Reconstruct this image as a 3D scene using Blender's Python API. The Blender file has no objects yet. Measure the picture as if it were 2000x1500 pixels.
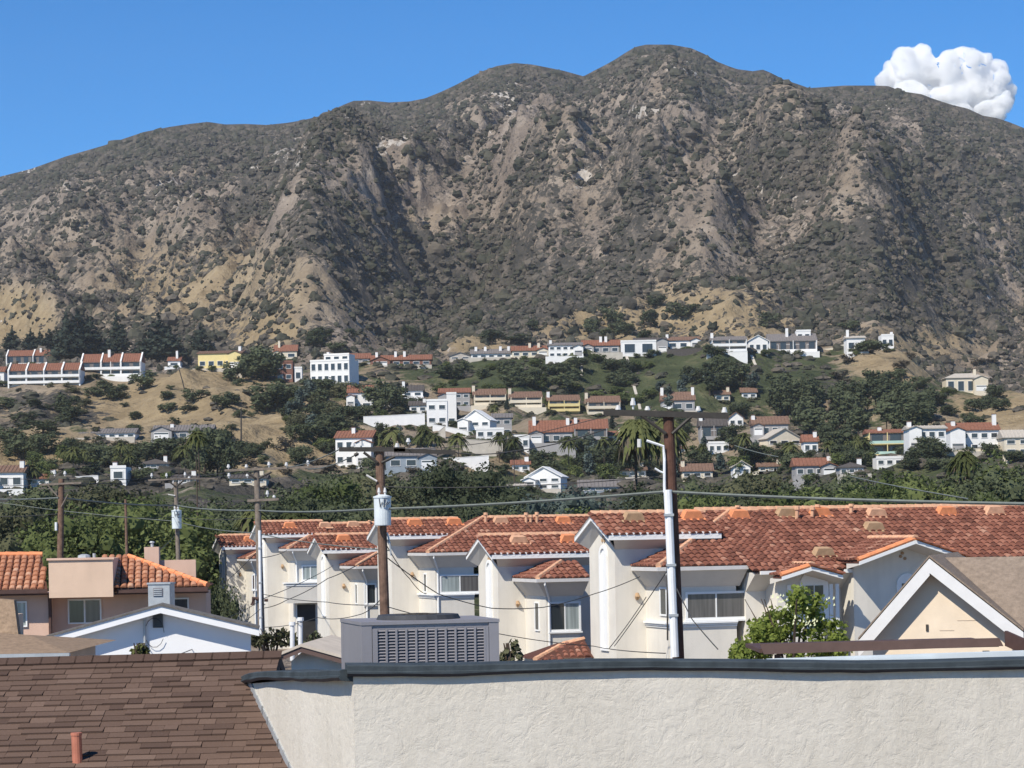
import bpy, bmesh, math, random
import numpy as np
from mathutils import Vector, Matrix

# ------------------------------------------------------------------ camera, sky, sun, exposure
SC = bpy.context.scene
COL = SC.collection
R = math.radians
F = 4700.0            # focal length in photo pixels (2000 px wide)
ZC = 7.0              # camera height
PX0, PY0 = 1000.0, 1045.0
ROLL = R(1.0)
cd = bpy.data.cameras.new('camera')
cam = bpy.data.objects.new('camera', cd)
COL.objects.link(cam)
SC.camera = cam
cd.sensor_width = 36.0
cd.lens = 36.0 * F / 2000.0
cd.shift_y = (PY0 - 750.0) / 2000.0
cd.clip_start = 0.5
cd.clip_end = 40000.0
cam.location = (0, 0, ZC)
cam.rotation_euler = (R(90), ROLL, 0)

SUN_EL, SUN_AZ = R(46), R(37)          # azimuth measured to the left of straight behind the camera
world = bpy.data.worlds.new('World')
SC.world = world
world.use_nodes = True
wn = world.node_tree
sky = wn.nodes.new('ShaderNodeTexSky')
sky.sky_type = 'NISHITA'
sky.sun_disc = False
sky.sun_elevation = SUN_EL
sky.sun_rotation = R(180) + SUN_AZ
sky.altitude = 200
sky.air_density = 0.7
sky.dust_density = 0.0
sky.ozone_density = 6.0
bg = wn.nodes['Background']
bg.inputs['Strength'].default_value = 0.125
hs = wn.nodes.new('ShaderNodeHueSaturation')
hs.inputs['Saturation'].default_value = 1.28
wn.links.new(sky.outputs[0], hs.inputs['Color'])
wn.links.new(hs.outputs[0], bg.inputs['Color'])

sl = bpy.data.lights.new('sun', 'SUN')
sl.energy = 4.9
sl.angle = R(0.53)
sl.color = (1.0, 0.93, 0.81)
sun = bpy.data.objects.new('sun', sl)
COL.objects.link(sun)
sdir = Vector((-math.sin(SUN_AZ) * math.cos(SUN_EL), -math.cos(SUN_AZ) * math.cos(SUN_EL), math.sin(SUN_EL)))
sun.rotation_euler = sdir.to_track_quat('Z', 'Y').to_euler()
sun.location = (-60, -60, 90)

SC.view_settings.view_transform = 'Standard'
SC.view_settings.look = 'None'
SC.view_settings.gamma = 1.0
SC.view_settings.exposure = 0.25
SC.view_settings.use_curve_mapping = False
SC.cycles.max_bounces = 20
SC.cycles.diffuse_bounces = 4
SC.cycles.glossy_bounces = 3
SC.cycles.transparent_max_bounces = 6
SC.cycles.volume_bounces = 20

rnd = random.Random(7)
cR, sR = math.cos(ROLL), math.sin(ROLL)
RV = Vector((cR, 0, -sR)); UV = Vector((sR, 0, cR)); FV = Vector((0, 1, 0))
CAMP = Vector((0, 0, ZC))


def ray(px, py):
    """direction with unit forward component for a pixel of the 2000x1500 photograph"""
    return RV * ((px - PX0) / F) + UV * ((PY0 - py) / F) + FV


def P(px, py, Y):
    return CAMP + ray(px, py) * Y


def unroll(px, py):
    d = ray(px, py)
    return PX0 + d.x * F, PY0 - d.z * F


# ------------------------------------------------------------------ mesh helpers
class MB:
    def __init__(s):
        s.v = []; s.f = []; s.m = []; s.c = None

    def add(s, verts, faces, m=0):
        o = len(s.v)
        s.v.extend([tuple(p) for p in verts])
        s.f.extend([tuple(i + o for i in fc) for fc in faces])
        s.m.extend([m] * len(faces))
        return s

    def box(s, x0, x1, y0, y1, z0, z1, m=0):
        v = [(x0, y0, z0), (x1, y0, z0), (x1, y1, z0), (x0, y1, z0), (x0, y0, z1), (x1, y0, z1), (x1, y1, z1), (x0, y1, z1)]
        return s.add(v, [(0, 3, 2, 1), (4, 5, 6, 7), (0, 1, 5, 4), (1, 2, 6, 5), (2, 3, 7, 6), (3, 0, 4, 7)], m)

    def hexa(s, b, t, m=0):
        """b, t: four corners each (counter-clockwise seen from the t side)"""
        return s.add(list(b) + list(t), [(0, 3, 2, 1), (4, 5, 6, 7), (0, 1, 5, 4), (1, 2, 6, 5), (2, 3, 7, 6), (3, 0, 4, 7)], m)

    def slab(s, pts, n, m=0):
        """polygon pts extruded by vector n"""
        k = len(pts)
        a = [Vector(p) for p in pts]
        b = [p + Vector(n) for p in a]
        fs = [tuple(range(k))[::-1], tuple(range(k, 2 * k))]
        fs += [(i, (i + 1) % k, k + (i + 1) % k, k + i) for i in range(k)]
        return s.add(a + b, fs, m)

    def tube(s, pts, r, n=8, m=0, cap=True):
        pts = [Vector(p) for p in pts]
        rs = r if isinstance(r, (list, tuple)) else [r] * len(pts)
        o = []
        for i, p in enumerate(pts):
            a = pts[max(i - 1, 0)]; b = pts[min(i + 1, len(pts) - 1)]
            d = (b - a).normalized()
            h = Vector((0, 0, 1)) if abs(d.z) < 0.9 else Vector((0, 1, 0))
            x = d.cross(h).normalized(); y = d.cross(x).normalized()
            for j in range(n):
                t = 2 * math.pi * j / n
                o.append(p + (x * math.cos(t) + y * math.sin(t)) * rs[i])
        fs = []
        for i in range(len(pts) - 1):
            for j in range(n):
                k = (j + 1) % n
                fs.append((i * n + j, i * n + k, (i + 1) * n + k, (i + 1) * n + j))
        if cap:
            fs.append(tuple(range(n))); fs.append(tuple(range((len(pts) - 1) * n, len(pts) * n))[::-1])
        return s.add(o, fs, m)

    def mesh(s, name, mats, smooth=False):
        me = bpy.data.meshes.new(name)
        me.from_pydata(s.v, [], s.f)
        for mt in (mats if isinstance(mats, (list, tuple)) else [mats]):
            me.materials.append(mt)
        if any(s.m):
            me.polygons.foreach_set('material_index', s.m)
        if smooth:
            me.polygons.foreach_set('use_smooth', [True] * len(s.f))
        me.update()
        bm = bmesh.new(); bm.from_mesh(me)
        bmesh.ops.recalc_face_normals(bm, faces=bm.faces)
        bm.to_mesh(me); bm.free()
        return me

    def build(s, name, mats, parent=None, smooth=False, loc=None, rz=0.0):
        return link(name, s.mesh(name, mats, smooth), parent, loc, rz)


def link(name, me, parent=None, loc=None, rz=0.0):
    o = bpy.data.objects.new(name, me)
    COL.objects.link(o)
    if parent is not None:
        o.parent = parent
    if loc is not None:
        o.location = loc
    if rz:
        o.rotation_euler = (0, 0, rz)
    return o


def tag(o, label, cat, group=None):
    o['label'] = label; o['category'] = cat
    if group:
        o['group'] = group
    return o


def kind(o, k):
    o['kind'] = k
    return o


def thing(name, label, cat, loc=(0, 0, 0), rz=0.0, group=None):
    o = bpy.data.objects.new(name, None)
    o.empty_display_size = 0.3
    COL.objects.link(o)
    o.location = loc; o.rotation_euler = (0, 0, rz)
    return tag(o, label, cat, group)


# ------------------------------------------------------------------ numpy noise
_rs = np.random.RandomState(11)
_perm = _rs.permutation(512)
_perm = np.concatenate([_perm, _perm])
_ga = _rs.rand(512) * 2 * np.pi
_gx, _gy = np.cos(_ga), np.sin(_ga)


def perlin(x, y):
    xi = np.floor(x).astype(int); yi = np.floor(y).astype(int)
    xf = x - xi; yf = y - yi
    u = xf * xf * xf * (xf * (xf * 6 - 15) + 10); v = yf * yf * yf * (yf * (yf * 6 - 15) + 10)

    def g(ix, iy, dx, dy):
        h = _perm[(_perm[ix & 511] + iy) & 511]
        return _gx[h] * dx + _gy[h] * dy
    a = g(xi, yi, xf, yf); b = g(xi + 1, yi, xf - 1, yf)
    c = g(xi, yi + 1, xf, yf - 1); d = g(xi + 1, yi + 1, xf - 1, yf - 1)
    return (a + u * (b - a)) * (1 - v) + (c + u * (d - c)) * v


def fbm(x, y, o=5, g=0.5):
    s = 0; a = 1.0; f = 1.0
    for i in range(o):
        s = s + a * perlin(x * f + 17.3 * i, y * f - 9.1 * i); a *= g; f *= 2.03
    return s


def ridged(x, y, o=5, g=0.5):
    s = 0; a = 1.0; f = 1.0; w = 1.0
    for i in range(o):
        n = 1 - np.abs(perlin(x * f + 31.7 * i, y * f + 5.3 * i)) * 2.0
        n = np.clip(n, 0, 1) ** 2
        s = s + a * n * w; w = np.clip(n * 1.6, 0, 1); a *= g; f *= 2.05
    return s


def sstep(a, b, x):
    t = np.clip((x - a) / (b - a), 0, 1)
    return t * t * (3 - 2 * t)


# ------------------------------------------------------------------ materials
MATS = {}


def nodes(name, rough=0.9, spec=0.2):
    m = bpy.data.materials.new(name); m.use_nodes = True
    nt = m.node_tree
    b = nt.nodes['Principled BSDF']
    b.inputs['Roughness'].default_value = rough
    b.inputs['Specular IOR Level'].default_value = spec
    MATS[name] = m
    return m, nt, b


def N(nt, t, **k):
    n = nt.nodes.new(t)
    for a, v in k.items():
        if a in n.inputs.keys():
            n.inputs[a].default_value = v
        else:
            setattr(n, a, v)
    return n


def ramp(nt, fac, stops):
    r = nt.nodes.new('ShaderNodeValToRGB')
    e = r.color_ramp.elements
    while len(e) > 1:
        e.remove(e[-1])
    e[0].position = stops[0][0]; e[0].color = (*stops[0][1], 1)
    for p, c in stops[1:]:
        x = e.new(p); x.color = (*c, 1)
    nt.links.new(fac, r.inputs['Fac'])
    return r


def plain(name, c, rough=0.85, var=0.12, scale=3.0, bump=0.0, bscale=40.0, spec=0.2, metal=0.0, coord='Object', streak=0.0, sfreq=3.0):
    """paint, stucco, wood: base colour with a faint mottling and optional fine relief"""
    m, nt, b = nodes(name, rough, spec)
    b.inputs['Metallic'].default_value = metal
    tc = N(nt, 'ShaderNodeTexCoord')
    n1 = N(nt, 'ShaderNodeTexNoise', Scale=scale, Detail=5.0, Roughness=0.6)
    nt.links.new(tc.outputs[coord], n1.inputs['Vector'])
    lo = tuple(max(0, x * (1 - var)) for x in c); hi = tuple(min(1, x * (1 + var)) for x in c)
    r = ramp(nt, n1.outputs['Fac'], [(0.3, lo), (0.7, hi)])
    out = r.outputs['Color']
    if streak:                      # rain-washed dirt running down the surface
        mp = N(nt, 'ShaderNodeMapping'); mp.inputs['Scale'].default_value = (sfreq, sfreq, sfreq * .09)
        n3 = N(nt, 'ShaderNodeTexNoise', Scale=1.0, Detail=6.0, Roughness=0.65)
        nt.links.new(tc.outputs[coord], mp.inputs['Vector']); nt.links.new(mp.outputs[0], n3.inputs['Vector'])
        rs = ramp(nt, n3.outputs['Fac'], [(0.32, (1 - streak,) * 3), (0.56, (1, 1, 1))])
        mx = N(nt, 'ShaderNodeMix', data_type='RGBA', blend_type='MULTIPLY'); mx.inputs[0].default_value = 1.0
        nt.links.new(out, mx.inputs[6]); nt.links.new(rs.outputs['Color'], mx.inputs[7]); out = mx.outputs[2]
    nt.links.new(out, b.inputs['Base Color'])
    if bump:
        n2 = N(nt, 'ShaderNodeTexNoise', Scale=bscale, Detail=4.0)
        nt.links.new(tc.outputs[coord], n2.inputs['Vector'])
        bp = N(nt, 'ShaderNodeBump', Strength=bump, Distance=0.02)
        nt.links.new(n2.outputs['Fac'], bp.inputs['Height'])
        nt.links.new(bp.outputs['Normal'], b.inputs['Normal'])
    return m


def foliage(name, dark, light, trans=0.25, nscale=0.6):
    m, nt, b = nodes(name, 0.8, 0.1)
    oi = N(nt, 'ShaderNodeObjectInfo')
    tc = N(nt, 'ShaderNodeTexCoord')
    n = N(nt, 'ShaderNodeTexNoise', Scale=nscale, Detail=3.0)
    nt.links.new(tc.outputs['Object'], n.inputs['Vector'])
    ad = N(nt, 'ShaderNodeMath', operation='MULTIPLY_ADD')
    nt.links.new(oi.outputs['Random'], ad.inputs[0]); ad.inputs[1].default_value = 0.5
    mu = N(nt, 'ShaderNodeMath', operation='MULTIPLY'); mu.inputs[1].default_value = 0.9
    nt.links.new(n.outputs['Fac'], mu.inputs[0])
    nt.links.new(mu.outputs[0], ad.inputs[2])
    r = ramp(nt, ad.outputs[0], [(0.25, dark), (0.95, light)])
    nt.links.new(r.outputs['Color'], b.inputs['Base Color'])
    if trans:
        tr = N(nt, 'ShaderNodeBsdfTranslucent')
        nt.links.new(r.outputs['Color'], tr.inputs['Color'])
        mx = N(nt, 'ShaderNodeMixShader'); mx.inputs[0].default_value = trans
        nt.links.new(b.outputs[0], mx.inputs[1]); nt.links.new(tr.outputs[0], mx.inputs[2])
        nt.links.new(mx.outputs[0], nt.nodes['Material Output'].inputs['Surface'])
    return m
# ------------------------------------------------------------------ terrain
SKYLINE = [(-700, 520), (-400, 430), (-200, 385), (0, 345), (60, 330), (130, 305), (200, 285), (280, 258), (330, 248), (370, 242), (405, 238), (440, 243), (480, 242), (520, 244),
           (560, 240), (590, 235), (620, 228), (640, 219), (670, 205), (690, 197), (720, 196), (760, 200), (800, 198), (830, 192), (860, 180), (890, 166),
           (920, 150), (945, 138), (970, 129), (1005, 123), (1040, 126), (1060, 130), (1100, 138), (1140, 149), (1160, 138), (1180, 128), (1200, 117),
           (1220, 104), (1240, 92), (1262, 87), (1310, 87), (1350, 94), (1375, 105), (1400, 120), (1425, 130), (1440, 135), (1470, 139), (1490, 136), (1505, 142),
           (1530, 155), (1560, 165), (1580, 172), (1610, 170), (1650, 167), (1700, 167), (1735, 168), (1760, 178), (1800, 184), (1820, 192), (1860, 205),
           (1890, 212), (1920, 226), (1945, 230), (1970, 238), (2000, 250), (2100, 280), (2300, 330), (2700, 430)]
_sq, _sv = zip(*[unroll(*p) for p in SKYLINE])
_sq, _sv = np.array(_sq), np.array(_sv)
_BQ = [unroll(*p) for p in [(-700, 790), (0, 790), (400, 770), (1000, 765), (1500, 750), (1750, 775), (1900, 830), (2000, 845), (2700, 860)]]
_bq, _bv = np.array([p[0] for p in _BQ]), np.array([p[1] for p in _BQ])
YM0, YM1 = 1050.0, 3000.0


def seg_field(q, v, pts, w):
    """1 on the polyline falling to 0 at distance w (photo px, heights counted 1.5x)"""
    best = np.full(q.shape, 1e9)
    for (x0, y0), (x1, y1) in zip(pts[:-1], pts[1:]):
        x0, y0 = unroll(x0, y0); x1, y1 = unroll(x1, y1)
        dx, dy = x1 - x0, (y1 - y0) * 1.5
        t = np.clip(((q - x0) * dx + (v - y0) * 1.5 * dy) / (dx * dx + dy * dy + 1e-9), 0, 1)
        d = np.hypot(q - (x0 + t * dx), (v - y0) * 1.5 - t * dy)
        best = np.minimum(best, d)
    return np.clip(1 - best / w, 0, 1)


RIDGES = [  # polyline, half width px, height m
    ([(1300, 95), (1225, 190), (1190, 280), (1120, 345), (1080, 430), (1120, 480)], 120, 58),
    ([(1010, 130), (960, 210), (900, 300), (880, 350), (780, 400), (700, 470), (640, 560), (600, 640)], 110, 55),
    ([(1310, 200), (1310, 300), (1400, 390), (1520, 430), (1590, 500), (1700, 570)], 110, 62),
    ([(1330, 300), (1320, 420), (1380, 520), (1400, 560)], 80, 35),
    ([(1600, 172), (1570, 260), (1530, 330), (1490, 410), (1500, 450)], 90, 50),
    ([(1800, 195), (1760, 290), (1720, 360), (1640, 440), (1600, 470)], 100, 55),
    ([(1990, 260), (1900, 360), (1830, 440), (1740, 540)], 110, 55),
    ([(2000, 420), (1920, 500), (1850, 600)], 90, 35),
    ([(640, 640), (720, 560), (800, 490), (900, 432), (980, 440), (1070, 485), (1180, 515), (1260, 520), (1400, 560), (1560, 600), (1700, 650)], 120, 60),
    ([(1268, 522), (1220, 570), (1150, 610), (1060, 640), (930, 660)], 70, 28),
    ([(1268, 522), (1340, 580), (1420, 640), (1480, 670)], 70, 24),
    ([(570, 245), (520, 320), (440, 370), (560, 420), (575, 470), (620, 520)], 110, 45),
    ([(350, 245), (300, 330), (230, 400), (330, 470), (430, 560), (520, 610), (590, 668)], 100, 38),
    ([(110, 310), (100, 400), (150, 470), (180, 520)], 90, 40),
    ([(0, 470), (90, 540), (160, 600), (220, 640)], 80, 16),
    ([(0, 575), (50, 605), (92, 645), (120, 690)], 70, 40),
    ([(720, 400), (660, 480), (620, 540)], 50, 30),
    ([(830, 290), (760, 330), (640, 400), (560, 430)], 70, 30),
]


def mtn_param(q, Y):
    t = (Y - YM0) / (YM1 - YM0)
    tt = np.clip(t, 0, 1)
    sv = np.interp(q, _sq, _sv); bv = np.interp(q, _bq, _bv)
    v = bv + (sv - bv) * (tt ** 0.93)
    return t, tt, sv, v


def mtn_z(X, Y, full=False):
    q = X / Y * F + PX0
    t, tt, sv, v = mtn_param(q, Y)
    z = ZC + (PY0 - v) / F * Y
    env = np.sin(np.pi * np.clip(tt, 0, 1) ** 0.8) ** 0.8 * (0.15 + 0.85 * sstep(0.04, 0.36, tt))
    rel = 0
    for pts, w, a in RIDGES:
        f = seg_field(q, v, pts, w * 1.25)
        rel = rel + a * f * f * (3 - 2 * f) * 0.35 + a * f * 0.65
    wx = X + 60 * perlin(X / 210, Y / 260 + 3); wy = Y + 60 * perlin(X / 230 + 9, Y / 250)
    rd = ridged((wx + .45 * wy) / 250, (wy - .35 * wx) / 330, 5, 0.55)
    fine = fbm(X / 45, Y / 70, 4, 0.55)
    dg = ridged((X + .35 * Y) / 105 + perlin(X / 90, Y / 120) * .5, (Y - .5 * X) / 120, 4, 0.6)        # small side gullies
    q0 = X / Y * F + PX0
    rd = rd * (0.45 + 0.55 * sstep(-40, 170, q0)) + 0.4 * (1 - sstep(-40, 170, q0))
    z = z + env * (rel * 1.1 + 25 * (rd - 0.75) + 15 * (dg - 0.8) - 16) + fine * 9.0 * np.clip(tt * 8, 0, 1) * np.clip((1 - tt) * 5 + 0.25, 0, 1)
    top = ZC + (PY0 - sv) / F * Y
    # keep everything below the sight line over the crest, softly
    lim = top - 3.0 * (1 - tt) * 20 * 0.05
    k = 14.0
    d = np.clip((lim - z) / k, -30, 30)
    z = np.where(t < 0.999, lim - k * np.log1p(np.exp(d)) , z)
    crest = ZC + (PY0 - sv) / F * YM1
    z = np.where(t >= 0.999, crest - (Y - YM1) * 0.25, z)
    if full:
        return z, q, v, tt, rel, rd
    return z


# foothill: ground line heights (photo py) per distance row and column
_HQ = np.array([-900., 0, 120, 250, 400, 500, 620, 750, 870, 1000, 1250, 1400, 1500, 1650, 1750, 1850, 2000, 2900])
_HR = {
    20:   [1e4] * 18,
    150:  [1264] * 18,
    300:  [1108] * 18,
    450:  [1020] * 18,
    600:  [978, 975, 972, 972, 968, 962, 962, 966, 962, 966, 972, 972, 968, 960, 952, 945, 945, 945],
    700:  [940, 938, 932, 930, 925, 915, 915, 918, 905, 935, 942, 930, 925, 918, 912, 905, 905, 905],
    800:  [900, 890, 872, 868, 866, 868, 862, 858, 868, 870, 876, 866, 866, 872, 876, 872, 880, 880],
    900:  [830, 818, 822, 812, 806, 800, 795, 800, 806, 800, 812, 812, 810, 818, 812, 800, 800, 800],
    1000: [758, 756, 752, 742, 728, 728, 736, 730, 728, 704, 696, 692, 692, 694, 696, 752, 778, 790],
    1040: [735, 735, 735, 725, 712, 712, 716, 712, 710, 690, 680, 676, 675, 676, 680, 745, 765, 780],
    1120: [800, 800, 800, 790, 780, 780, 780, 780, 780, 780, 760, 760, 760, 760, 770, 800, 820, 840],
}
_HY = np.array(sorted(_HR))
_hz = []
for _y in _HY:
    row = []
    for _q, _p in zip(_HQ, _HR[_y]):
        if _y <= 150:
            row.append(0.0)
        else:
            u = unroll(_q, _p)
            row.append(ZC + (PY0 - u[1]) / F * _y)
    _hz.append(row)
_hz = np.array(_hz)


def hill_z(X, Y, noise=True):
    X = np.asarray(X, float); Y = np.asarray(Y, float)
    q = X / Y * F + PX0
    yi = np.clip(np.searchsorted(_HY, Y) - 1, 0, len(_HY) - 2)
    ty = np.clip((Y - _HY[yi]) / (_HY[yi + 1] - _HY[yi]), 0, 1)
    qi = np.clip(np.searchsorted(_HQ, q) - 1, 0, len(_HQ) - 2)
    tq = np.clip((q - _HQ[qi]) / (_HQ[qi + 1] - _HQ[qi]), 0, 1)
    tq = tq * tq * (3 - 2 * tq)
    z = (_hz[yi, qi] * (1 - tq) + _hz[yi, qi + 1] * tq) * (1 - ty) + (_hz[yi + 1, qi] * (1 - tq) + _hz[yi + 1, qi + 1] * tq) * ty
    if noise:
        a = sstep(350, 700, Y) * (1 - 0.4 * sstep(950, 1040, Y))
        z = z + a * (7.0 * fbm(X / 75, Y / 95, 4) + 5.0 * (ridged(X / 60 + 4, Y / 130, 3) - 0.8))
    return z


def ground_z(x, y):
    h = float(hill_z(np.array([x]), np.array([max(y, 21.0)]))[0])
    if y > YM0:
        h = max(h, float(mtn_z(np.array([x]), np.array([y]))[0]))
    return h


_MY = np.concatenate([np.arange(150, 600, 3.0), np.arange(600, 1120, 1.0), np.arange(1120, 3000, 3.0)])


def place(px, py, ymin=200.0):
    """where the sight line through a photo pixel meets the ground"""
    d = ray(px, py)
    ys = _MY[_MY >= ymin]
    zr = ZC + d.z * ys
    zt = hill_z(d.x * ys, ys)
    mm = ys > YM0
    if mm.any():
        zm = np.full(ys.shape, -1e9); zm[mm] = mtn_z(d.x * ys[mm], ys[mm])
        zt = np.maximum(zt, zm)
    k = np.nonzero(zr <= zt)[0]
    Y = ys[k[0]] if len(k) else 1040.0
    return Vector((d.x * Y, Y, float(zt[k[0]]) if len(k) else ground_z(d.x * Y, Y)))


def grid_mesh(name, X, Y, Z, mat, attrs):
    nr, nc = X.shape
    me = bpy.data.meshes.new(name)
    nv = nr * nc
    co = np.empty((nv, 3), np.float32)
    co[:, 0] = X.ravel(); co[:, 1] = Y.ravel(); co[:, 2] = Z.ravel()
    idx = np.arange(nv).reshape(nr, nc)
    f = np.stack([idx[:-1, :-1], idx[:-1, 1:], idx[1:, 1:], idx[1:, :-1]], -1).reshape(-1, 4)
    me.vertices.add(nv); me.vertices.foreach_set('co', co.ravel())
    me.loops.add(f.size); me.loops.foreach_set('vertex_index', f.ravel().astype(np.int32))
    me.polygons.add(len(f)); me.polygons.foreach_set('loop_start', np.arange(0, f.size, 4, dtype=np.int32))
    me.polygons.foreach_set('use_smooth', np.ones(len(f), bool))
    me.update(calc_edges=True)
    for an, av in attrs.items():
        a = me.attributes.new(an, 'FLOAT', 'POINT')
        a.data.foreach_set('value', av.ravel().astype(np.float32))
    me.materials.append(mat)
    return me


def blob(q, v, cx, cy, rx, ry):
    cx, cy = unroll(cx, cy)
    return np.clip(1 - ((q - cx) / rx) ** 2 - ((v - cy) / ry) ** 2, 0, 1)


def terrain_mat(name):
    m, nt, b = nodes(name, 0.95, 0.05)
    L = nt.links.new
    tc = N(nt, 'ShaderNodeTexCoord')

    def noise(scale, det=6.0, rough=0.6, stretch=None):
        mp = N(nt, 'ShaderNodeMapping')
        mp.inputs['Scale'].default_value = stretch or (1, 1, 1)
        L(tc.outputs['Object'], mp.inputs['Vector'])
        n = N(nt, 'ShaderNodeTexNoise', Scale=scale, Detail=det, Roughness=rough)
        L(mp.outputs[0], n.inputs['Vector'])
        return n.outputs['Fac']

    def attr(n):
        return N(nt, 'ShaderNodeAttribute', attribute_name=n).outputs['Fac']

    def mix(fac, a, c):
        x = N(nt, 'ShaderNodeMix', data_type='RGBA')
        L(fac, x.inputs[0])
        for s, i in ((a, 6), (c, 7)):
            if isinstance(s, tuple):
                x.inputs[i].default_value = (*s, 1)
            else:
                L(s, x.inputs[i])
        return x.outputs[2]

    def thresh(val, bias, lo, hi):
        a = N(nt, 'ShaderNodeMath', operation='ADD'); L(val, a.inputs[0]); L(bias, a.inputs[1])
        r = N(nt, 'ShaderNodeMapRange'); L(a.outputs[0], r.inputs[0])
        r.inputs[1].default_value = lo; r.inputs[2].default_value = hi
        r.interpolation_type = 'SMOOTHSTEP'
        return r.outputs[0]
    soil = ramp(nt, noise(0.035, 8, 0.65), [(0.3, (0.138, 0.113, 0.094)), (0.5, (0.215, 0.177, 0.145)), (0.68, (0.33, 0.28, 0.232))]).outputs[0]
    grass = ramp(nt, noise(0.05, 8, 0.7), [(0.3, (0.185, 0.14, 0.082)), (0.5, (0.275, 0.212, 0.128)), (0.7, (0.36, 0.285, 0.18))]).outputs[0]
    scrub = ramp(nt, noise(0.09, 6, 0.7), [(0.3, (0.032, 0.033, 0.029)), (0.52, (0.074, 0.068, 0.059)), (0.68, (0.165, 0.141, 0.118))]).outputs[0]
    green = ramp(nt, noise(0.06, 6, 0.65), [(0.3, (0.034, 0.044, 0.022)), (0.55, (0.068, 0.08, 0.04)), (0.72, (0.15, 0.14, 0.08))]).outputs[0]
    rock = ramp(nt, noise(0.15, 6, 0.6), [(0.3, (0.30, 0.265, 0.23)), (0.7, (0.52, 0.48, 0.43))]).outputs[0]
    col = mix(attr('grass'), soil, grass)
    col = mix(thresh(noise(0.10, 5, 0.65), attr('green'), 0.95, 1.1), col, green)
    av = N(nt, 'ShaderNodeMath', operation='MULTIPLY_ADD'); L(noise(0.30, 6, 0.7), av.inputs[0]); av.inputs[1].default_value = 0.55
    hf = N(nt, 'ShaderNodeMath', operation='MULTIPLY'); L(noise(0.085, 6, 0.68), hf.inputs[0]); hf.inputs[1].default_value = 0.45
    L(hf.outputs[0], av.inputs[2])
    col = mix(thresh(av.outputs[0], attr('scrub'), 0.99, 1.05), col, scrub)
    col = mix(thresh(noise(0.14, 6, 0.7), attr('rock'), 1.06, 1.11), col, rock)
    L(col, b.inputs['Base Color'])
    bp = N(nt, 'ShaderNodeBump', Strength=1.0, Distance=4.5)
    L(noise(0.12, 6, 0.65), bp.inputs['Height'])
    L(bp.outputs[0], b.inputs['Normal'])
    return m


TERR = terrain_mat('dry_hillside')

# the mountain ------------------------------------------------------
qs = np.arange(-330, 2331, 4.0)
tl = np.linspace(0, 1, 430)
ys = YM0 + (YM1 - YM0) * (tl ** 1.15)
ys = np.concatenate([ys, YM1 + np.array([25, 60, 120, 250, 500.])])
QQ, YY = np.meshgrid(qs, ys)
XX = (QQ - PX0) / F * YY
ZZ, q_, v_, tt_, rel_, rd_ = mtn_z(XX, YY, True)


def mtn_cover(q, v, tt, X, Y):
    """scrub density 0..1 and dry-grass share 0..1 on the mountain"""
    big = fbm(X / 190, Y / 260, 4)
    sc = 0.44 + 0.30 * big + 0.30 * fbm(X / 62, Y / 85, 4)
    gr = 0.10 + 0.3 * fbm(X / 240 + 5, Y / 260, 3)
    for cx, cy, rx, ry, a in [(950, 560, 330, 130, .42), (1700, 560, 330, 150, .28), (1900, 350, 260, 160, .22), (80, 260, 300, 110, .2), (300, 280, 300, 60, .3), (720, 230, 160, 50, .35),
                              (560, 300, 140, 90, .1), (1530, 330, 130, 100, .38), (1250, 420, 90, 160, .2), (1000, 200, 60, 70, -.1), (980, 140, 90, 20, .4),
                              (300, 470, 250, 110, -.05), (480, 565, 220, 110, -.22), (1340, 330, 80, 150, -.08), (1400, 440, 160, 90, -.08), (1310, 180, 150, 80, -.16), (1130, 370, 40, 40, -.4),
                              (890, 420, 130, 60, -.2), (40, 620, 90, 70, -.9), (1390, 620, 290, 80, -.40), (1150, 640, 130, 40, -.5), (930, 672, 70, 28, -.6), (1760, 660, 150, 50, -.35), (1870, 700, 100, 40, -.3), (520, 650, 80, 40, -.4), (250, 640, 140, 60, -.05)]:
        sc = sc + (a if a > 0 or cy > 540 else a * .45) * blob(q, v, cx, cy, rx, ry)
    for cx, cy, rx, ry, a in [(420, 575, 300, 130, .8), (1390, 620, 310, 90, 1.0), (1150, 635, 160, 60, .9), (30, 620, 110, 80, 1.3), (690, 460, 60, 90, .5), (1790, 670, 180, 60, .8), (930, 672, 90, 35, 1.0), (520, 650, 90, 40, 1.0), (860, 420, 100, 40, .3), (1640, 330, 60, 120, .2)]:
        gr = gr + a * blob(q, v, cx, cy, rx, ry)
    sc = sc + .55 * sstep(.95, .985, tt)
    return np.clip(sc, 0, 1), np.clip(gr, 0, 1)


v_ = PY0 - (ZZ - ZC) / YY * F                      # where each point stands against the horizon
sc_, gr_ = mtn_cover(q_, v_, tt_, XX, YY)
rk_ = np.clip(0.34 + 0.26 * fbm(XX / 120, YY / 150 + 8, 4), 0, 1)
for cx, cy, rx, ry, a in [(770, 280, 50, 35, .35), (1255, 218, 40, 14, .5), (1740, 200, 40, 18, .4), (1340, 130, 60, 30, .35), (990, 180, 40, 50, .3), (690, 210, 60, 40, .1), (90, 350, 110, 40, .25), (1135, 350, 25, 30, .4), (560, 300, 150, 60, .15), (330, 380, 130, 50, .15)]:
    rk_ = rk_ + a * blob(q_, v_, cx, cy, rx, ry)
mm_ = grid_mesh('mountain', XX, YY, ZZ, TERR, {'scrub': sc_ * 0.32 + 0.375, 'grass': gr_, 'green': np.zeros_like(sc_), 'rock': rk_})
kind(link('mountain', mm_), 'structure')['label'] = 'dry chaparral mountain with tan soil, gullies and rocky ridges'

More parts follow.
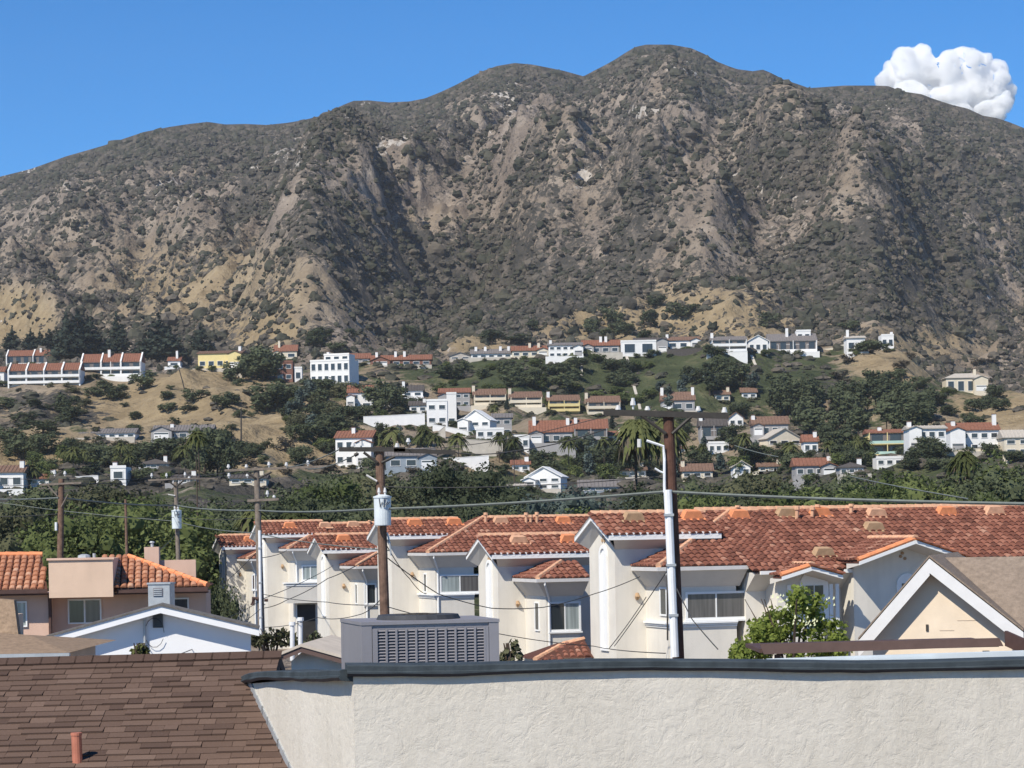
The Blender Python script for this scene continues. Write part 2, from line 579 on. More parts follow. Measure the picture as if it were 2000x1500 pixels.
# foothill and valley ground ---------------------------------------
qs2 = np.arange(-760, 2761, 7.0)
ys2 = np.concatenate([[-40, -10, 5, 21], np.arange(30, 150, 8.0), np.arange(150, 560, 7.0), np.arange(560, 1121, 2.6)])
Q2, Y2 = np.meshgrid(qs2, ys2)
Yr = np.maximum(Y2, 130)
X2 = (Q2 - PX0) / F * Yr * np.where(Y2 < 130, 1.0, 1.0)
X2 = np.where(Y2 < 560, X2 * (1 + 1.6 * np.clip((560 - Yr) / 430, 0, 1)), X2)
Z2 = np.where(Y2 <= 150, 0.0, hill_z(X2, np.maximum(Y2, 21.0)))
q2 = X2 / np.maximum(Y2, 21) * F + PX0
v2 = PY0 - (Z2 - ZC) / np.maximum(Y2, 21) * F


def hill_cover(q, v, X, Y):
    gr = 0.5 + 0.5 * fbm(X / 60, Y / 70, 3); sc = 0.30 + 0.5 * fbm(X / 50 + 3, Y / 60, 4); gn = 0.42 + 0.3 * fbm(X / 55 + 8, Y / 60, 3)
    for cx, cy, rx, ry, g, s, n in [(330, 790, 300, 90, .6, -.10, -.35), (60, 880, 140, 50, .9, -.6, -.6), (520, 870, 160, 70, .8, -.4, -.5), (430, 740, 120, 40, .6, -.3, -.4),
                                    (1300, 740, 480, 70, -.5, -.25, .55), (1050, 720, 300, 45, -.6, -.2, .6), (1750, 715, 160, 40, .8, -.4, -.4), (1950, 800, 120, 50, .8, -.4, -.4),
                                    (1930, 770, 80, 25, .2, -.2, .3), (1000, 925, 120, 40, .7, -.4, -.3), (1180, 860, 120, 40, .1, -.1, .35), (1700, 930, 320, 60, -.4, .1, .5), (80, 800, 120, 50, .1, .35, 0),
                                    (220, 810, 90, 30, 0, .4, -.3), (1250, 960, 900, 60, -.3, .2, .4), (300, 960, 500, 60, -.3, .2, .3)]:
        bl = blob(q, v, cx, cy, rx, ry)
        gr = gr + g * bl; sc = sc + s * bl; gn = gn + n * bl
    town = 1 - sstep(150, 190, Y)                # unseen lots and yards near camera; soil tone set for bounce onto eaves
    near = (1 - sstep(350, 520, Y)) * (1 - town)
    return np.clip(gr * (1 - town), 0, 1), np.clip(sc - town, -0.3, 1), np.clip(gn + 0.4 * near - town, -0.3, 1)


g2, s2, n2 = hill_cover(q2, v2, X2, Y2)
hm_ = grid_mesh('hillside', X2, Y2, Z2, TERR, {'scrub': s2 * 0.62 + 0.22, 'grass': g2, 'green': n2 * 0.75 + 0.2, 'rock': np.full_like(g2, 0.2)})
kind(link('hillside', hm_), 'structure')['label'] = 'valley floor and foothill of dry grass and green planting'


# ------------------------------------------------------------------ chaparral (uncountable scrub)
def lumpy(name, seed, mat, sub=2, flat=0.75, amp=0.28):
    bm = bmesh.new()
    bmesh.ops.create_icosphere(bm, subdivisions=sub, radius=1.0)
    r_ = random.Random(seed)
    off = Vector((r_.uniform(0, 50), r_.uniform(0, 50), r_.uniform(0, 50)))
    from mathutils import noise as mn
    for v in bm.verts:
        d = v.co.normalized()
        k = 1 + amp * 1.6 * mn.noise(d * 1.7 + off) + amp * 1.2 * mn.noise(d * 4.1 + off)
        v.co = d * k; v.co.z *= flat
    me = bpy.data.meshes.new(name); bm.to_mesh(me); bm.free()
    me.materials.append(mat)
    return me


def scatter(name, pts, scl, protos, mat_label):
    """one object: points carrying lumpy shrubs through geometry nodes"""
    me = bpy.data.meshes.new(name)
    me.vertices.add(len(pts)); me.vertices.foreach_set('co', np.asarray(pts, np.float32).ravel())
    a = me.attributes.new('size', 'FLOAT_VECTOR', 'POINT'); a.data.foreach_set('vector', np.asarray(scl, np.float32).ravel())
    rz = np.zeros((len(pts), 3), np.float32); rz[:, 2] = np.random.RandomState(3).rand(len(pts)) * 6.28
    a = me.attributes.new('turn', 'FLOAT_VECTOR', 'POINT'); a.data.foreach_set('vector', rz.ravel())
    a = me.attributes.new('pick', 'INT', 'POINT'); a.data.foreach_set('value', np.random.RandomState(5).randint(0, len(protos), len(pts)).astype(np.int32))
    o = link(name, me)
    ng = bpy.data.node_groups.new(name, 'GeometryNodeTree')
    ng.interface.new_socket('Geometry', in_out='INPUT', socket_type='NodeSocketGeometry')
    ng.interface.new_socket('Geometry', in_out='OUTPUT', socket_type='NodeSocketGeometry')
    gi = ng.nodes.new('NodeGroupInput'); go = ng.nodes.new('NodeGroupOutput')
    iop = ng.nodes.new('GeometryNodeInstanceOnPoints')
    gtoi = ng.nodes.new('GeometryNodeGeometryToInstance')
    # prototypes are meshes held by objects kept out of the scene
    for pm in reversed(protos):
        po = bpy.data.objects.new('shrub_shape', pm)
        oi = ng.nodes.new('GeometryNodeObjectInfo'); oi.inputs['Object'].default_value = po
        oi.inputs['As Instance'].default_value = True
        ng.links.new(oi.outputs['Geometry'], gtoi.inputs[0])
    ng.links.new(gi.outputs[0], iop.inputs['Points'])
    ng.links.new(gtoi.outputs[0], iop.inputs['Instance'])
    iop.inputs['Pick Instance'].default_value = True
    for an, dt, sock in (('pick', 'INT', 'Instance Index'), ('size', 'FLOAT_VECTOR', 'Scale'), ('turn', 'FLOAT_VECTOR', 'Rotation')):
        na = ng.nodes.new('GeometryNodeInputNamedAttribute'); na.data_type = dt; na.inputs['Name'].default_value = an
        src = na.outputs['Attribute']
        if sock == 'Rotation':
            er = ng.nodes.new('FunctionNodeEulerToRotation'); ng.links.new(src, er.inputs[0]); src = er.outputs[0]
        ng.links.new(src, iop.inputs[sock])
    ng.links.new(iop.outputs[0], go.inputs[0])
    md = o.modifiers.new('scatter', 'NODES'); md.node_group = ng
    kind(o, 'stuff')
    o['label'] = mat_label
    return o


SCRUB = foliage('scrub', (0.026, 0.027, 0.022), (0.118, 0.102, 0.082), 0.0, 0.9)
SCRUB2 = foliage('green_scrub', (0.021, 0.026, 0.018), (0.074, 0.071, 0.052), 0.0, 0.9)
protos = [lumpy('scrub_a', 1, SCRUB), lumpy('scrub_b', 2, SCRUB, 2, 0.6), lumpy('scrub_c', 3, SCRUB2, 2, 0.8), lumpy('scrub_d', 4, SCRUB2, 2, 0.7, 0.4)]

r_ = np.random.RandomState(21)
n_ = 330000
tq = r_.rand(n_) ** 0.85; tq[:9000] = 1 - .03 * r_.rand(9000)
cy_ = YM0 + (YM1 - YM0) * tq * 0.999
cx_ = (r_.rand(n_) * 2560 - 280 - PX0) / F * cy_
z_, qq_, vv_, t_, _, _ = mtn_z(cx_, cy_, True)
vv_ = PY0 - (z_ - ZC) / cy_ * F
s_, g_ = mtn_cover(qq_, vv_, t_, cx_, cy_)
clump = fbm(cx_ / 38, cy_ / 52, 4)
keep = r_.rand(n_) < np.clip(0.5 * (t_ > .965) + 0.20 + 0.75 * (s_ - 0.25) + 0.8 * clump, 0.09, 1)
cx_, cy_, z_, s_, t_ = cx_[keep], cy_[keep], z_[keep], s_[keep], t_[keep]
sz = 0.7 + 2.6 * r_.rand(len(cx_)) ** 2.6 + 0.5 * s_ + 3.2 * (r_.rand(len(cx_)) > .97) + 2.4 * (t_ > .975) * (r_.rand(len(cx_)) > .88)
sz *= np.clip(0.62 + 0.4 * (cy_ - 1050) / 1500, 0.6, 1.15)
dims = np.stack([sz * (0.8 + 0.5 * r_.rand(len(sz))), sz * (0.8 + 0.6 * r_.rand(len(sz))), sz * (1.0 + 0.5 * r_.rand(len(sz)))], 1)
scatter('chaparral', np.stack([cx_, cy_, z_ + sz * 0.1], 1), dims, protos, 'dark chaparral shrubs scattered over the dry mountain')

n_ = 9000
cy_ = 560 + 500 * r_.rand(n_) ** 0.8
cx_ = (r_.rand(n_) * 2500 - 250 - PX0) / F * cy_
z_ = hill_z(cx_, cy_)
qq_ = cx_ / cy_ * F + PX0; vv_ = PY0 - (z_ - ZC) / cy_ * F
g_, s_, gn_ = hill_cover(qq_, vv_, cx_, cy_)
keep = r_.rand(n_) < np.clip(0.05 + 0.8 * s_ + 0.5 * gn_ + 0.5 * fbm(cx_ / 30, cy_ / 36, 3) - 0.35, 0.02, 1)
cx_, cy_, z_ = cx_[keep], cy_[keep], z_[keep]
sz = 0.8 + 1.9 * r_.rand(len(cx_)) ** 2.2
dims = np.stack([sz * (0.9 + 0.6 * r_.rand(len(sz))), sz * (0.9 + 0.5 * r_.rand(len(sz))), sz * (0.75 + 0.3 * r_.rand(len(sz)))], 1)
scatter('ground_shrubs', np.stack([cx_, cy_, z_ + sz * 0.1], 1), dims, protos, 'low scrub and ground cover over the foothill slopes')
# ------------------------------------------------------------------ building materials
def glass(name, c, rough=0.06):
    m, nt, b = nodes(name, rough, 0.6)
    b.inputs['Base Color'].default_value = (*c, 1)
    tc = N(nt, 'ShaderNodeTexCoord'); n = N(nt, 'ShaderNodeTexNoise', Scale=1.0, Detail=2.0)
    mp = N(nt, 'ShaderNodeMapping'); mp.inputs['Scale'].default_value = (9, 9, .35)       # hanging folds behind the pane
    nt.links.new(tc.outputs['Object'], mp.inputs['Vector']); nt.links.new(mp.outputs[0], n.inputs['Vector'])
    r = ramp(nt, n.outputs['Fac'], [(0.35, tuple(x * 0.75 for x in c)), (0.65, tuple(min(1, x * 1.25) for x in c))])
    nt.links.new(r.outputs[0], b.inputs['Base Color'])
    return m


CREAM = plain('cream_stucco', (0.685, 0.645, 0.57), 0.92, 0.07, .7, 0.25, 30, streak=.10, sfreq=1.6)
WHITE = plain('white_trim', (0.80, 0.80, 0.78), 0.6, 0.03, 2)
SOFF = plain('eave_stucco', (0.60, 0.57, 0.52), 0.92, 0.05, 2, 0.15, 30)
GUTTER = plain('gutter_paint', (0.58, 0.56, 0.54), 0.5, 0.06, 3)
GLASS = glass('window_glass', (0.030, 0.036, 0.038))
CURT = glass('curtained_glass', (0.30, 0.34, 0.33), 0.12)
BLIND = glass('blind_glass', (0.11, 0.105, 0.10), 0.12)
DARK = plain('painted_recess_shade', (0.045, 0.042, 0.04), 0.9, 0.2, 2)  # near-black colour standing in for the shade inside openings
PINK = plain('pink_stucco', (0.64, 0.44, 0.34), 0.92, 0.06, 1.5, 0.25, 25, streak=.1, sfreq=1.5)
PEACH = plain('peach_stucco', (0.66, 0.485, 0.36), 0.92, 0.06, 1.2, 0.25, 25, streak=.08, sfreq=1.5)
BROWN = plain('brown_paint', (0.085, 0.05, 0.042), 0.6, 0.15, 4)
BROWNLIT = plain('sunlit_brown_paint', (0.125, 0.082, 0.07), 0.55, 0.12, 4)  # the brown paint again, lightened as if sunlit
WOOD = plain('weathered_pole_wood', (0.16, 0.10, 0.072), 0.9, 0.35, 6, 0.5, 50)
WOODGREY = plain('grey_pole_wood', (0.20, 0.165, 0.135), 0.9, 0.3, 6, 0.5, 50)
PVC = plain('white_conduit', (0.72, 0.73, 0.74), 0.4, 0.05, 5)
DARKMETAL = plain('dark_iron', (0.05, 0.045, 0.04), 0.6, 0.2, 5)
GALV = plain('galvanised_steel', (0.42, 0.44, 0.45), 0.45, 0.12, 5, metal=0.3)
TANKM = plain('pale_transformer_paint', (0.60, 0.65, 0.67), 0.4, 0.08, 4)
PORC = plain('porcelain', (0.6, 0.58, 0.55), 0.25, 0.08, 8, spec=0.5)
TERRA = plain('terracotta', (0.70, 0.27, 0.125), 0.85, 0.18, 5)
TERRATAN = plain('pale_terracotta', (0.62, 0.36, 0.225), 0.85, 0.2, 5)
TERRABROWN = plain('brown_terracotta', (0.42, 0.28, 0.165), 0.85, 0.18, 5)
HOUSEWHITE = plain('white_house_paint', (0.80, 0.80, 0.80), 0.8, 0.03, 1)
TANROOF = plain('tan_composition_roof', (0.26, 0.185, 0.125), 0.95, 0.25, 9, 0.6, 30)


def tile_mat(name, stops, attr):
    m, nt, b = nodes(name, 0.82, 0.2)
    if attr:
        f = N(nt, 'ShaderNodeAttribute', attribute_name='tint').outputs['Fac']
    else:
        f = N(nt, 'ShaderNodeObjectInfo').outputs['Random']
    tc = N(nt, 'ShaderNodeTexCoord'); n = N(nt, 'ShaderNodeTexNoise', Scale=6.0 if not attr else 1.5, Detail=4.0)
    nt.links.new(tc.outputs['Object'], n.inputs['Vector'])
    a = N(nt, 'ShaderNodeMath', operation='MULTIPLY_ADD'); nt.links.new(n.outputs['Fac'], a.inputs[0]); a.inputs[1].default_value = 0.7
    s = N(nt, 'ShaderNodeMath', operation='SUBTRACT'); nt.links.new(f, s.inputs[0]); s.inputs[1].default_value = 0.3
    sc = N(nt, 'ShaderNodeMath', operation='MULTIPLY'); sc.inputs[1].default_value = .8; nt.links.new(s.outputs[0], sc.inputs[0]); nt.links.new(sc.outputs[0], a.inputs[2])
    r = ramp(nt, a.outputs[0], stops)
    nt.links.new(r.outputs[0], b.inputs['Base Color'])
    return m


RED_ST = [(0.0, (0.105, 0.043, 0.030)), (0.35, (0.175, 0.068, 0.045)), (0.7, (0.245, 0.100, 0.066)), (0.9, (0.30, 0.140, 0.095)), (1.0, (0.40, 0.235, 0.165))]
ORG_ST = [(0.0, (0.30, 0.125, 0.07)), (0.5, (0.40, 0.18, 0.10)), (0.85, (0.48, 0.245, 0.15)), (1.0, (0.50, 0.32, 0.22))]
TILE_A, TILE_O = tile_mat('red_tile_field', RED_ST, True), tile_mat('red_roof_tile', RED_ST, False)
OTILE_A, OTILE_O = tile_mat('orange_tile_field', ORG_ST, True), tile_mat('orange_roof_tile', ORG_ST, False)
ROOFBASE = plain('tile_underlay', (0.10, 0.045, 0.033), 0.95, 0.2, 3)


def tile_shape(w, L):
    """one barrel tile: x across, y up the slope, z out of the roof"""
    h = w * 0.30
    prof = [(-w * 0.44, 0), (-w * 0.27, h * 0.8), (0, h), (w * 0.27, h * 0.8), (w * 0.44, 0)]
    v = [(x, -0.03, z + 0.035) for x, z in prof] + [(x, L + 0.02, z * 0.9 - 0.004) for x, z in prof]
    f = [(i, i + 1, 6 + i, 5 + i) for i in range(4)] + [(4, 3, 2, 1, 0)]
    return v, f


_tile_me = {}


def tile_mesh(w, L, mat):
    k = (w, L, mat.name)
    if k not in _tile_me:
        v, f = tile_shape(w, L)
        me = bpy.data.meshes.new('roof_tile'); me.from_pydata(v, [], f); me.materials.append(mat); me.update()
        _tile_me[k] = me
    return _tile_me[k]


ROOFS = []   # (matrix_world, plane point, normal, polygon 2d frame) for vents to find


def in_poly(x, y, poly):
    c = False; j = len(poly) - 1
    for i in range(len(poly)):
        xi, yi = poly[i]; xj, yj = poly[j]
        if (yi > y) != (yj > y) and x < (xj - xi) * (y - yi) / (yj - yi) + xi:
            c = not c
        j = i
    return c


def plane_frame(poly):
    p = [Vector(a) for a in poly]
    n = Vector((0, 0, 0))
    for i in range(len(p)):
        a, b = p[i], p[(i + 1) % len(p)]
        n += Vector(((a.y - b.y) * (a.z + b.z), (a.z - b.z) * (a.x + b.x), (a.x - b.x) * (a.y + b.y)))
    n.normalize()
    if n.z < 0:
        n = -n
    s = (Vector((0, 0, 1)) - n * n.z).normalized()
    r = s.cross(n).normalized()
    o = min(p, key=lambda a: a.z)
    return o, r, s, n, [((a - o).dot(r), (a - o).dot(s)) for a in p]


def tile_roof(b, roof, polys, w=0.28, L=0.36, singles=0, mats=None, seed=1, visible=None):
    """tiles over roof faces: the first SINGLES (by size in the photo) as parts, the rest joined"""
    mats = mats or (TILE_A, TILE_O)
    rr = random.Random(seed)
    cells = []
    for poly in polys:
        o, r, s, n, p2 = plane_frame(poly)
        us = [a for a, _ in p2]; vs = [c for _, c in p2]
        j = 0; v0 = min(vs) - 0.02
        while v0 + L * 0.5 < max(vs) + 0.02:
            u = math.floor(min(us) / w) * w
            while u < max(us) + w:
                if in_poly(u, min(v0 + L * 0.5, max(vs) - 0.03), p2):
                    cells.append((o + r * u + s * v0 + n * 0.012, r, s, n))
                u += w
            v0 += L; j += 1
    cam_l = b.Mi @ CAMP
    scored = []
    for c in cells:
        seen = (cam_l - c[0]).dot(c[3]) > 0
        px = b.project(c[0])
        inview = seen and -30 < px[0] < 2030
        if visible and inview:
            inview = visible(px)
        scored.append((0 if inview else 1, (c[0] - cam_l).length, c))
    scored.sort(key=lambda t: (t[0], t[1]))
    tm = tile_mesh(w, L, mats[1])
    mb = MB(); tint = []
    tv, tf = tile_shape(w, L)
    for k, (hid, dist, (p, r, s, n)) in enumerate(scored):
        wob = Vector((rr.uniform(-.008, .008), rr.uniform(-.012, .012), 0))
        tw = rr.uniform(-.03, .03)
        r2 = (r + s * tw).normalized(); s2 = (s - r * tw).normalized()
        p = p + r * wob.x + s * wob.y + n * rr.uniform(-.004, .008)
        if k < singles and not hid:
            o = bpy.data.objects.new('roof_tile', tm); COL.objects.link(o); o.parent = roof
            o.matrix_basis = Matrix(((r2.x, s2.x, n.x, p.x), (r2.y, s2.y, n.y, p.y), (r2.z, s2.z, n.z, p.z), (0, 0, 0, 1)))
        else:
            mb.add([p + r2 * a[0] + s2 * a[1] + n * a[2] for a in tv], tf)
            tint += [rr.random()] * len(tf)
    if mb.f:
        me = bpy.data.meshes.new('tile_field'); me.from_pydata(mb.v, [], mb.f); me.materials.append(mats[0]); me.update()
        a = me.attributes.new('tint', 'FLOAT', 'FACE'); a.data.foreach_set('value', tint)
        kind(link('tile_field', me, roof), 'stuff')


class Bld:
    def __init__(s, root):
        s.root = root
        s.M = Matrix.Translation(root.location) @ Matrix.Rotation(root.rotation_euler[2], 4, 'Z')
        s.Mi = s.M.inverted()

    def lray(s, px, py):
        return s.Mi @ CAMP, s.Mi.to_3x3() @ ray(px, py)

    def hy(s, px, py, y):
        o, d = s.lray(px, py)
        return o + d * ((y - o.y) / d.y)

    def hx(s, px, py, x):
        o, d = s.lray(px, py)
        return o + d * ((x - o.x) / d.x)

    def project(s, p):
        q = s.M @ Vector(p) - CAMP
        d = q.y
        return PX0 + F * q.dot(RV) / d, PY0 - F * q.dot(UV) / d


def cap_row(b, roof, pts, name='ridge_cap', r=0.13, mat=None, seg=0.38):
    """overlapping ridge tiles along a line of local points, joined"""
    mb = MB()
    for a, c in zip(pts[:-1], pts[1:]):
        a, c = Vector(a), Vector(c); d = (c - a); n = max(1, int(d.length / seg)); d = d / n
        for i in range(n):
            mb.tube([a + d * i, a + d * (i + 1.08)], [r * 1.08, r * 0.9], 7)
    return mb.build(name, mat or TERRATAN, roof)


def window_front(b, x0, x1, z0, z1, y, cols=2, panes=(GLASS, GLASS), fr=0.07, proud=0.05, rows=1, parent=None, sill=True, name='window'):
    """frame proud of the wall plane, panes as children; faces -y"""
    mb = MB()
    ox0, ox1, oz0, oz1 = x0 - fr, x1 + fr, z0 - fr, z1 + fr
    mb.box(ox0, x0, y - proud, y - .004, oz0, oz1); mb.box(x1, ox1, y - proud, y - .004, oz0, oz1)
    mb.box(x0, x1, y - proud, y - .004, oz0, z0); mb.box(x0, x1, y - proud, y - .004, z1, oz1)
    w = (x1 - x0) / cols
    for i in range(1, cols):
        mb.box(x0 + w * i - .025, x0 + w * i + .025, y - proud * .8, y - .004, z0, z1)
    h = (z1 - z0) / rows
    for i in range(1, rows):
        mb.box(x0, x1, y - proud * .7, y - .005, z0 + h * i - .015, z0 + h * i + .015)
    if sill:
        mb.box(ox0 - .04, ox1 + .04, y - proud - .06, y - .004, oz0 - .07, oz0 - .002)
    o = mb.build(name, WHITE, parent or b.root)
    for i in range(cols):
        MB().box(x0 + w * i + .004, x0 + w * (i + 1) - .004, y - .02, y - .006, z0 + .003, z1 - .003).build('pane', panes[i % len(panes)], o)
    return o


def window_left(b, y0, y1, z0, z1, x, pane=GLASS, fr=0.06, proud=0.05, name='window'):
    mb = MB()
    mb.box(x - proud, x - .004, y0 - fr, y0, z0 - fr, z1 + fr); mb.box(x - proud, x - .004, y1, y1 + fr, z0 - fr, z1 + fr)
    mb.box(x - proud, x - .004, y0, y1, z0 - fr, z0); mb.box(x - proud, x - .004, y0, y1, z1, z1 + fr)
    o = mb.build(name, WHITE, b.root)
    MB().box(x - .02, x - .006, y0 + .003, y1 - .003, z0 + .003, z1 - .003).build('pane', pane, o)
    return o


def arch_pts(c, hw, z0, zs, n=10):
    """outline of an arched opening: (across, z)"""
    p = [(c - hw, z0), (c + hw, z0)]
    p += [(c + hw * math.cos(math.pi * i / n), zs + hw * math.sin(math.pi * i / n)) for i in range(n + 1)]
    return p


def gable_ends(b, x, o, D, ze, tp, depth=0.5):
    """rake board and sloping stucco cove on a gable end that faces -x"""
    r = MB(); half = D / 2 + o
    A, Bp, C = (-o, ze - .02), (D / 2, ze - .02 + half * tp), (D + o, ze - .02)
    for p, q in ((A, Bp), (Bp, C)):
        r.slab([(x, p[0], p[1]), (x, q[0], q[1]), (x, q[0], q[1] - .2), (x, p[0], p[1] - .2)], (0.04, 0, 0))
    r.build('rake_board', WHITE, b.root)
    s = MB()
    drop = depth
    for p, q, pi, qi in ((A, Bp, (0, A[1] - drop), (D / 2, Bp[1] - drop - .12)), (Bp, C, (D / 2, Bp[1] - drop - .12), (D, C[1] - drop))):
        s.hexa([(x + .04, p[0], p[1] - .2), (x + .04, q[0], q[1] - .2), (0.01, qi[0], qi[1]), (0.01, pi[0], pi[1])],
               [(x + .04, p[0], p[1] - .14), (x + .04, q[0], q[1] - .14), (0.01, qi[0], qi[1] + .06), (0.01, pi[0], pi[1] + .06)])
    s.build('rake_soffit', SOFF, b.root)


def townhouse(label, c, Y, py_e, right, D=2.8, tall=True, bay=None, singles=0, pitch=23, yaw=18, seed=1, tile=(0.28, 0.36)):
    base = P(c, 1100, Y); base.z = 0
    t = thing('townhouse', label, 'townhouse', base, R(yaw), 'row of cream townhouses with red tile roofs')
    b = Bld(t)
    o = 0.5; tp = math.tan(R(pitch))
    ze = b.hy(c, py_e, -o).z
    xr = b.hy(right, 1100, 0).x + 0.3
    half = D / 2 + o
    zr = ze + half * tp
    # walls with the gable triangle
    mb = MB()
    mb.slab([(0, 0, 0), (0, D, 0), (0, D, ze - .1), (0, D / 2, ze - .1 + D / 2 * tp), (0, 0, ze - .1)], (xr, 0, 0))
    mb.build('wall', CREAM, t)
    # roof body
    xl = -0.42
    rf = MB()
    rf.slab([(xl, -o, ze), (xl, D / 2, zr), (xl, D + o, ze), (xl, D + o, ze - .1), (xl, D / 2, zr - .1), (xl, -o, ze - .1)], (xr - xl + .1, 0, 0))
    roof = rf.build('roof', ROOFBASE, t)
    fp = [(xl, -o, ze), (xr + .1, -o, ze), (xr + .1, D / 2, zr), (xl, D / 2, zr)]
    bp = [(xl, D + o, ze), (xr + .1, D + o, ze), (xr + .1, D / 2, zr), (xl, D / 2, zr)]
    polys = [fp]
    ROOFS.append((b, fp, t))
    cap_row(b, roof, [(xl, D / 2, zr + .03), (xr + .1, D / 2, zr + .03)])
    # white fascia with scalloped tile closure and the cove below
    f = MB().box(xl, xr, -o - .04, -o, ze - .17, ze + .015)
    n = int((xr - xl) / tile[0])
    for i in range(n):
        f.tube([(xl + (i + .5) * tile[0], -o - .045, ze + .01), (xl + (i + .5) * tile[0], -o + .02, ze + .01)], tile[0] * .33, 8)
    f.build('eave_fascia', WHITE, t)
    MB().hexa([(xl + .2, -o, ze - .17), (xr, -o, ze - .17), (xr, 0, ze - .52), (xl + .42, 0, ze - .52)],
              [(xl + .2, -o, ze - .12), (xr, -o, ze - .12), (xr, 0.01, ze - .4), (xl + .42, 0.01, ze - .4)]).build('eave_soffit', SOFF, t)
    gable_ends(b, xl, o, D, ze, tp)
    # arched niche on the narrow end
    cy = D * 0.42; hw = .27
    zt = ze - (.75 if tall else .62)
    zb = max(0.4, zt - (3.6 if tall else 3.0))
    out, inn = arch_pts(cy, hw + .14, zb, zt), arch_pts(cy, hw, zb + .1, zt)
    mb = MB(); k = len(out)
    vs = [(-.07, p[0], p[1]) for p in out] + [(-.07, p[0], p[1]) for p in inn] + [(-.002, p[0], p[1]) for p in out] + [(-.002, p[0], p[1]) for p in inn]
    fs = []
    for i in range(k):
        j = (i + 1) % k
        fs += [(i, j, k + j, k + i), (2 * k + i, 2 * k + j, j, i), (k + i, k + j, 3 * k + j, 3 * k + i)]
    mb.add(vs, fs); at = mb.build('arch_trim', WHITE, t)
    MB().slab([(-.012, p[0], p[1]) for p in inn], (.008, 0, 0)).build('niche_panel', WHITE, at)
    mb = MB()
    for dy, dz in ((-.12, 0), (.12, 0), (0, .16)):
        mb.tube([(-.03, cy + dy, ze - .18 + dz), (.0, cy + dy, ze - .18 + dz)], .075, 8)
    mb.build('gable_vent', TERRABROWN, t)
    if bay:
        make_bay(b, bay, polys, roof, D, tile)
    tile_roof(b, roof, polys, tile[0], tile[1], singles, seed=seed)
    return b


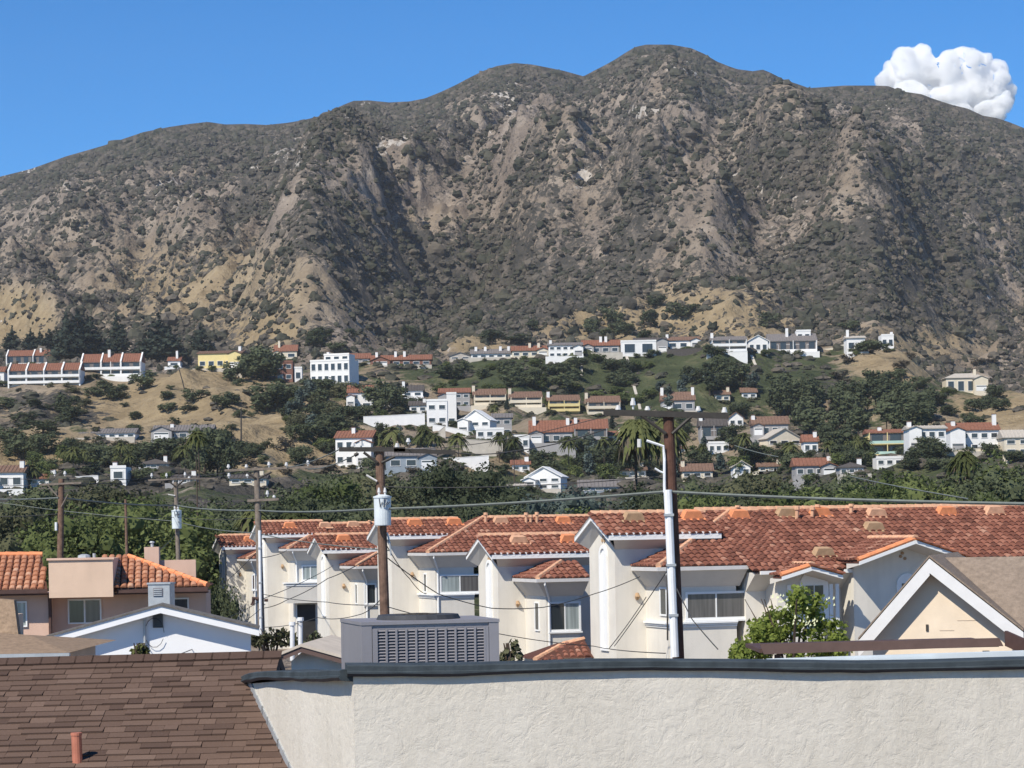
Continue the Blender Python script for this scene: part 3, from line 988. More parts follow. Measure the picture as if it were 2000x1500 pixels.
def make_bay(b, k, polys, roof, D, tile):
    t = b.root
    A, Bx, C = k['A'], k['B'], k['C']
    o = 0.52
    xA = b.hy(C[0], C[1], 0).x
    pA = b.hx(A[0], A[1], xA)
    d, z = -pA.y, pA.z
    xB = b.hy(Bx, A[1], -d).x
    tp = math.tan(R(k.get('pitch', 22)))
    r = k.get('run', 2.0)
    if 'ridge_py' in k:
        r = min((i * .05 for i in range(10, 160)), key=lambda i: abs(b.project((xA + i + .5, -d + i, z + i * tp))[1] - k['ridge_py']))
    xE = b.hy(k['roof_px'], A[1], -d + r).x if 'roof_px' in k else xB
    yb = max(0.2, -d + r + .3)
    # walls
    w = MB().box(xA + o, xB - .25, -d + o, 0.4, 0, z - .1)
    w.build('bay_wall', CREAM, t)
    # hip roof faces, as a closed body
    P0, P1, P2, P3 = (xA, -d, z), (xE, -d, z), (xE, -d + r, z + r * tp), (xA + r, -d + r, z + r * tp)
    if 'roof_px' not in k:
        P2 = (max(xE, xA + r + .02), -d + r, z + r * tp)
    front = [P0, P1, P2, P3]
    yL = yb + .5
    left = [(xA, yL, z), P0, P3, (xA + r, yL, z + r * tp)]
    mb = MB()
    mb.add([P0, P1, P2, P3, (xA, yL, z), (xA + r, yL, z + r * tp), (P2[0], yL, P2[2]), (xE, yL, z)],
           [(0, 1, 2, 3), (4, 0, 3, 5), (3, 2, 6, 5), (1, 7, 6, 2), (0, 4, 7, 1), (4, 5, 6, 7)])
    mb.build('bay_roof', ROOFBASE, roof)
    polys += [front, left]
    ROOFS.append((b, front, t)); ROOFS.append((b, left, t))
    cap_row(b, roof, [(xA, -d, z + .05), (xA + r, -d + r, z + r * tp + .05)], 'hip_cap', .11)
    if 'roof_px' in k:
        cap_row(b, roof, [(xA + r, -d + r, z + r * tp + .05), (xE, -d + r, z + r * tp + .05)])
    # gutter, coves
    g = MB().box(xA - .08, xB, -d - .1, -d + .02, z - .14, z + .0)
    g.box(xA - .08, xA + .02, -d + .03, -.05, z - .14, z)
    g.build('gutter', GUTTER, t)
    h = k.get('cove', .62)
    c = MB()
    c.hexa([(xA, -d, z - .14), (xB, -d, z - .14), (xB - .1, -d + o, z - .14 - h), (xA + o, -d + o, z - .14 - h)],
           [(xA, -d, z - .06), (xB, -d, z - .06), (xB - .1, -d + o + .02, z - .06), (xA + o, -d + o + .02, z - .06)])
    c.hexa([(xA, -.02, z - .14), (xA, -d, z - .14), (xA + o, -d + o, z - .14 - h), (xA + o, -.02, z - .14 - h)],
           [(xA, -.02, z - .06), (xA, -d, z - .06), (xA + o + .02, -d + o, z - .06), (xA + o + .02, -.02, z - .06)])
    c.build('eave_soffit', SOFF, t)
    # downspout elbow at the corner
    x1 = xA + o + .12
    MB().tube([(xA + .3, -d - .05, z - .12), (xA + .3, -d - .05, z - .25), (x1, -d + o - .1, z - .25 - h), (x1, -d + o - .06, z - .6 - h), (x1, -d + o - .06, 0.2)], .045, 6).build('downspout', WHITE, t)
    yf = -d + o
    for q in k.get('win', []):
        a = b.hy(q[0], q[3], yf); e = b.hy(q[2], q[1], yf)
        window_front(b, a.x, e.x, a.z, e.z, yf, q[4] if len(q) > 4 else 2, q[5] if len(q) > 5 else (GLASS, GLASS), .085)
    for q in k.get('lwin', []):
        a = b.hx(q[0], q[1], xA + o); e = b.hx(q[2], q[3], xA + o)
        window_left(b, min(a.y, e.y), max(a.y, e.y), min(a.z, e.z), max(a.z, e.z), xA + o)
    if 'ledge' in k:
        zl = b.hy(A[0], k['ledge'], yf).z
        m = MB()
        for dz, pr, th in ((0, .14, .07), (-.09, .09, .05), (-.16, .05, .05)):
            m.box(xA + o - pr, xB - .25, yf - pr, yf - .003, zl + dz - th, zl + dz)
            m.box(xA + o - pr, xA + o - .003, yf, -.05, zl + dz - th, zl + dz)
        m.build('ledge', WHITE, t)
    if 'balcony' in k:
        zt, zb2 = (b.hy(A[0], v, yf).z for v in k['balcony'])
        m = MB().box(xA + o - .7, xB - .2, yf - .75, yf - .01, zb2, zt)
        bal = m.build('balcony', CREAM, t)
        m = MB().box(xA + o - .78, xB - .2, yf - .84, yf - .012, zt + .003, zt + .08)
        m.box(xA + o - .74, xB - .2, yf - .79, yf - .75 - .003, zt - .14, zt - .06)
        m.build('balcony_rail', WHITE, bal)
        MB().box(xA + o + .1, xB - .5, yf - .1, yf - .004, 0.3, zb2 - .12).build('entry_shade', DARK, t)  # solid panel on the wall, entry shade painted dark
    # wall light
    zl = z - .14 - h - .35
    MB().tube([(xA + .15, -.03, zl - .1), (xA + .15, -.1, zl), (xA + .15, -.06, zl + .12)], [.07, .1, .06], 7).build('wall_lamp', TERRABROWN, t)
    return xA, xB, d, z, r, tp


T1 = townhouse('tallest cream townhouse with narrow arched tower and wide window behind the main wooden pole', 1201, 90, 1046, 1385, tall=True, singles=140, seed=1,
               bay=dict(A=(1286, 1108), B=1460, C=(1235, 1112), ridge_py=1000, roof_px=1480, win=[(1343, 1158, 1453, 1207, 2, (BLIND, BLIND))],
                        lwin=[(1291, 1150, 1303, 1200)], ledge=1216))
T2 = townhouse('lower cream townhouse with arched niche and curtained window just beyond the air conditioner', 972, 104, 1084, 1150, tall=False, singles=200, seed=2,
               bay=dict(A=(1050, 1131), B=1150, C=(1003, 1137), run=1.6, win=[(1076, 1178, 1130, 1230, 2, (GLASS, CURT))], lwin=[(1046, 1178, 1054, 1230)]))
T3 = townhouse('cream townhouse with a hip roof bay and wide pale window above the air conditioner', 765, 122, 1047, 895, tall=True, singles=150, seed=3,
               bay=dict(A=(835, 1080), B=940, C=(798, 1085), ridge_py=1013, roof_px=1170, win=[(862, 1124, 934, 1156, 2, (CURT, BLIND))], lwin=[(829, 1122, 834, 1155)], ledge=1161))
T4 = townhouse('cream townhouse with gabled niche wall partly hidden by the pole carrying the larger transformer', 642, 131, 1075, 745, tall=False, seed=4,
               bay=dict(A=(697, 1106), B=762, C=(665, 1112), run=1.7, win=[(714, 1142, 732, 1178, 1)], lwin=[(695, 1142, 699, 1178)]))
T5 = townhouse('cream townhouse with a solid white balcony over a dark entry', 522, 152, 1045, 628, tall=True, seed=5,
               bay=dict(A=(562, 1072), B=632, C=(546, 1075), ridge_py=1024, roof_px=740, win=[(592, 1106, 620, 1132, 2, (CURT, CURT))], balcony=(1140, 1178)))
T6 = townhouse('smallest cream townhouse at the far end of the row beside dark trees', 443, 170, 1069, 500, tall=False, seed=6,
               bay=dict(A=(482, 1092), B=512, C=(464, 1097), run=1.6, win=[(494, 1124, 500, 1150, 1, (BROWN, BROWN))]))

# ------------------------------------------------------------------ the wide near wing on the right end of the row
def near_wing():
    b0 = T1
    xA = b0.hy(1235, 1112, 0).x
    pA = b0.hx(1286, 1108, xA); d, z = -pA.y, pA.z
    tp = math.tan(R(22))
    loc = b0.M @ Vector((b0.hy(1462, 1108, -d).x, -d, 0)); loc.z = 0
    t = thing('townhouse', 'wide cream townhouse wing with two shadowed gables and the largest red tile roof', 'townhouse', loc, R(18), 'row of cream townhouses with red tile roofs')
    b = Bld(t)
    r = min((i * .05 for i in range(10, 200)), key=lambda i: abs(b.project((i * 0 + 1.0, i, z + i * tp))[1] - 998))
    xR = b.hy(2130, 1050, r).x
    e = -0.55                                   # this eave reaches a little lower
    ze = z + e * tp
    rb = MB().slab([(0.02, e, ze), (0.02, r, z + r * tp), (0.02, 2 * r, z), (0.02, 2 * r, z - .12), (0.02, r, z + r * tp - .12), (0.02, e, ze - .1)], (xR, 0, 0))
    roof = rb.build('roof', ROOFBASE, t)
    main = [(0.02, e, ze), (xR, e, ze), (xR, r, z + r * tp), (0.02, r, z + r * tp)]
    ROOFS.append((b, main, t))
    cap_row(b, roof, [(0.0, r, z + r * tp + .04), (xR, r, z + r * tp + .04)])
    MB().box(0.02, xR - .2, .35, r * 1.8, 0, z - .12).build('wall', CREAM, t)
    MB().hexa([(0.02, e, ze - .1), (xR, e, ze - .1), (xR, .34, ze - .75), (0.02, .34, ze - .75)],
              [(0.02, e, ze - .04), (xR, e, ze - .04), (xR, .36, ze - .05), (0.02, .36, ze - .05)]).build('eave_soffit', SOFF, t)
    for p0, p1 in ((1484, 1524), (1648, 1702)):
        xa, xb = b.hy(p0, 1115, e).x, b.hy(p1, 1115, e).x
        MB().box(xa, xb, e - .1, e + .01, ze - .12, ze + .01).build('gutter', WHITE, t)
    polys = [main]
    hidden = []
    for nm, yg, apex, L_, R_, oh in (('entry', -1.75, (1587, 1106), (1527, 1126), (1646, 1122), 1.05), ('front', -1.75, (1785, 1054), (1678, 1099), (1898, 1088), 1.05)):
        a, l, q = b.hy(*apex, yg), b.hy(*L_, yg), b.hy(*R_, yg)
        zl = (l.z + q.z) / 2
        hw = (q.x - l.x) / 2; cx = (q.x + l.x) / 2; rise = a.z - zl
        back = (zl - z) / tp; top_back = (a.z - z) / tp + .05
        # two sloping faces running back into the main roof
        lf = [(cx - hw, yg, zl), (cx, yg, a.z), (cx, top_back, a.z), (cx - hw, max(back, yg + .3), zl)]
        rf = [(cx + hw, yg, zl), (cx, yg, a.z), (cx, top_back, a.z), (cx + hw, max(back, yg + .3), zl)]
        m = MB(); m.slab(lf, (0, 0, -.09)); m.slab(rf, (0, 0, -.09)); m.build('gable_roof', ROOFBASE, roof)
        polys += [[Vector(p) + Vector((0, 0, .01)) for p in lf], [Vector(p) + Vector((0, 0, .01)) for p in rf]]
        cap_row(b, roof, [(cx, yg, a.z + .05), (cx, top_back, a.z + .05)])
        cap_row(b, roof, [(cx - hw, yg + .08, zl + .05), (cx, yg + .08, a.z + .05), (cx + hw, yg + .08, zl + .05)], 'verge_cap', .1, TERRA)
        m = MB()
        for p, s in (((cx - hw, zl), (cx, a.z)), ((cx, a.z), (cx + hw, zl))):
            m.slab([(p[0], yg - .03, p[1] - .02), (s[0], yg - .03, s[1] - .02), (s[0], yg - .03, s[1] - .15), (p[0], yg - .03, p[1] - .15)], (0, .05, 0))
        m.build('rake_board', WHITE, t)
        yw = yg + oh
        ww = hw - .28
        MB().slab([(cx - ww, yw, 0), (cx + ww, yw, 0), (cx + ww, yw, zl - .1), (cx, yw, zl - .1 + rise * ww / hw), (cx - ww, yw, zl - .1)], (0, 1.6, 0)).build('gable_wall', CREAM, t)
        m = MB()
        sl = rise / hw
        for s in (-1, 1):
            m.hexa([(cx + s * hw, yg + .02, zl - .15), (cx, yg + .02, a.z - .15), (cx, yw + .01, a.z - .3), (cx + s * hw, yw + .01, zl - .3)],
                   [(cx + s * hw, yg + .02, zl - .1), (cx, yg + .02, a.z - .1), (cx, yw + .01, a.z - .1), (cx + s * hw, yw + .01, zl - .1)])
        m.build('rake_soffit', SOFF, t)
        if nm == 'entry':
            w0, w1 = b.hy(1571, 1212, yw), b.hy(1607, 1142, yw)
            cxw, hww = (w0.x + w1.x) / 2, (w1.x - w0.x) / 2
            out, inn = arch_pts(cxw, hww + .2, w0.z - .1, w1.z - .06), arch_pts(cxw, hww, w0.z, w1.z - .4)
            m = MB().slab([(p[0], yw - .07, p[1]) for p in out], (0, .06, 0)); fr = m.build('window', WHITE, t)
            inn = [(cxw - hww, w0.z), (cxw + hww, w0.z), (cxw + hww, w1.z), (cxw - hww, w1.z)]
            for i in range(2):
                for j in range(3):
                    h = (w1.z - w0.z) / 3
                    MB().box(cxw - hww + i * hww + .025, cxw + (i - 1) * hww + hww - .025, yw - .085, yw - .072, w0.z + j * h + .02, w0.z + (j + 1) * h - .02).build('pane', GLASS if j == 2 else CURT, fr)
            m = MB()
            for px in (1540, 1622, 1634):
                x = b.hy(px, 1180, yw).x
                m.box(x - .07, x + .07, yw - .09, yw - .003, 0, w1.z + .02)
            m.build('pilaster', WHITE, t)
        else:
            w0, w1 = b.hy(1751, 1180, yw), b.hy(1790, 1119, yw)
            cxw, hww = (w0.x + w1.x) / 2, (w1.x - w0.x) / 2
            m = MB().slab([(p[0], yw - .07, p[1]) for p in arch_pts(cxw, hww, w0.z, w1.z - hww)], (0, .06, 0)); fr = m.build('window', WHITE, t)
            MB().box(cxw - hww + .2, cxw + hww - .2, yw - .085, yw - .072, w0.z + .1, w1.z - hww + .05).build('pane', GLASS, fr)
            m = MB()
            for dx, dz in ((-.1, -.62), (.08, -.7), (-.02, -.5)):
                m.tube([(cx + dx, yw - .05, a.z + dz), (cx + dx, yw, a.z + dz)], .06, 8)
            m.build('gable_vent', TERRABROWN, t)
            x = b.hy(1870, 1090, yw).x; zc = b.hy(1870, 1098, yw).z
            m = MB().tube([(x, yw - .3, zc + .25), (x, yw - .3, zc)], .05, 6); m.tube([(x, yw - .3, zc), (x + .18, yw - .55, zc - .05)], .08, 7)
            m.build('flood_lamp', WHITE, t)
        for s in ((1,) if nm == 'entry' else ()):
            x = b.hy(1684, 1115, .3).x
            MB().tube([(x, e - .05, ze - .05), (x, e - .05, ze - .2), (x, .25, ze - .75), (x, .27, .2)], .055, 6).build('downspout', WHITE, t)
            x = b.hy(1516, 1115, .3).x
            MB().tube([(x, e - .05, ze - .05), (x, e - .05, ze - .2), (x, .25, ze - .75), (x, .27, .2)], .055, 6).build('downspout', WHITE, t)
    tile_roof(b, roof, polys, .28, .36, 300, seed=9, visible=lambda p: True)
    return b


TW = near_wing()

# roof vents and pipes on the townhouse roofs ----------------------
def roof_hit(px, py):
    best = None
    for b, poly, t in ROOFS:
        o, r, s, n, p2 = plane_frame(poly)
        ro, rd = b.lray(px, py)
        den = rd.dot(n)
        if abs(den) < 1e-6:
            continue
        k = (o - ro).dot(n) / den
        h = ro + rd * k
        if k > 0 and in_poly((h - o).dot(r), (h - o).dot(s), p2) and (best is None or k < best[0]):
            best = (k, b, h, r, s, n, t)
    return best


VENTS = [(565, 1030, 0), (634, 1030, 1), (689, 1028, 1), (809, 1026, 0), (886, 1024, 0), (977, 1022, 1), (1099, 1021, 0), (670, 1056, 0), (486, 1056, 0), (1012, 1061, 1), (1110, 1058, 0), (1236, 1017, 2),
         (1350, 1013, 0), (1442, 1012, 0), (1534, 1008, 2), (1600, 1007, 0), (1710, 1009, 1), (1847, 1005, 0), (1940, 1004, 1), (1705, 1036, 2), (1607, 1086, 2)]
for px, py, c in VENTS:
    h = roof_hit(px, py)
    if not h:
        continue
    _, b, p, r, s, n, t = h
    w, L, hh = .46, .46, .36
    m = MB()
    bt = [p - r * w - s * L * .5, p + r * w - s * L * .5, p + r * w * .8 + s * L * .6, p - r * w * .8 + s * L * .6]
    m.hexa(bt, [p - r * w * .62 - s * L * .3 + n * hh, p + r * w * .62 - s * L * .3 + n * hh, bt[2] - r * w * .25 + n * (hh * .75), bt[3] + r * w * .25 + n * (hh * .75)])
    m.hexa([bt[0] - s * .06 - r * .05, bt[1] - s * .06 + r * .05, bt[1] + r * .05 + s * .1, bt[0] - r * .05 + s * .1], [bt[0] - s * .06 - r * .05 + n * .07, bt[1] - s * .06 + r * .05 + n * .07, bt[1] + r * .05 + s * .1 + n * .09, bt[0] - r * .05 + s * .1 + n * .09])
    roof_o = [q for q in t.children if q.name.split('.')[0] == 'roof'][0]
    m.build('roof_vent', (TERRA, TERRATAN, TERRABROWN)[c], roof_o)
for px, pt, pb in [(949, 1001, 1022), (1028, 1001, 1024), (1037, 1006, 1024), (1049, 1000, 1024), (1441, 987, 1004), (1557, 989, 1016), (1587, 990, 1014), (1597, 985, 1008), (1663, 984, 1006), (722, 1016, 1026)]:
    h = roof_hit(px, pb)
    if not h:
        continue
    _, b, p, r, s, n, t = h
    Yw = (b.M @ p).y
    hh = (pb - pt) / F * Yw
    roof_o = [q for q in t.children if q.name.split('.')[0] == 'roof'][0]
    MB().tube([p - n * .1, p + Vector((0, 0, hh * .75)), p + Vector((0, 0, hh * .76)), p + Vector((0, 0, hh))], [.08, .075, .12, .11], 8).build('vent_pipe', TERRATAN, roof_o)
# ------------------------------------------------------------------ the building in front: textured stucco wall and its coping
def stucco_mat():
    m, nt, b = nodes('trowelled_stucco', 0.95, 0.1)
    L = nt.links.new
    tc = N(nt, 'ShaderNodeTexCoord')
    n0 = N(nt, 'ShaderNodeTexNoise', Scale=0.9, Detail=4.0)
    L(tc.outputs['Object'], n0.inputs['Vector'])
    r = ramp(nt, n0.outputs['Fac'], [(0.35, (0.575, 0.53, 0.455)), (0.65, (0.64, 0.595, 0.52))])
    # skip-trowel patches: ragged plateaus with a fine sand texture
    n1 = N(nt, 'ShaderNodeTexNoise', Scale=7.2, Detail=8.0, Roughness=0.66, Distortion=0.55)
    L(tc.outputs['Object'], n1.inputs['Vector'])
    rr = ramp(nt, n1.outputs['Fac'], [(0.38, (0, 0, 0)), (0.50, (0.6, 0.6, 0.6)), (0.58, (0.7, 0.7, 0.7)), (0.70, (1.0, 1.0, 1.0))])
    n2 = N(nt, 'ShaderNodeTexNoise', Scale=19.0, Detail=7.0, Roughness=0.7, Distortion=0.3)
    L(tc.outputs['Object'], n2.inputs['Vector'])
    ad = N(nt, 'ShaderNodeMath', operation='MULTIPLY_ADD'); L(n2.outputs['Fac'], ad.inputs[0]); ad.inputs[1].default_value = 1.1; L(rr.outputs[0], ad.inputs[2])
    bp = N(nt, 'ShaderNodeBump', Strength=0.36, Distance=0.015)
    L(ad.outputs[0], bp.inputs['Height']); L(bp.outputs[0], b.inputs['Normal'])
    mp = N(nt, 'ShaderNodeMapping'); mp.inputs['Scale'].default_value = (2.6, 2.6, .22)
    n4 = N(nt, 'ShaderNodeTexNoise', Scale=1.0, Detail=7.0, Roughness=0.65)
    L(tc.outputs['Object'], mp.inputs['Vector']); L(mp.outputs[0], n4.inputs['Vector'])
    rs = ramp(nt, n4.outputs['Fac'], [(0.28, (.86, .85, .83)), (0.52, (1, 1, 1))])
    mx = N(nt, 'ShaderNodeMix', data_type='RGBA', blend_type='MULTIPLY'); mx.inputs[0].default_value = .8
    L(r.outputs[0], mx.inputs[6]); L(rs.outputs[0], mx.inputs[7])
    rc = ramp(nt, n2.outputs['Fac'], [(0.3, (.93, .93, .93)), (0.6, (1.03, 1.03, 1.03))])
    m2 = N(nt, 'ShaderNodeMix', data_type='RGBA', blend_type='MULTIPLY'); m2.inputs[0].default_value = 1
    L(mx.outputs[2], m2.inputs[6]); L(rc.outputs[0], m2.inputs[7])
    L(m2.outputs[2], b.inputs['Base Color'])
    return m


STUCCO = stucco_mat()
COPING = plain('blue_grey_coping', (0.052, 0.064, 0.072), 0.7, 0.25, 3.5, 0.3, 14, spec=0.12, streak=.3, sfreq=5)
COPDARK = plain('coping_underside', (0.045, 0.042, 0.046), 0.6, 0.2, 3)
WHITEROOF = plain('white_roof_coating', (0.55, 0.60, 0.62), 0.7, 0.08, 2)

front = thing('stucco_building', 'pale rough stucco wall topped by a dark blue grey metal coping', 'building', (0, 0, 0))
CO = P(690, 1318, 19.0)                                # convex corner
LE = P(485, 1336, 23.34)                               # where the side wall meets the shingles
RE = P(2250, 1302, 19.8)
fd = (Vector((RE.x, RE.y, 0)) - Vector((CO.x, CO.y, 0))).normalized()
ln = Vector((LE.x - CO.x, LE.y - CO.y, 0)).normalized()
nF = Vector((fd.y, -fd.x, 0))                          # outward of the front wall
th = 0.2
mb = MB()
zc = CO.z + .02
mb.hexa([(CO.x, CO.y, 0), (RE.x, RE.y, 0), (RE.x - nF.x * th, RE.y - nF.y * th, 0), (CO.x - nF.x * th + ln.x * .01, CO.y - nF.y * th, 0)],
        [(CO.x, CO.y, zc), (RE.x, RE.y, RE.z), (RE.x - nF.x * th, RE.y - nF.y * th, RE.z), (CO.x - nF.x * th, CO.y - nF.y * th, zc)])
mb.build('front_wall', STUCCO, front)
nL = Vector((ln.y, -ln.x, 0))                          # check it points left/outwards
if nL.x > 0:
    nL = -nL
s0 = CO + ln * .004; s1 = LE + ln * .05
mb = MB().hexa([(s0.x, s0.y, 0), (s0.x - nL.x * th, s0.y - nL.y * th, 0), (s1.x - nL.x * th, s1.y - nL.y * th, 0), (s1.x, s1.y, 0)],
               [(s0.x, s0.y, CO.z - .005), (s0.x - nL.x * th, s0.y - nL.y * th, CO.z - .005), (s1.x - nL.x * th, s1.y - nL.y * th, LE.z), (s1.x, s1.y, LE.z)])
mb.build('side_wall', STUCCO, front)


def coping(name, a, c, zfun, nrm, seed, seg=0.22):
    """bent metal coping along a wall top, slightly wavy like hand-fitted flashing"""
    rr = random.Random(seed)
    d = Vector((c.x - a.x, c.y - a.y, 0)); n = int(d.length / seg)
    prof = [(.045, -.012, 1), (.062, .012, 1), (.062, .024, 0), (.05, .030, 0), (.05, .066, 0), (.035, .075, 0), (-.28, .079, 0), (-.28, -.05, 0)]
    mb = MB(); rings = []
    j1 = j2 = 0
    for i in range(n + 1):
        p = Vector((a.x, a.y, 0)) + d * (i / n)
        j1 = j1 * .8 + rr.uniform(-.006, .006); j2 = j2 * .75 + rr.uniform(-.003, .003)
        z = zfun(i / n)
        rings.append([p + nrm * (o + (.01 * j2 / .01 if k < 3 else 0)) + Vector((0, 0, z + h + (j1 if k < 2 else j2))) for k, (o, h, _) in enumerate(prof)])
    k = len(prof)
    for i in range(n):
        for j in range(k - 1):
            mb.add([rings[i][j], rings[i + 1][j], rings[i + 1][j + 1], rings[i][j + 1]], [(0, 1, 2, 3)], 1 if j == 0 else 0)
    mb.add(rings[0], [tuple(range(k))]); mb.add(rings[-1], [tuple(range(k))[::-1]])
    return mb.build(name, [COPING, COPDARK], front)


coping('coping', CO - fd * .05, RE, lambda t: CO.z + (RE.z - CO.z) * t + .0 + .012 * math.sin(t * 5.2 + .4) - .01 * math.sin(t * 13), nF, 3)
ce = CO - fd * .055
coping('coping', s1 + ln * .12, Vector((ce.x, ce.y, 0)) + nL * .0, lambda t: LE.z - .01 + (CO.z - LE.z - .02) * t ** 0.8 + .01 * math.sin(t * 6), nL, 5)
# lead flashing where the shingles meet the side wall, flat roof and far parapet
BR_Y0, BR_TH = 24.0, math.tan(R(20))
RIDGE0 = P(0, 1287, BR_Y0); RIDGE1 = P(540, 1273, BR_Y0)


def broof_z(x, y):
    return RIDGE0.z + (RIDGE1.z - RIDGE0.z) * (x - RIDGE0.x) / (RIDGE1.x - RIDGE0.x) - (BR_Y0 - y) * BR_TH


pa = LE; pb = P(560, 1500, 21.56)
m = MB(); n = 14
for i in range(n):
    q0 = LE + (Vector((CO.x, CO.y, 0)) - Vector((LE.x, LE.y, 0))) * (i / n * 0.75); q1 = LE + (Vector((CO.x, CO.y, 0)) - Vector((LE.x, LE.y, 0))) * ((i + 1.15) / n * 0.75)
    za, zb = broof_z(q0.x, q0.y), broof_z(q1.x, q1.y)
    m.slab([(q0.x, q0.y, za - .03), (q1.x, q1.y, zb - .03), (q1.x, q1.y, zb + .05), (q0.x, q0.y, za + .05)], tuple(nL * .012))
m.build('step_flashing', GALV, front)
zr = CO.z - .55
MB().hexa([(CO.x + .1, CO.y + .3, zr - .1), (RE.x, RE.y + .3, zr - .1), (RE.x, 30, zr - .1), (CO.x - .3, 30, zr - .1)],
          [(CO.x + .1, CO.y + .3, zr), (RE.x, RE.y + .3, zr), (RE.x, 30, zr), (CO.x - .3, 30, zr)]).build('roof_deck', WHITEROOF, front)
a, c = P(1500, 1288, 30.05), P(2300, 1262, 30.05)
MB().slab([(a.x, 30.05, 0), (c.x, 30.05, 0), (c.x, 30.05, c.z), (a.x, 30.05, a.z)], (0, .2, 0)).build('rear_parapet', WHITEROOF, front)

# ------------------------------------------------------------------ air conditioner behind the coping
ACM = plain('grey_enamel', (0.225, 0.215, 0.228), 0.5, 0.06, 3)
ACD = plain('dark_coil', (0.05, 0.052, 0.058), 0.7, 0.2, 6)
YA = 21.0
k = P(706, 1212, YA)
ac = thing('air_conditioner', 'large grey rooftop air conditioner with a louvred coil panel behind the coping', 'air conditioner', (k.x, k.y, zr), R(14))
b = Bld(ac)
top = b.hy(840, 1212, 0).z
W = b.hy(974, 1208, 0).x
Dp = 1.05
z1 = top; z0 = .06
MB().box(-.02, W + .02, -.02, Dp + .02, 0, z0).build('base_pan', ACM, ac)
MB().box(.05, W - .05, .05, Dp - .05, z0 + .002, z1 - .035).build('coil', ACD, ac)
MB().box(-.006, W + .006, -.006, Dp + .006, z1 - .028, z1).build('top_cover', ACM, ac)
for x0, y0 in ((0, 0), (W - .09, 0), (0, Dp - .12), (W - .09, Dp - .12)):
    MB().box(x0, x0 + .09, y0, y0 + .12, z0 + .001, z1 - .03).build('corner_post', ACM, ac)
MB().box(.091, W - .091, .012, .03, z1 - .07, z1 - .03).build('header_panel', ACM, ac)
nb = 11; step = (W - .26) / nb
sl_me = None
zt = z1 - .075
i = 0
zz = zt
while zz > z0 + .05:
    if sl_me is None:
        m = MB(); m.hexa([(.1, .004, -.014), (W - .1, .004, -.014), (W - .1, .024, .004), (.1, .024, .004)], [(.1, .001, -.010), (W - .1, .001, -.010), (W - .1, .021, .008), (.1, .021, .008)])
        sl_me = m.mesh('louver_slat', ACM)
    link('louver_slat', sl_me, ac, (0, 0, zz)); zz -= .027
bm_ = MB().box(-.009, .009, -.006, .003, z0 + .01, zt + .012).mesh('grille_bar', ACM)
for i in range(nb + 1):
    link('grille_bar', bm_, ac, (.13 + step * i, 0, 0))
MB().box(.095, .128, -.004, .02, z0 + .005, zt + .012).build('side_strip', ACM, ac); MB().box(W - .128, W - .095, -.004, .02, z0 + .005, zt + .012).build('side_strip', ACM, ac)
MB().box(.002, .02, .121, Dp - .121, z0 + .002, z1 - .03).build('end_panel', ACM, ac)
MB().box(W - .02, W - .002, .121, Dp - .121, z0 + .002, z1 - .03).build('end_panel', ACM, ac)
m = MB(); cx, cy = W * .5, Dp * .5
for rr_ in (.09, .18, .27, .35):
    m.tube([(cx + rr_ * math.cos(t * .3491), cy + rr_ * math.sin(t * .3491), z1 + .035 * (1 - (rr_ / .38) ** 2) + .012) for t in range(19)], .007, 5, cap=False)
for t in range(10):
    a_ = t * .6283
    m.tube([(cx + q * math.cos(a_), cy + q * math.sin(a_), z1 + .035 * (1 - (q / .38) ** 2) + .012) for q in (.03, .15, .26, .36)], .007, 5)
m.build('fan_guard', DARKMETAL, ac)
m = MB().tube([(cx, cy, z1 + .001), (cx, cy, z1 + .04)], [.38, .36], 24); m.build('fan_ring', ACD, ac)

# ------------------------------------------------------------------ brown shingle roof, lower left
def shingle_mat(name, attr):
    m, nt, b = nodes(name, 0.95, 0.08)
    f = N(nt, 'ShaderNodeAttribute', attribute_name='tint').outputs['Fac'] if attr else N(nt, 'ShaderNodeObjectInfo').outputs['Random']
    r = ramp(nt, f, [(0.0, (0.085, 0.056, 0.045)), (0.12, (0.110, 0.073, 0.057)), (0.85, (0.140, 0.094, 0.073)), (1.0, (0.168, 0.115, 0.09))])
    tc = N(nt, 'ShaderNodeTexCoord'); n = N(nt, 'ShaderNodeTexNoise', Scale=160.0, Detail=3.0); nt.links.new(tc.outputs['Object'], n.inputs['Vector'])
    n3 = N(nt, 'ShaderNodeTexNoise', Scale=1.1, Detail=3.0); nt.links.new(tc.outputs['Object'], n3.inputs['Vector'])
    mx = N(nt, 'ShaderNodeMix', data_type='RGBA', blend_type='MULTIPLY'); mx.inputs[0].default_value = .7
    rn = ramp(nt, n.outputs['Fac'], [(0.3, (.6, .6, .6)), (0.7, (1.3, 1.3, 1.3))])
    nt.links.new(r.outputs[0], mx.inputs[6]); nt.links.new(rn.outputs[0], mx.inputs[7])
    nt.links.new(mx.outputs[2], b.inputs['Base Color'])
    bp = N(nt, 'ShaderNodeBump', Strength=0.5, Distance=0.004); nt.links.new(n.outputs['Fac'], bp.inputs['Height']); nt.links.new(bp.outputs[0], b.inputs['Normal'])
    return m


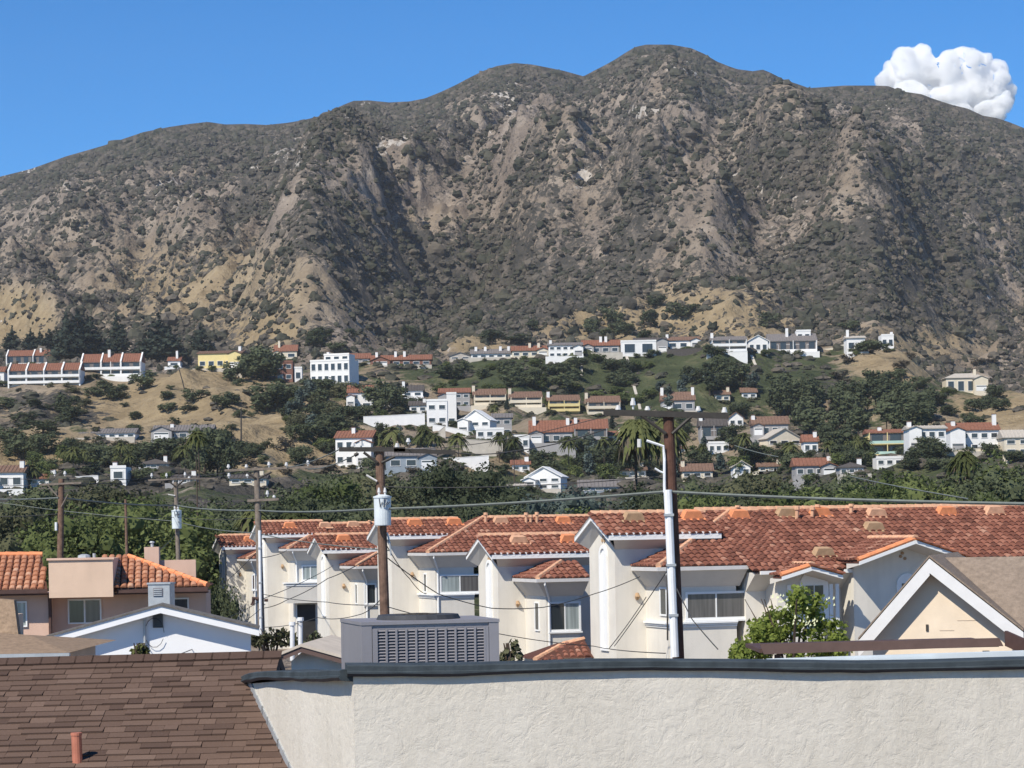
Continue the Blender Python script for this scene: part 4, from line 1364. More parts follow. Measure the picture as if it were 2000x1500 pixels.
SH_O, SH_A = shingle_mat('brown_shingle', False), shingle_mat('brown_shingle_field', True)
brh = thing('brown_roof_house', 'house with a brown composition shingle roof beside the pale stucco wall', 'house', (0, 0, 0))
x0, x1 = RIDGE0.x - 4.0, P(548, 1290, BR_Y0).x
yb_ = 19.9
mb = MB()
e = .03
xw = -1.75                                              # the lower part runs on until it meets the stucco wall
q = [(x0, BR_Y0), (x1, BR_Y0), (x1, 23.0), (xw, 23.0), (xw, yb_), (x0, yb_)]
mb.slab([(x, y, broof_z(x, y) - e) for x, y in q], (0, 0, -.12))
bk = [(x0, BR_Y0 + 4.5), (x1, BR_Y0 + 4.5), (x1, BR_Y0 + .002), (x0, BR_Y0 + .002)]
topb = [(x, y, broof_z(x, BR_Y0) - e - (y - BR_Y0) * BR_TH) for x, y in bk]
mb.hexa([(x, y, z - .12) for x, y, z in topb][::-1], topb[::-1])
broof = mb.build('roof', plain('roof_felt', (.06, .042, .036), .95, .2, 3), brh)
MB().box(x0 + .4, x1 - .5, yb_ + .5, BR_Y0 + 4, 0, broof_z(x0, yb_) - .3).build('wall', CREAM, brh)
s_ = Vector((0, math.cos(R(20)), math.sin(R(20)))); rx = Vector((1, 0, (RIDGE1.z - RIDGE0.z) / (RIDGE1.x - RIDGE0.x))).normalized(); nn = rx.cross(s_).normalized()
EXPO = .127
WID = (.13, .16, .2, .24, .28)


def shingle_verts(w, t):
    z0_, z1_ = 0.004 + t, .001
    L = EXPO * 1.25
    return [(0, 0, 0), (w, 0, 0), (w, L, -.006), (0, L, -.006), (0, 0, z0_), (w, 0, z0_), (w, L, z1_), (0, L, z1_)], [(0, 3, 2, 1), (4, 5, 6, 7), (0, 1, 5, 4), (1, 2, 6, 5), (2, 3, 7, 6), (3, 0, 4, 7)]


sh_me = {}
for wi in WID:
    for ti, t in enumerate((.005, .012, .019)):
        v, f = shingle_verts(wi - .004, t)
        me = bpy.data.meshes.new('shingle'); me.from_pydata(v, [], f); me.materials.append(SH_O); me.update(); sh_me[(wi, ti)] = me
cells = []
rr = random.Random(4)
for row in range(int(4.2 / EXPO)):
    u = x0 - rr.uniform(0, .2)
    xe = x1 if row < 8 else xw
    while u < xe - .05:
        w = rr.choice(WID)
        o = Vector((0, BR_Y0, broof_z(0, BR_Y0) - e)) + rx * u - s_ * (row + 1) * EXPO + nn * rr.uniform(0, .003)
        pr = ((o.x + w / 2) / o.y * F + PX0, PY0 - (o.z - ZC) / o.y * F)
        if o.x + w > xe:
            w = max(.05, xe - o.x)
        vis = -10 < pr[0] < 575 and pr[1] < 1520
        cells.append((0 if vis else 1, row, u, w, o, rr.randrange(3)))
        u += w
cells.sort(key=lambda c: (c[0], -c[1]))
mb = MB(); tint = []
for kx, (hid, row, u, w, o, ti) in enumerate(cells):
    if kx < 300 and not hid and w in WID:
        ob = bpy.data.objects.new('shingle', sh_me[(w, ti)]); COL.objects.link(ob); ob.parent = broof
        ob.matrix_basis = Matrix(((rx.x, s_.x, nn.x, o.x), (rx.y, s_.y, nn.y, o.y), (rx.z, s_.z, nn.z, o.z), (0, 0, 0, 1)))
    else:
        v, f = shingle_verts(w - .004, (.005, .012, .019)[ti])
        mb.add([o + rx * a[0] + s_ * a[1] + nn * a[2] for a in v], f); tint += [rr.random()] * 6
me = mb.mesh('shingle_field', SH_A)
at = me.attributes.new('tint', 'FLOAT', 'FACE'); at.data.foreach_set('value', tint)
kind(link('shingle_field', me, broof), 'stuff')
m = MB()
for i in range(40):
    u0 = x0 + i * (x1 - x0) / 40
    p = Vector((0, BR_Y0, broof_z(0, BR_Y0) - e)) + rx * u0; p2 = p + rx * ((x1 - x0) / 40 * 1.1)
    m.hexa([p - s_ * .13 + nn * .006, p2 - s_ * .13 + nn * .012, p2 + Vector((0, .13, -.045)), p + Vector((0, .13, -.045))], [p - s_ * .13 + nn * .022, p2 - s_ * .13 + nn * .028, p2 + Vector((0, .13, -.02)), p + Vector((0, .13, -.02))])
    m.hexa([p - s_ * .13 + nn * .02, p2 - s_ * .13 + nn * .02, p2 + nn * .035, p + nn * .035], [p - s_ * .13 + nn * .026, p2 - s_ * .13 + nn * .026, p2 + nn * .045, p + nn * .045])
m.build('ridge_shingles', SH_O, broof)
vp = P(149, 1432, 21.75)
m = MB().tube([(vp.x + .02, vp.y, vp.z - .9), (vp.x, vp.y, vp.z)], .047, 14); m.tube([(vp.x, vp.y, vp.z - .02), (vp.x, vp.y, vp.z + .004)], [.052, .052], 14)
m.build('vent_pipe', plain('red_primer_pipe', (.42, .16, .105), .6, .15, 6), brh, smooth=False)

# ------------------------------------------------------------------ white gabled house and its tan neighbour
def flat_gable(b, outer, yo, oh, board, wall_px, mats, wall_depth=6.0, drop=None):
    """a gable that faces the camera: outer = (left foot, apex, right foot) in photo pixels on plane y=yo"""
    l, a, r_ = (b.hy(*p, yo) for p in outer)
    return l, a, r_


wh = P(300, 1240, 62.0)
white_house = thing('white_house', 'white house end wall under a low white gable with a square attic vent', 'house', (wh.x, wh.y, 0), R(5))
b = Bld(white_house)
l, a, r_ = b.hy(85, 1247, 0), b.hy(313, 1183, 0), b.hy(506, 1228, 0)
wallw0, wallw1 = b.hy(142, 1260, 0.38).x, b.hy(489, 1250, 0.38).x
sl_l, sl_r = (a.z - l.z) / (a.x - l.x), (a.z - r_.z) / (r_.x - a.x)
m = MB()
for p, q in ((l, a), (a, r_)):
    m.slab([(p.x, -.02, p.z), (q.x, -.02, q.z), (q.x, -.02, q.z - .19), (p.x, -.02, p.z - .19)], (0, .06, 0))
m.build('rake_board', HOUSEWHITE, white_house)
m = MB()
for p, q in ((l, a), (a, r_)):
    m.slab([(p.x, -.06, p.z + .003), (q.x, -.06, q.z + .003), (q.x, 1.1, q.z + .003), (p.x, 1.1, p.z + .003)], (0, 0, .05))
m.build('roof', plain('grey_shingle', (.14, .13, .12), .95, .3, 12), white_house)
m = MB()
for p, q in ((l, a), (a, r_)):
    m.slab([(p.x, .045, p.z - .06), (q.x, .045, q.z - .06), (q.x, 0.375, q.z - .06), (p.x, 0.375, p.z - .06)], (0, 0, .05))
m.build('soffit', HOUSEWHITE, white_house)
m = MB().slab([(wallw0, 0.38, 0), (wallw1, 0.38, 0), (wallw1, 0.38, r_.z + sl_r * (r_.x - wallw1) - .03), (a.x, 0.38, a.z - .03), (wallw0, 0.38, l.z + sl_l * (wallw0 - l.x) - .03)], (0, .65, 0))
m.build('wall', HOUSEWHITE, white_house)
v0, v1 = b.hy(301, 1226, 0.38), b.hy(316, 1197, 0.38)
fr = MB().box(v0.x - .03, v0.x, 0.33, 0.377, v0.z, v1.z).box(v1.x, v1.x + .03, 0.33, 0.377, v0.z, v1.z).build('attic_vent', plain('vent_grey', (.13, .14, .145), .6, .1, 3), white_house)
for i in range(8):
    zq = v0.z + (v1.z - v0.z) * (i + .5) / 8
    MB().hexa([(v0.x, 0.34, zq - .025), (v1.x, 0.34, zq - .025), (v1.x, 0.375, zq + .01), (v0.x, 0.375, zq + .01)], [(v0.x, 0.335, zq - .015), (v1.x, 0.335, zq - .015), (v1.x, 0.372, zq + .02), (v0.x, 0.372, zq + .02)]).build('vent_slat', MATS['vent_grey'], fr)
MB().box(v0.x, v1.x, 0.372, 0.378, v0.z, v1.z).build('vent_back', DARK, fr)
# eave, gutter, downspout at the near left corner
g0 = b.hy(107, 1243, -.05)
MB().tube([(g0.x, -.1, g0.z), (g0.x, -.1, g0.z - .28), (wallw0 - .06, .1, g0.z - .5), (wallw0 - .06, 0.30, g0.z - .52), (wallw0 - .06, 0.31, g0.z - 2)], .04, 6).build('downspout', WHITE, white_house)
MB().box(l.x + .02, l.x + .12, .0, 1.0, l.z - .18, l.z - .02).build('gutter', WHITE, white_house)
s0_, s1_ = b.hy(284, 1270, 0.30), b.hy(282, 1210, 0.30)
MB().tube([(s0_.x, 0.30, s0_.z - 1), (s1_.x, 0.30, s1_.z)], .035, 7).build('service_mast', GALV, white_house)
pts = [(s1_.x + .25 + .25 * math.cos(t), 0.30, (s0_.z + s1_.z) / 2 + .05 + .38 * math.sin(t)) for t in [i * .45 for i in range(14)]]
MB().tube(pts, .008, 5).build('cable_loop', DARKMETAL, white_house)

c0 = P(310, 1190, 70.0)
cool = thing('evaporative_cooler', 'grey metal evaporative cooler standing behind the white gable', 'cooler', (c0.x, c0.y, 0), R(-4))
b = Bld(cool)
p0, p1 = b.hy(290, 1200, 0), b.hy(331, 1141, 0)
MB().box(p0.x, p1.x, 0, .7, p0.z - .4, p1.z).build('cabinet', GALV, cool)
pm = MB().box(p0.x + .15, p1.x - .2, -.02, -.003, p1.z - .35, p1.z - .1).build('louver_panel', ACM, cool)
for i in range(4):
    MB().box(p0.x + .17, p1.x - .22, -.04, -.022, p1.z - .33 + i * .055, p1.z - .30 + i * .055).build('louver_slat', GALV, pm)
MB().box(p0.x - .03, p1.x + .03, -.03, .73, p1.z + .002, p1.z + .05).build('lid', GALV, cool)
MB().box(p0.x + .1, p0.x + .2, .1, .2, 0, p0.z - .402).box(p1.x - .2, p1.x - .1, .5, .6, 0, p0.z - .402).build('stand', DARKMETAL, cool)

# tan hip roof at the lower left corner of the view
tw = P(0, 1280, 45.0)
tan_house = thing('tan_roof_house', 'low house with a tan shingle hip roof and grey gutter below the pink building', 'house', (tw.x, tw.y, 0), 0)
b = Bld(tan_house)
e0, e1, r0, r1 = b.hy(-80, 1279, 0), b.hy(134, 1275, 0), b.hy(-80, 1232, 2.6), b.hy(58, 1240, 2.6)
m = MB().add([e0, e1, r1, r0, Vector((e0.x, 5.5, e0.z)), Vector((e1.x, 5.5, e1.z))], [(0, 1, 2, 3), (1, 5, 2), (3, 2, 5, 4), (0, 4, 5, 1)])
m.build('roof', TANROOF, tan_house)
MB().box(e0.x, e1.x + .03, -.1, .0, e0.z - .12, e0.z).build('gutter', GALV, tan_house)
MB().box(e0.x, e1.x - .4, .5, 5.2, 0, e0.z - .1).build('wall', PEACH, tan_house)
u0, u1, u2, u3 = b.hy(-60, 1250, 2.9), b.hy(36, 1242, 2.9), b.hy(27, 1172, 3.6), b.hy(-60, 1165, 3.6)
MB().slab([u0, u1, u2, u3], (0, .25, 0)).build('upper_roof', TANROOF, tan_house)
MB().box(u0.x, u2.x - .1, 3.9, 5.0, 0, u3.z - .4).build('upper_wall', PEACH, tan_house)

# ------------------------------------------------------------------ pink stucco building with orange barrel tiles
pk = P(100, 1200, 80.0)
pink = thing('pink_building', 'pink stucco building with orange barrel tile roofs and a square chimney', 'apartment building', (pk.x, pk.y, 0), R(5))
b = Bld(pink)
roofp = MB().box(0, .1, 3.5, 3.6, 0, .1).build('roof', ROOFBASE, pink)
# left roof
a0, a1 = b.hy(-60, 1152, -.6), b.hy(93, 1152, -.6)
zr_ = b.hy(80, 1086, 2.4).z; t0, t1 = b.hy(-60, 1086, 2.4), b.hy(81, 1085, 2.4)
lf = [a0, a1, t1, t0]
MB().slab(lf, (0, .03, -.12)).build('tile_deck', ROOFBASE, roofp)
# right roof
h0, h1, h2, h3 = b.hy(200, 1149, -.6), b.hy(406, 1146, -.6), b.hy(252, 1090, 2.2), b.hy(200, 1088, 2.2)
rf_ = [h0, h1, h2, h3]
MB().slab(rf_, (0, .03, -.12)).build('tile_deck', ROOFBASE, roofp)
MB().add([h1, Vector((h1.x, 5, h1.z)), h2], [(0, 1, 2)]).build('hip_deck', ROOFBASE, roofp)
tile_roof(b, roofp, [lf, rf_], .23, .40, 260, (OTILE_A, OTILE_O), 8)
cap_row(b, roofp, [h1 + Vector((0, 0, .06)), h2 + Vector((0, 0, .06))], 'hip_cap', .1, TERRA)
cap_row(b, roofp, [t0 + Vector((0, 0, .04)), t1 + Vector((0, 0, .04))], 'ridge_cap', .1, TERRA)
# eaves and walls
MB().box(a0.x, a1.x, -.72, -.6, a0.z - .16, a0.z - .02).build('gutter', BROWN, pink); MB().box(h0.x + .5, h1.x, -.72, -.6, h0.z - .17, h0.z - .02).build('gutter', BROWN, pink)
m = MB().box(a0.x, a1.x, -.6, -.02, a0.z - .22, a0.z - .16); m.box(h0.x, h1.x, -.6, -.02, h0.z - .22, h0.z - .17); m.build('eave_soffit', BROWN, pink)
pw0, pw1, pw2 = b.hy(-60, 1200, 0), b.hy(100, 1200, 0), b.hy(402, 1200, 0)
MB().box(pw0.x, pw1.x, 0, 4.5, 0, a0.z - .2).build('wall', PINK, pink)
MB().box(pw1.x + .003, pw2.x, .6, 4.5, 0, h0.z - .2).build('recessed_wall', PINK, pink)
# projecting parapet panel
q0, q1 = b.hy(96, 1168, -.9), b.hy(220, 1090, -.9)
MB().box(q0.x, q1.x, -.9, 2.6, q0.z, q1.z).build('parapet_panel', PEACH, pink)
MB().box(q0.x - .06, q1.x + .05, -.96, -.905, q1.z - .04, q1.z + .03).build('parapet_cap', PINK, pink)
# parapet behind and the chimney
y2 = 3.2
r0_, r1_ = b.hy(250, 1128, y2), b.hy(382, 1093, y2)
MB().box(r0_.x, r1_.x, y2, y2 + .3, r0_.z - 2, r1_.z).build('parapet', PINK, pink)
k0, k1 = b.hy(282, 1100, y2 - .2), b.hy(310, 1068, y2 - .2)
ch = MB().box(k0.x, k1.x, y2 - .2, y2 + .6, k0.z - 1.4, k1.z).build('chimney', PINK, pink)
m = MB().tube([((k0.x + k1.x) / 2, y2 + .2, k1.z + .002), ((k0.x + k1.x) / 2, y2 + .2, k1.z + .14), ((k0.x + k1.x) / 2, y2 + .2, k1.z + .15), ((k0.x + k1.x) / 2, y2 + .2, k1.z + .2)], [.05, .05, .1, .06], 8)
m.build('chimney_cap', GALV, ch)
for (x0p, y0p, x1p, y1p, yw, c, pn) in [(24, 1222, 50, 1177, 0, 1, (CURT,)), (-20, 1190, 21, 1177, 0, 1, (GLASS,)), (136, 1216, 195, 1172, .6, 2, (GLASS, BLIND)), (340, 1190, 366, 1170, .6, 1, (GLASS,))]:
    w0, w1 = b.hy(x0p, y0p, yw), b.hy(x1p, y1p, yw)
    window_front(b, w0.x, w1.x, w0.z, w1.z, yw, c, pn, .05, .06, sill=False)
dp = b.hy(97, 1170, -.2)
MB().tube([(dp.x, -.2, dp.z + .2), (dp.x, -.08, dp.z - .3), (dp.x, -.08, 0.2)], .06, 6).build('downspout', BROWN, pink)
d0 = b.hy(165, 1090, 1.0); 
m = MB().tube([(d0.x, .9, q1.z + .002), (d0.x, .9, q1.z + .1), (d0.x, .9, q1.z + .14)], [.22, .2, .08], 10); m.tube([(d0.x + .33, .9, q1.z + .002), (d0.x + .33, .9, q1.z + .16)], .05, 8)
m.build('roof_vent', GALV, pink)

# ------------------------------------------------------------------ small gabled shed and the garage on the right
sh = P(585, 1300, 34.0)
shed = thing('shed', 'small cream shed under a low tan gable roof beside the air conditioner', 'shed', (sh.x, sh.y, 0), R(-4))
b = Bld(shed)
l, a, r_ = b.hy(537, 1284, 0), b.hy(588, 1263, 0), b.hy(700, 1294, 0)
m = MB()
for p, q in ((l, a), (a, r_)):
    m.slab([(p.x, -.02, p.z), (q.x, -.02, q.z), (q.x, 3.0, q.z), (p.x, 3.0, p.z)], (0, 0, .04))
m.build('roof', plain('sand_roof', (.52, .45, .37), .9, .1, 4), shed)
m = MB()
for p, q in ((l, a), (a, r_)):
    m.slab([(p.x, 0, p.z - .005), (q.x, 0, q.z - .005), (q.x, 0, q.z - .08), (p.x, 0, p.z - .08)], (0, .04, 0))
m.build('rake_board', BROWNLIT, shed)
w0 = b.hy(569, 1300, .3).x
MB().slab([(w0, .3, 0), (r_.x - .1, .3, 0), (r_.x - .1, .3, r_.z), (a.x, .3, a.z - .06), (w0, .3, a.z - .22)], (0, 2.5, 0)).build('wall', CREAM, shed)

gg = P(1820, 1240, 58.0)
garage = thing('garage', 'cream garage gable with wide white rake boards under a tan shingle roof', 'garage', (gg.x, gg.y, 0), R(-16))
b = Bld(garage)
l, a, r_ = b.hy(1676, 1252, 0), b.hy(1815, 1091, 0), b.hy(1999, 1235, 0)
bw = .27
m = MB()
for p, q in ((l, a), (a, r_)):
    d = (q - p).normalized(); nrm = Vector((-d.z, 0, d.x)) if d.x > 0 else Vector((d.z, 0, -d.x))
    if nrm.z > 0:
        nrm = -nrm
    kk = bw / abs(d.x)
    m.slab([p, q, q + Vector((0, 0, -kk)), p + Vector((0, 0, -kk))], (0, .06, 0))
m.build('rake_board', plain('garage_trim', (.66, .65, .64), .6, .05, 3), garage)
zb = Vector((0, 0, .03))
rt = MB()
rt.slab([l + zb, a + zb, a + zb + Vector((0, 7, 0)), l + zb + Vector((0, 7, 0))], (0, 0, .05))
rt.slab([a + zb + Vector((.002, 0, 0)), r_ + zb, r_ + zb + Vector((0, 7, 0)), a + zb + Vector((.002, 7, 0))], (0, 0, .05))
# main ridge running to the right behind the gable
ry = 2.6
aa = b.hy(1832, 1089, ry); ee = b.hy(2260, 1089, ry); 
fy = .15
slope = (aa.z - r_.z) / (ry - fy)
rt.add([(aa.x, ry, aa.z), (ee.x, ry, aa.z), (ee.x, fy, r_.z - .05), (r_.x - .4, fy, r_.z - .05), (aa.x, ry + 3, r_.z), (ee.x, ry + 3, r_.z)], [(0, 1, 2, 3), (0, 4, 5, 1)])
rt.build('roof', plain('tan_shingle_roof', (.235, .185, .145), .95, .22, 7, .8, 22), garage)
m = MB()
for p, q in ((l, a), (a, r_)):
    m.slab([p + Vector((0, .07, -.1)), q + Vector((0, .07, -.1)), q + Vector((0, .39, -.1)), p + Vector((0, .39, -.1))], (0, 0, .06))
m.build('rake_soffit', plain('brown_soffit', (.24, .155, .11), .85, .12, 4), garage)
yw = .4
m = MB().slab([(l.x + .3, yw, 0), (r_.x - .3, yw, 0), (r_.x - .3, yw, r_.z + .15), (a.x, yw, a.z - .12), (l.x + .3, yw, l.z + .2)], (0, 5, 0))
m.build('wall', plain('cream_garage_stucco', (.72, .60, .46), .9, .06, 2, .2, 25), garage)
p = b.hy(1811, 1226, yw)
MB().box(p.x - .03, p.x + .03, yw - .03, yw - .002, p.z - .08, p.z + .08).build('hasp', DARKMETAL, garage)
p = b.hy(1890, 1212, yw)
for dx, dz, w in ((0, 0, .5), (-.5, -.24, .35)):
    MB().box(p.x + dx - w / 2, p.x + dx + w / 2, yw - .006, yw - .002, p.z + dz - .006, p.z + dz + .008).build('crack', plain('stucco_crack', (.42, .33, .25), .9, .1, 3), garage)

cpv = P(1720, 1262, 48.0)
carport = thing('patio_cover', 'flat patio cover with a long brown fascia board under the garage gable', 'patio cover', (cpv.x, cpv.y, 0), R(0))
b = Bld(carport)
f0, f1, f2, f3 = b.hy(1492, 1278, 0), b.hy(1960, 1262, 0), b.hy(1952, 1246, 0), b.hy(1484, 1258, 0)
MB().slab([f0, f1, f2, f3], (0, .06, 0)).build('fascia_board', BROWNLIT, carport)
MB().slab([f3 + Vector((0, .062, -.1)), f2 + Vector((0, .062, -.1)), f2 + Vector((0, 3, -.12)), f3 + Vector((0, 3, -.12))], (0, 0, -.08)).build('roof', BROWN, carport)
g0, g1 = b.hy(1962, 1232, -.1), b.hy(2030, 1262, -1.4)
MB().slab([g0, g1, g1 + Vector((0, 0, -.3)), g0 + Vector((0, 0, -.3))], (.06, .02, 0)).build('side_fascia', BROWN, carport)
for x in (f0.x + .3, f1.x - .3):
    MB().box(x - .06, x + .06, .2, .32, 0, f0.z - .02).build('post', BROWN, carport)

# red tiled porch roof low in front of the townhouses
pr_ = P(1105, 1290, 92.0)
porch = thing('entry_porch', 'little red tiled porch roof at the foot of the lower townhouse', 'porch', (pr_.x, pr_.y, 0), R(18))
b = Bld(porch)
e0, e1, t0, t1 = b.hy(1045, 1288, 0), b.hy(1162, 1284, 0), b.hy(1100, 1258, 1.4), b.hy(1140, 1248, 1.4)
rp = MB().add([e0, e1, t1, t0, Vector((e0.x, 2.2, e0.z)), Vector((e1.x, 2.2, e1.z)), Vector((t1.x, 2.2, t1.z)), Vector((t0.x, 2.2, t0.z))], [(0, 1, 2, 3), (4, 0, 3, 7), (1, 5, 6, 2), (3, 2, 6, 7), (0, 4, 5, 1)]).build('roof', ROOFBASE, porch)
tile_roof(b, rp, [[e0, e1, t1, t0]], .28, .36, 40, seed=12)
cap_row(b, rp, [e0, t0, t1], 'hip_cap', .1)
MB().box(e0.x + .3, e1.x - .3, .3, 2.2, 0, e0.z - .02).build('wall', CREAM, porch)
# ------------------------------------------------------------------ houses on the hillside
TERROOF = plain('terracotta_roof', (0.215, 0.098, 0.064), 0.9, 0.25, 1.6, 0.6, 3)
BROOF = plain('brown_tile_roof', (0.175, 0.108, 0.078), 0.9, 0.25, 1.6, 0.6, 3)
GROOF = plain('grey_roof', (0.17, 0.155, 0.15), 0.9, 0.2, 1.4, 0.5, 3)
DROOF = plain('dark_roof', (0.085, 0.075, 0.07), 0.9, 0.2, 1.4, 0.5, 3)
PALEROOF = plain('pale_roof', (0.42, 0.38, 0.33), 0.9, 0.1, 1.4)
FARWHITE = plain('white_hill_house_paint', (0.74, 0.73, 0.71), 0.85, 0.05, .6)
FARCREAM = plain('cream_hill_house_paint', (0.64, 0.57, 0.45), 0.85, 0.06, .6)
FARGREY = plain('grey_hill_house_paint', (0.33, 0.32, 0.315), 0.85, 0.08, .6)
FARYELLOW = plain('yellow_hill_house_paint', (0.68, 0.56, 0.27), 0.85, 0.06, .6)
FARBROWN = plain('brown_hill_house_paint', (0.20, 0.10, 0.075), 0.85, 0.12, .6)
FARBLUE = plain('blue_grey_siding', (0.27, 0.31, 0.35), 0.85, 0.08, .6)
FARMINT = plain('mint_railing', (0.42, 0.58, 0.50), 0.7, 0.06, .6)
CONCRETE = plain('pale_concrete', (0.47, 0.43, 0.37), 0.95, 0.12, .5)
FGLASS = glass('far_window_glass', (0.035, 0.042, 0.048), 0.1)
BALCONY_SHADE = plain('painted_balcony_shade', (0.17, 0.15, 0.14), 0.9, 0.2, 1)  # wall behind the balconies, its shade put into the colour

HRECT = []       # photo rectangles that trees must leave visible
LMK = []         # (px, py, phrase)


def house(px0, px1, pt, pb, short, label, wall=FARWHITE, roofm=TERROOF, roof='gx', rh=.32, win=(3, 1), chim=(), balc=0, yaw=0, depth=9.0, row=(0.30, 0.68), cat='house', group='houses on the hillside', wm=FGLASS, parapets=0, name='hill_house', lift=0, rail=None, ymin=560.0):
    c = place((px0 + px1) / 2, pb + lift, ymin)
    Y = c.y; s = F / Y
    W = (px1 - px0) / s; H = (pb - pt) / s
    t = thing(name, label, cat, (c.x, Y, c.z + lift / s), R(yaw), group)
    HRECT.append((px0, px1, pt, pb, Y)); LMK.append(((px0 + px1) / 2, (pt + pb) / 2, short))
    hw = W / 2
    ze = H * (1 - rh) if roof != 'flat' else H
    ov = .5
    below = -5
    if roof == 'gy':
        MB().slab([(-hw, 0, below), (hw, 0, below), (hw, 0, ze), (0, 0, H - .05), (-hw, 0, ze)], (0, depth, 0)).build('wall', wall, t)
    else:
        MB().box(-hw, hw, 0, depth, below, ze).build('wall', wall, t)
    ro = None
    if roof in ('gx', 'hip'):
        k = ov + (depth / 2 if roof == 'hip' and W > depth * .8 else 0)
        k = 0 if roof == 'gx' else k
        x0, x1 = -hw - ov, hw + ov
        v = [(x0, -ov, ze + .02), (x1, -ov, ze + .02), (x1, depth + ov, ze + .02), (x0, depth + ov, ze + .02), (x0 + k, depth / 2, H), (x1 - k, depth / 2, H)]
        m = MB().add(v, [(0, 1, 5, 4), (2, 3, 4, 5), (1, 2, 5), (3, 0, 4)])
        m.slab([v[0], v[1], v[2], v[3]], (0, 0, -.22))
        if roof == 'gx':           # tile courses seen as low ribs down the slope
            n = max(3, int(W / .9))
            for i in range(n):
                xx = x0 + (i + .5) * (x1 - x0) / n
                m.tube([(xx, -ov, ze + .05), (xx, depth / 2, H + .03)], .12, 4)
        ro = m.build('roof', roofm, t)
    elif roof == 'gy':
        m = MB()
        for sx in (-1, 1):
            m.slab([(sx * (hw + ov), -ov, ze - ov * (H - ze) / hw), (0, -ov, H), (0, depth, H), (sx * (hw + ov), depth, ze - ov * (H - ze) / hw)], (0, 0, .22))
        ro = m.build('roof', roofm, t)
    elif roof == 'shed':
        ro = MB().hexa([(-hw - ov, -ov, ze), (hw + ov, -ov, ze), (hw + ov, depth, H), (-hw - ov, depth, H)], [(-hw - ov, -ov, ze + .25), (hw + ov, -ov, ze + .25), (hw + ov, depth, H + .2), (-hw - ov, depth, H + .2)]).build('roof', roofm, t)
    else:
        ro = MB().box(-hw + .25, hw - .25, .25, depth - .25, H - .3, H + .004).build('roof', roofm, t)
        m = MB()
        m.box(-hw - .1, hw + .1, -.12, -.003, H - .35, H + .35)
        m.build('parapet', wall, t)
    for f, hh in chim:
        x = -hw + f * W
        ch = MB().box(x - .55, x + .55, depth * .25, depth * .25 + 1.2, ze - .5, H + hh).build('chimney', FARWHITE if wall is not FARCREAM else FARCREAM, ro)
        MB().box(x - .65, x + .65, depth * .25 - .1, depth * .25 + 1.3, H + hh + .003, H + hh + .2).build('chimney_cap', BROOF, ch)
    rows = win[1]
    if win[0]:
        for j in range(rows):
            z0 = ze * (j + row[0]) / rows; z1 = ze * (j + row[1]) / rows
            for i in range(win[0]):
                ww = W / win[0]
                cx = -hw + ww * (i + .5); hwid = ww * .29
                fr = MB()
                fr.box(cx - hwid - .12, cx + hwid + .12, -.1, -.004, z1, z1 + .12).box(cx - hwid - .12, cx + hwid + .12, -.14, -.004, z0 - .14, z0)
                fr.box(cx - hwid - .12, cx - hwid, -.1, -.004, z0, z1).box(cx + hwid, cx + hwid + .12, -.1, -.004, z0, z1)
                fo = fr.build('window', FARWHITE, t)
                MB().box(cx - hwid, cx + hwid, -.05, -.006, z0, z1).build('pane', wm, fo)
    for j in range(balc):
        z0 = ze * j / balc + (.4 if j == 0 else 0); zt = ze * (j + 1) / balc - .35
        MB().box(-hw + .4, hw - .4, -.06, -.004, z0 + .25, zt).build('opening_shade', BALCONY_SHADE, t)  # flat panel carrying the painted balcony shade
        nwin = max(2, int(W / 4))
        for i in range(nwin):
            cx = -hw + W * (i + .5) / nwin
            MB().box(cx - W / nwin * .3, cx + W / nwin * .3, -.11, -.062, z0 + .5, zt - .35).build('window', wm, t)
        bl = MB().box(-hw, hw, -2.0, -.005, z0 - .05, z0 + .22).build('balcony', wall, t)
        MB().box(-hw, hw, -2.0, -1.88, z0 + .222, z0 + 1.05).build('railing', rail or wall, bl)
        for f in (0, .5, 1):
            x = -hw + .15 + f * (W - .3)
            MB().box(x - .13, x + .13, -1.95, -1.7, z0 + 1.05, zt + .3).build('post', wall, bl)
    wr = random.Random(int(px0 * 7 + pb))
    if W > 9 and not parapets and not balc and roof in ('gx', 'hip', 'gy') and ze > 2.6:
        sd = wr.choice((-1, 1)); ww = W * wr.uniform(.28, .42); hh = ze * wr.uniform(.72, .98); pd = wr.uniform(2.2, 3.6)
        wx0 = -hw - .4 if sd < 0 else hw + .4 - ww
        MB().box(wx0, wx0 + ww, -pd, -.004, below, hh).build('wing_wall', wall, t)
        ap = hh + ww * .22
        m = MB()
        for s2 in (0, 1):
            xa = wx0 - .4 if s2 == 0 else wx0 + ww + .4
            m.slab([(xa, -pd - .4, hh - .05), (wx0 + ww / 2, -pd - .4, ap), (wx0 + ww / 2, 1.0, ap), (xa, 1.0, hh - .05)], (0, 0, .18))
        m.build('wing_roof', roofm, ro)
        MB().slab([(wx0, -pd, hh), (wx0 + ww, -pd, hh), (wx0 + ww / 2, -pd, ap - .02)], (0, .3, 0)).build('gable_wall', wall, t)
        dw = ww * .34; cxw = wx0 + ww / 2
        fo = MB().box(cxw - dw - .12, cxw + dw + .12, -pd - .06, -pd - .004, .25, min(2.5, hh * .8) + .12).build('garage_door', FARWHITE if wall is not FARWHITE else FARGREY, t)
        MB().box(cxw - dw, cxw + dw, -pd - .08, -pd - .062, min(2.0, hh * .62), min(2.4, hh * .78)).build('pane', wm, fo)
    if W > 6 and roof != 'flat' and wr.random() < .6:
        MB().box(-hw - wr.uniform(.6, 1.6), hw + wr.uniform(.4, 1.4), -wr.uniform(4.5, 6), -.01 if not (W > 9 and not parapets and not balc) else -3.8, below, .18).build('terrace', CONCRETE if wr.random() < .5 else wall, t)
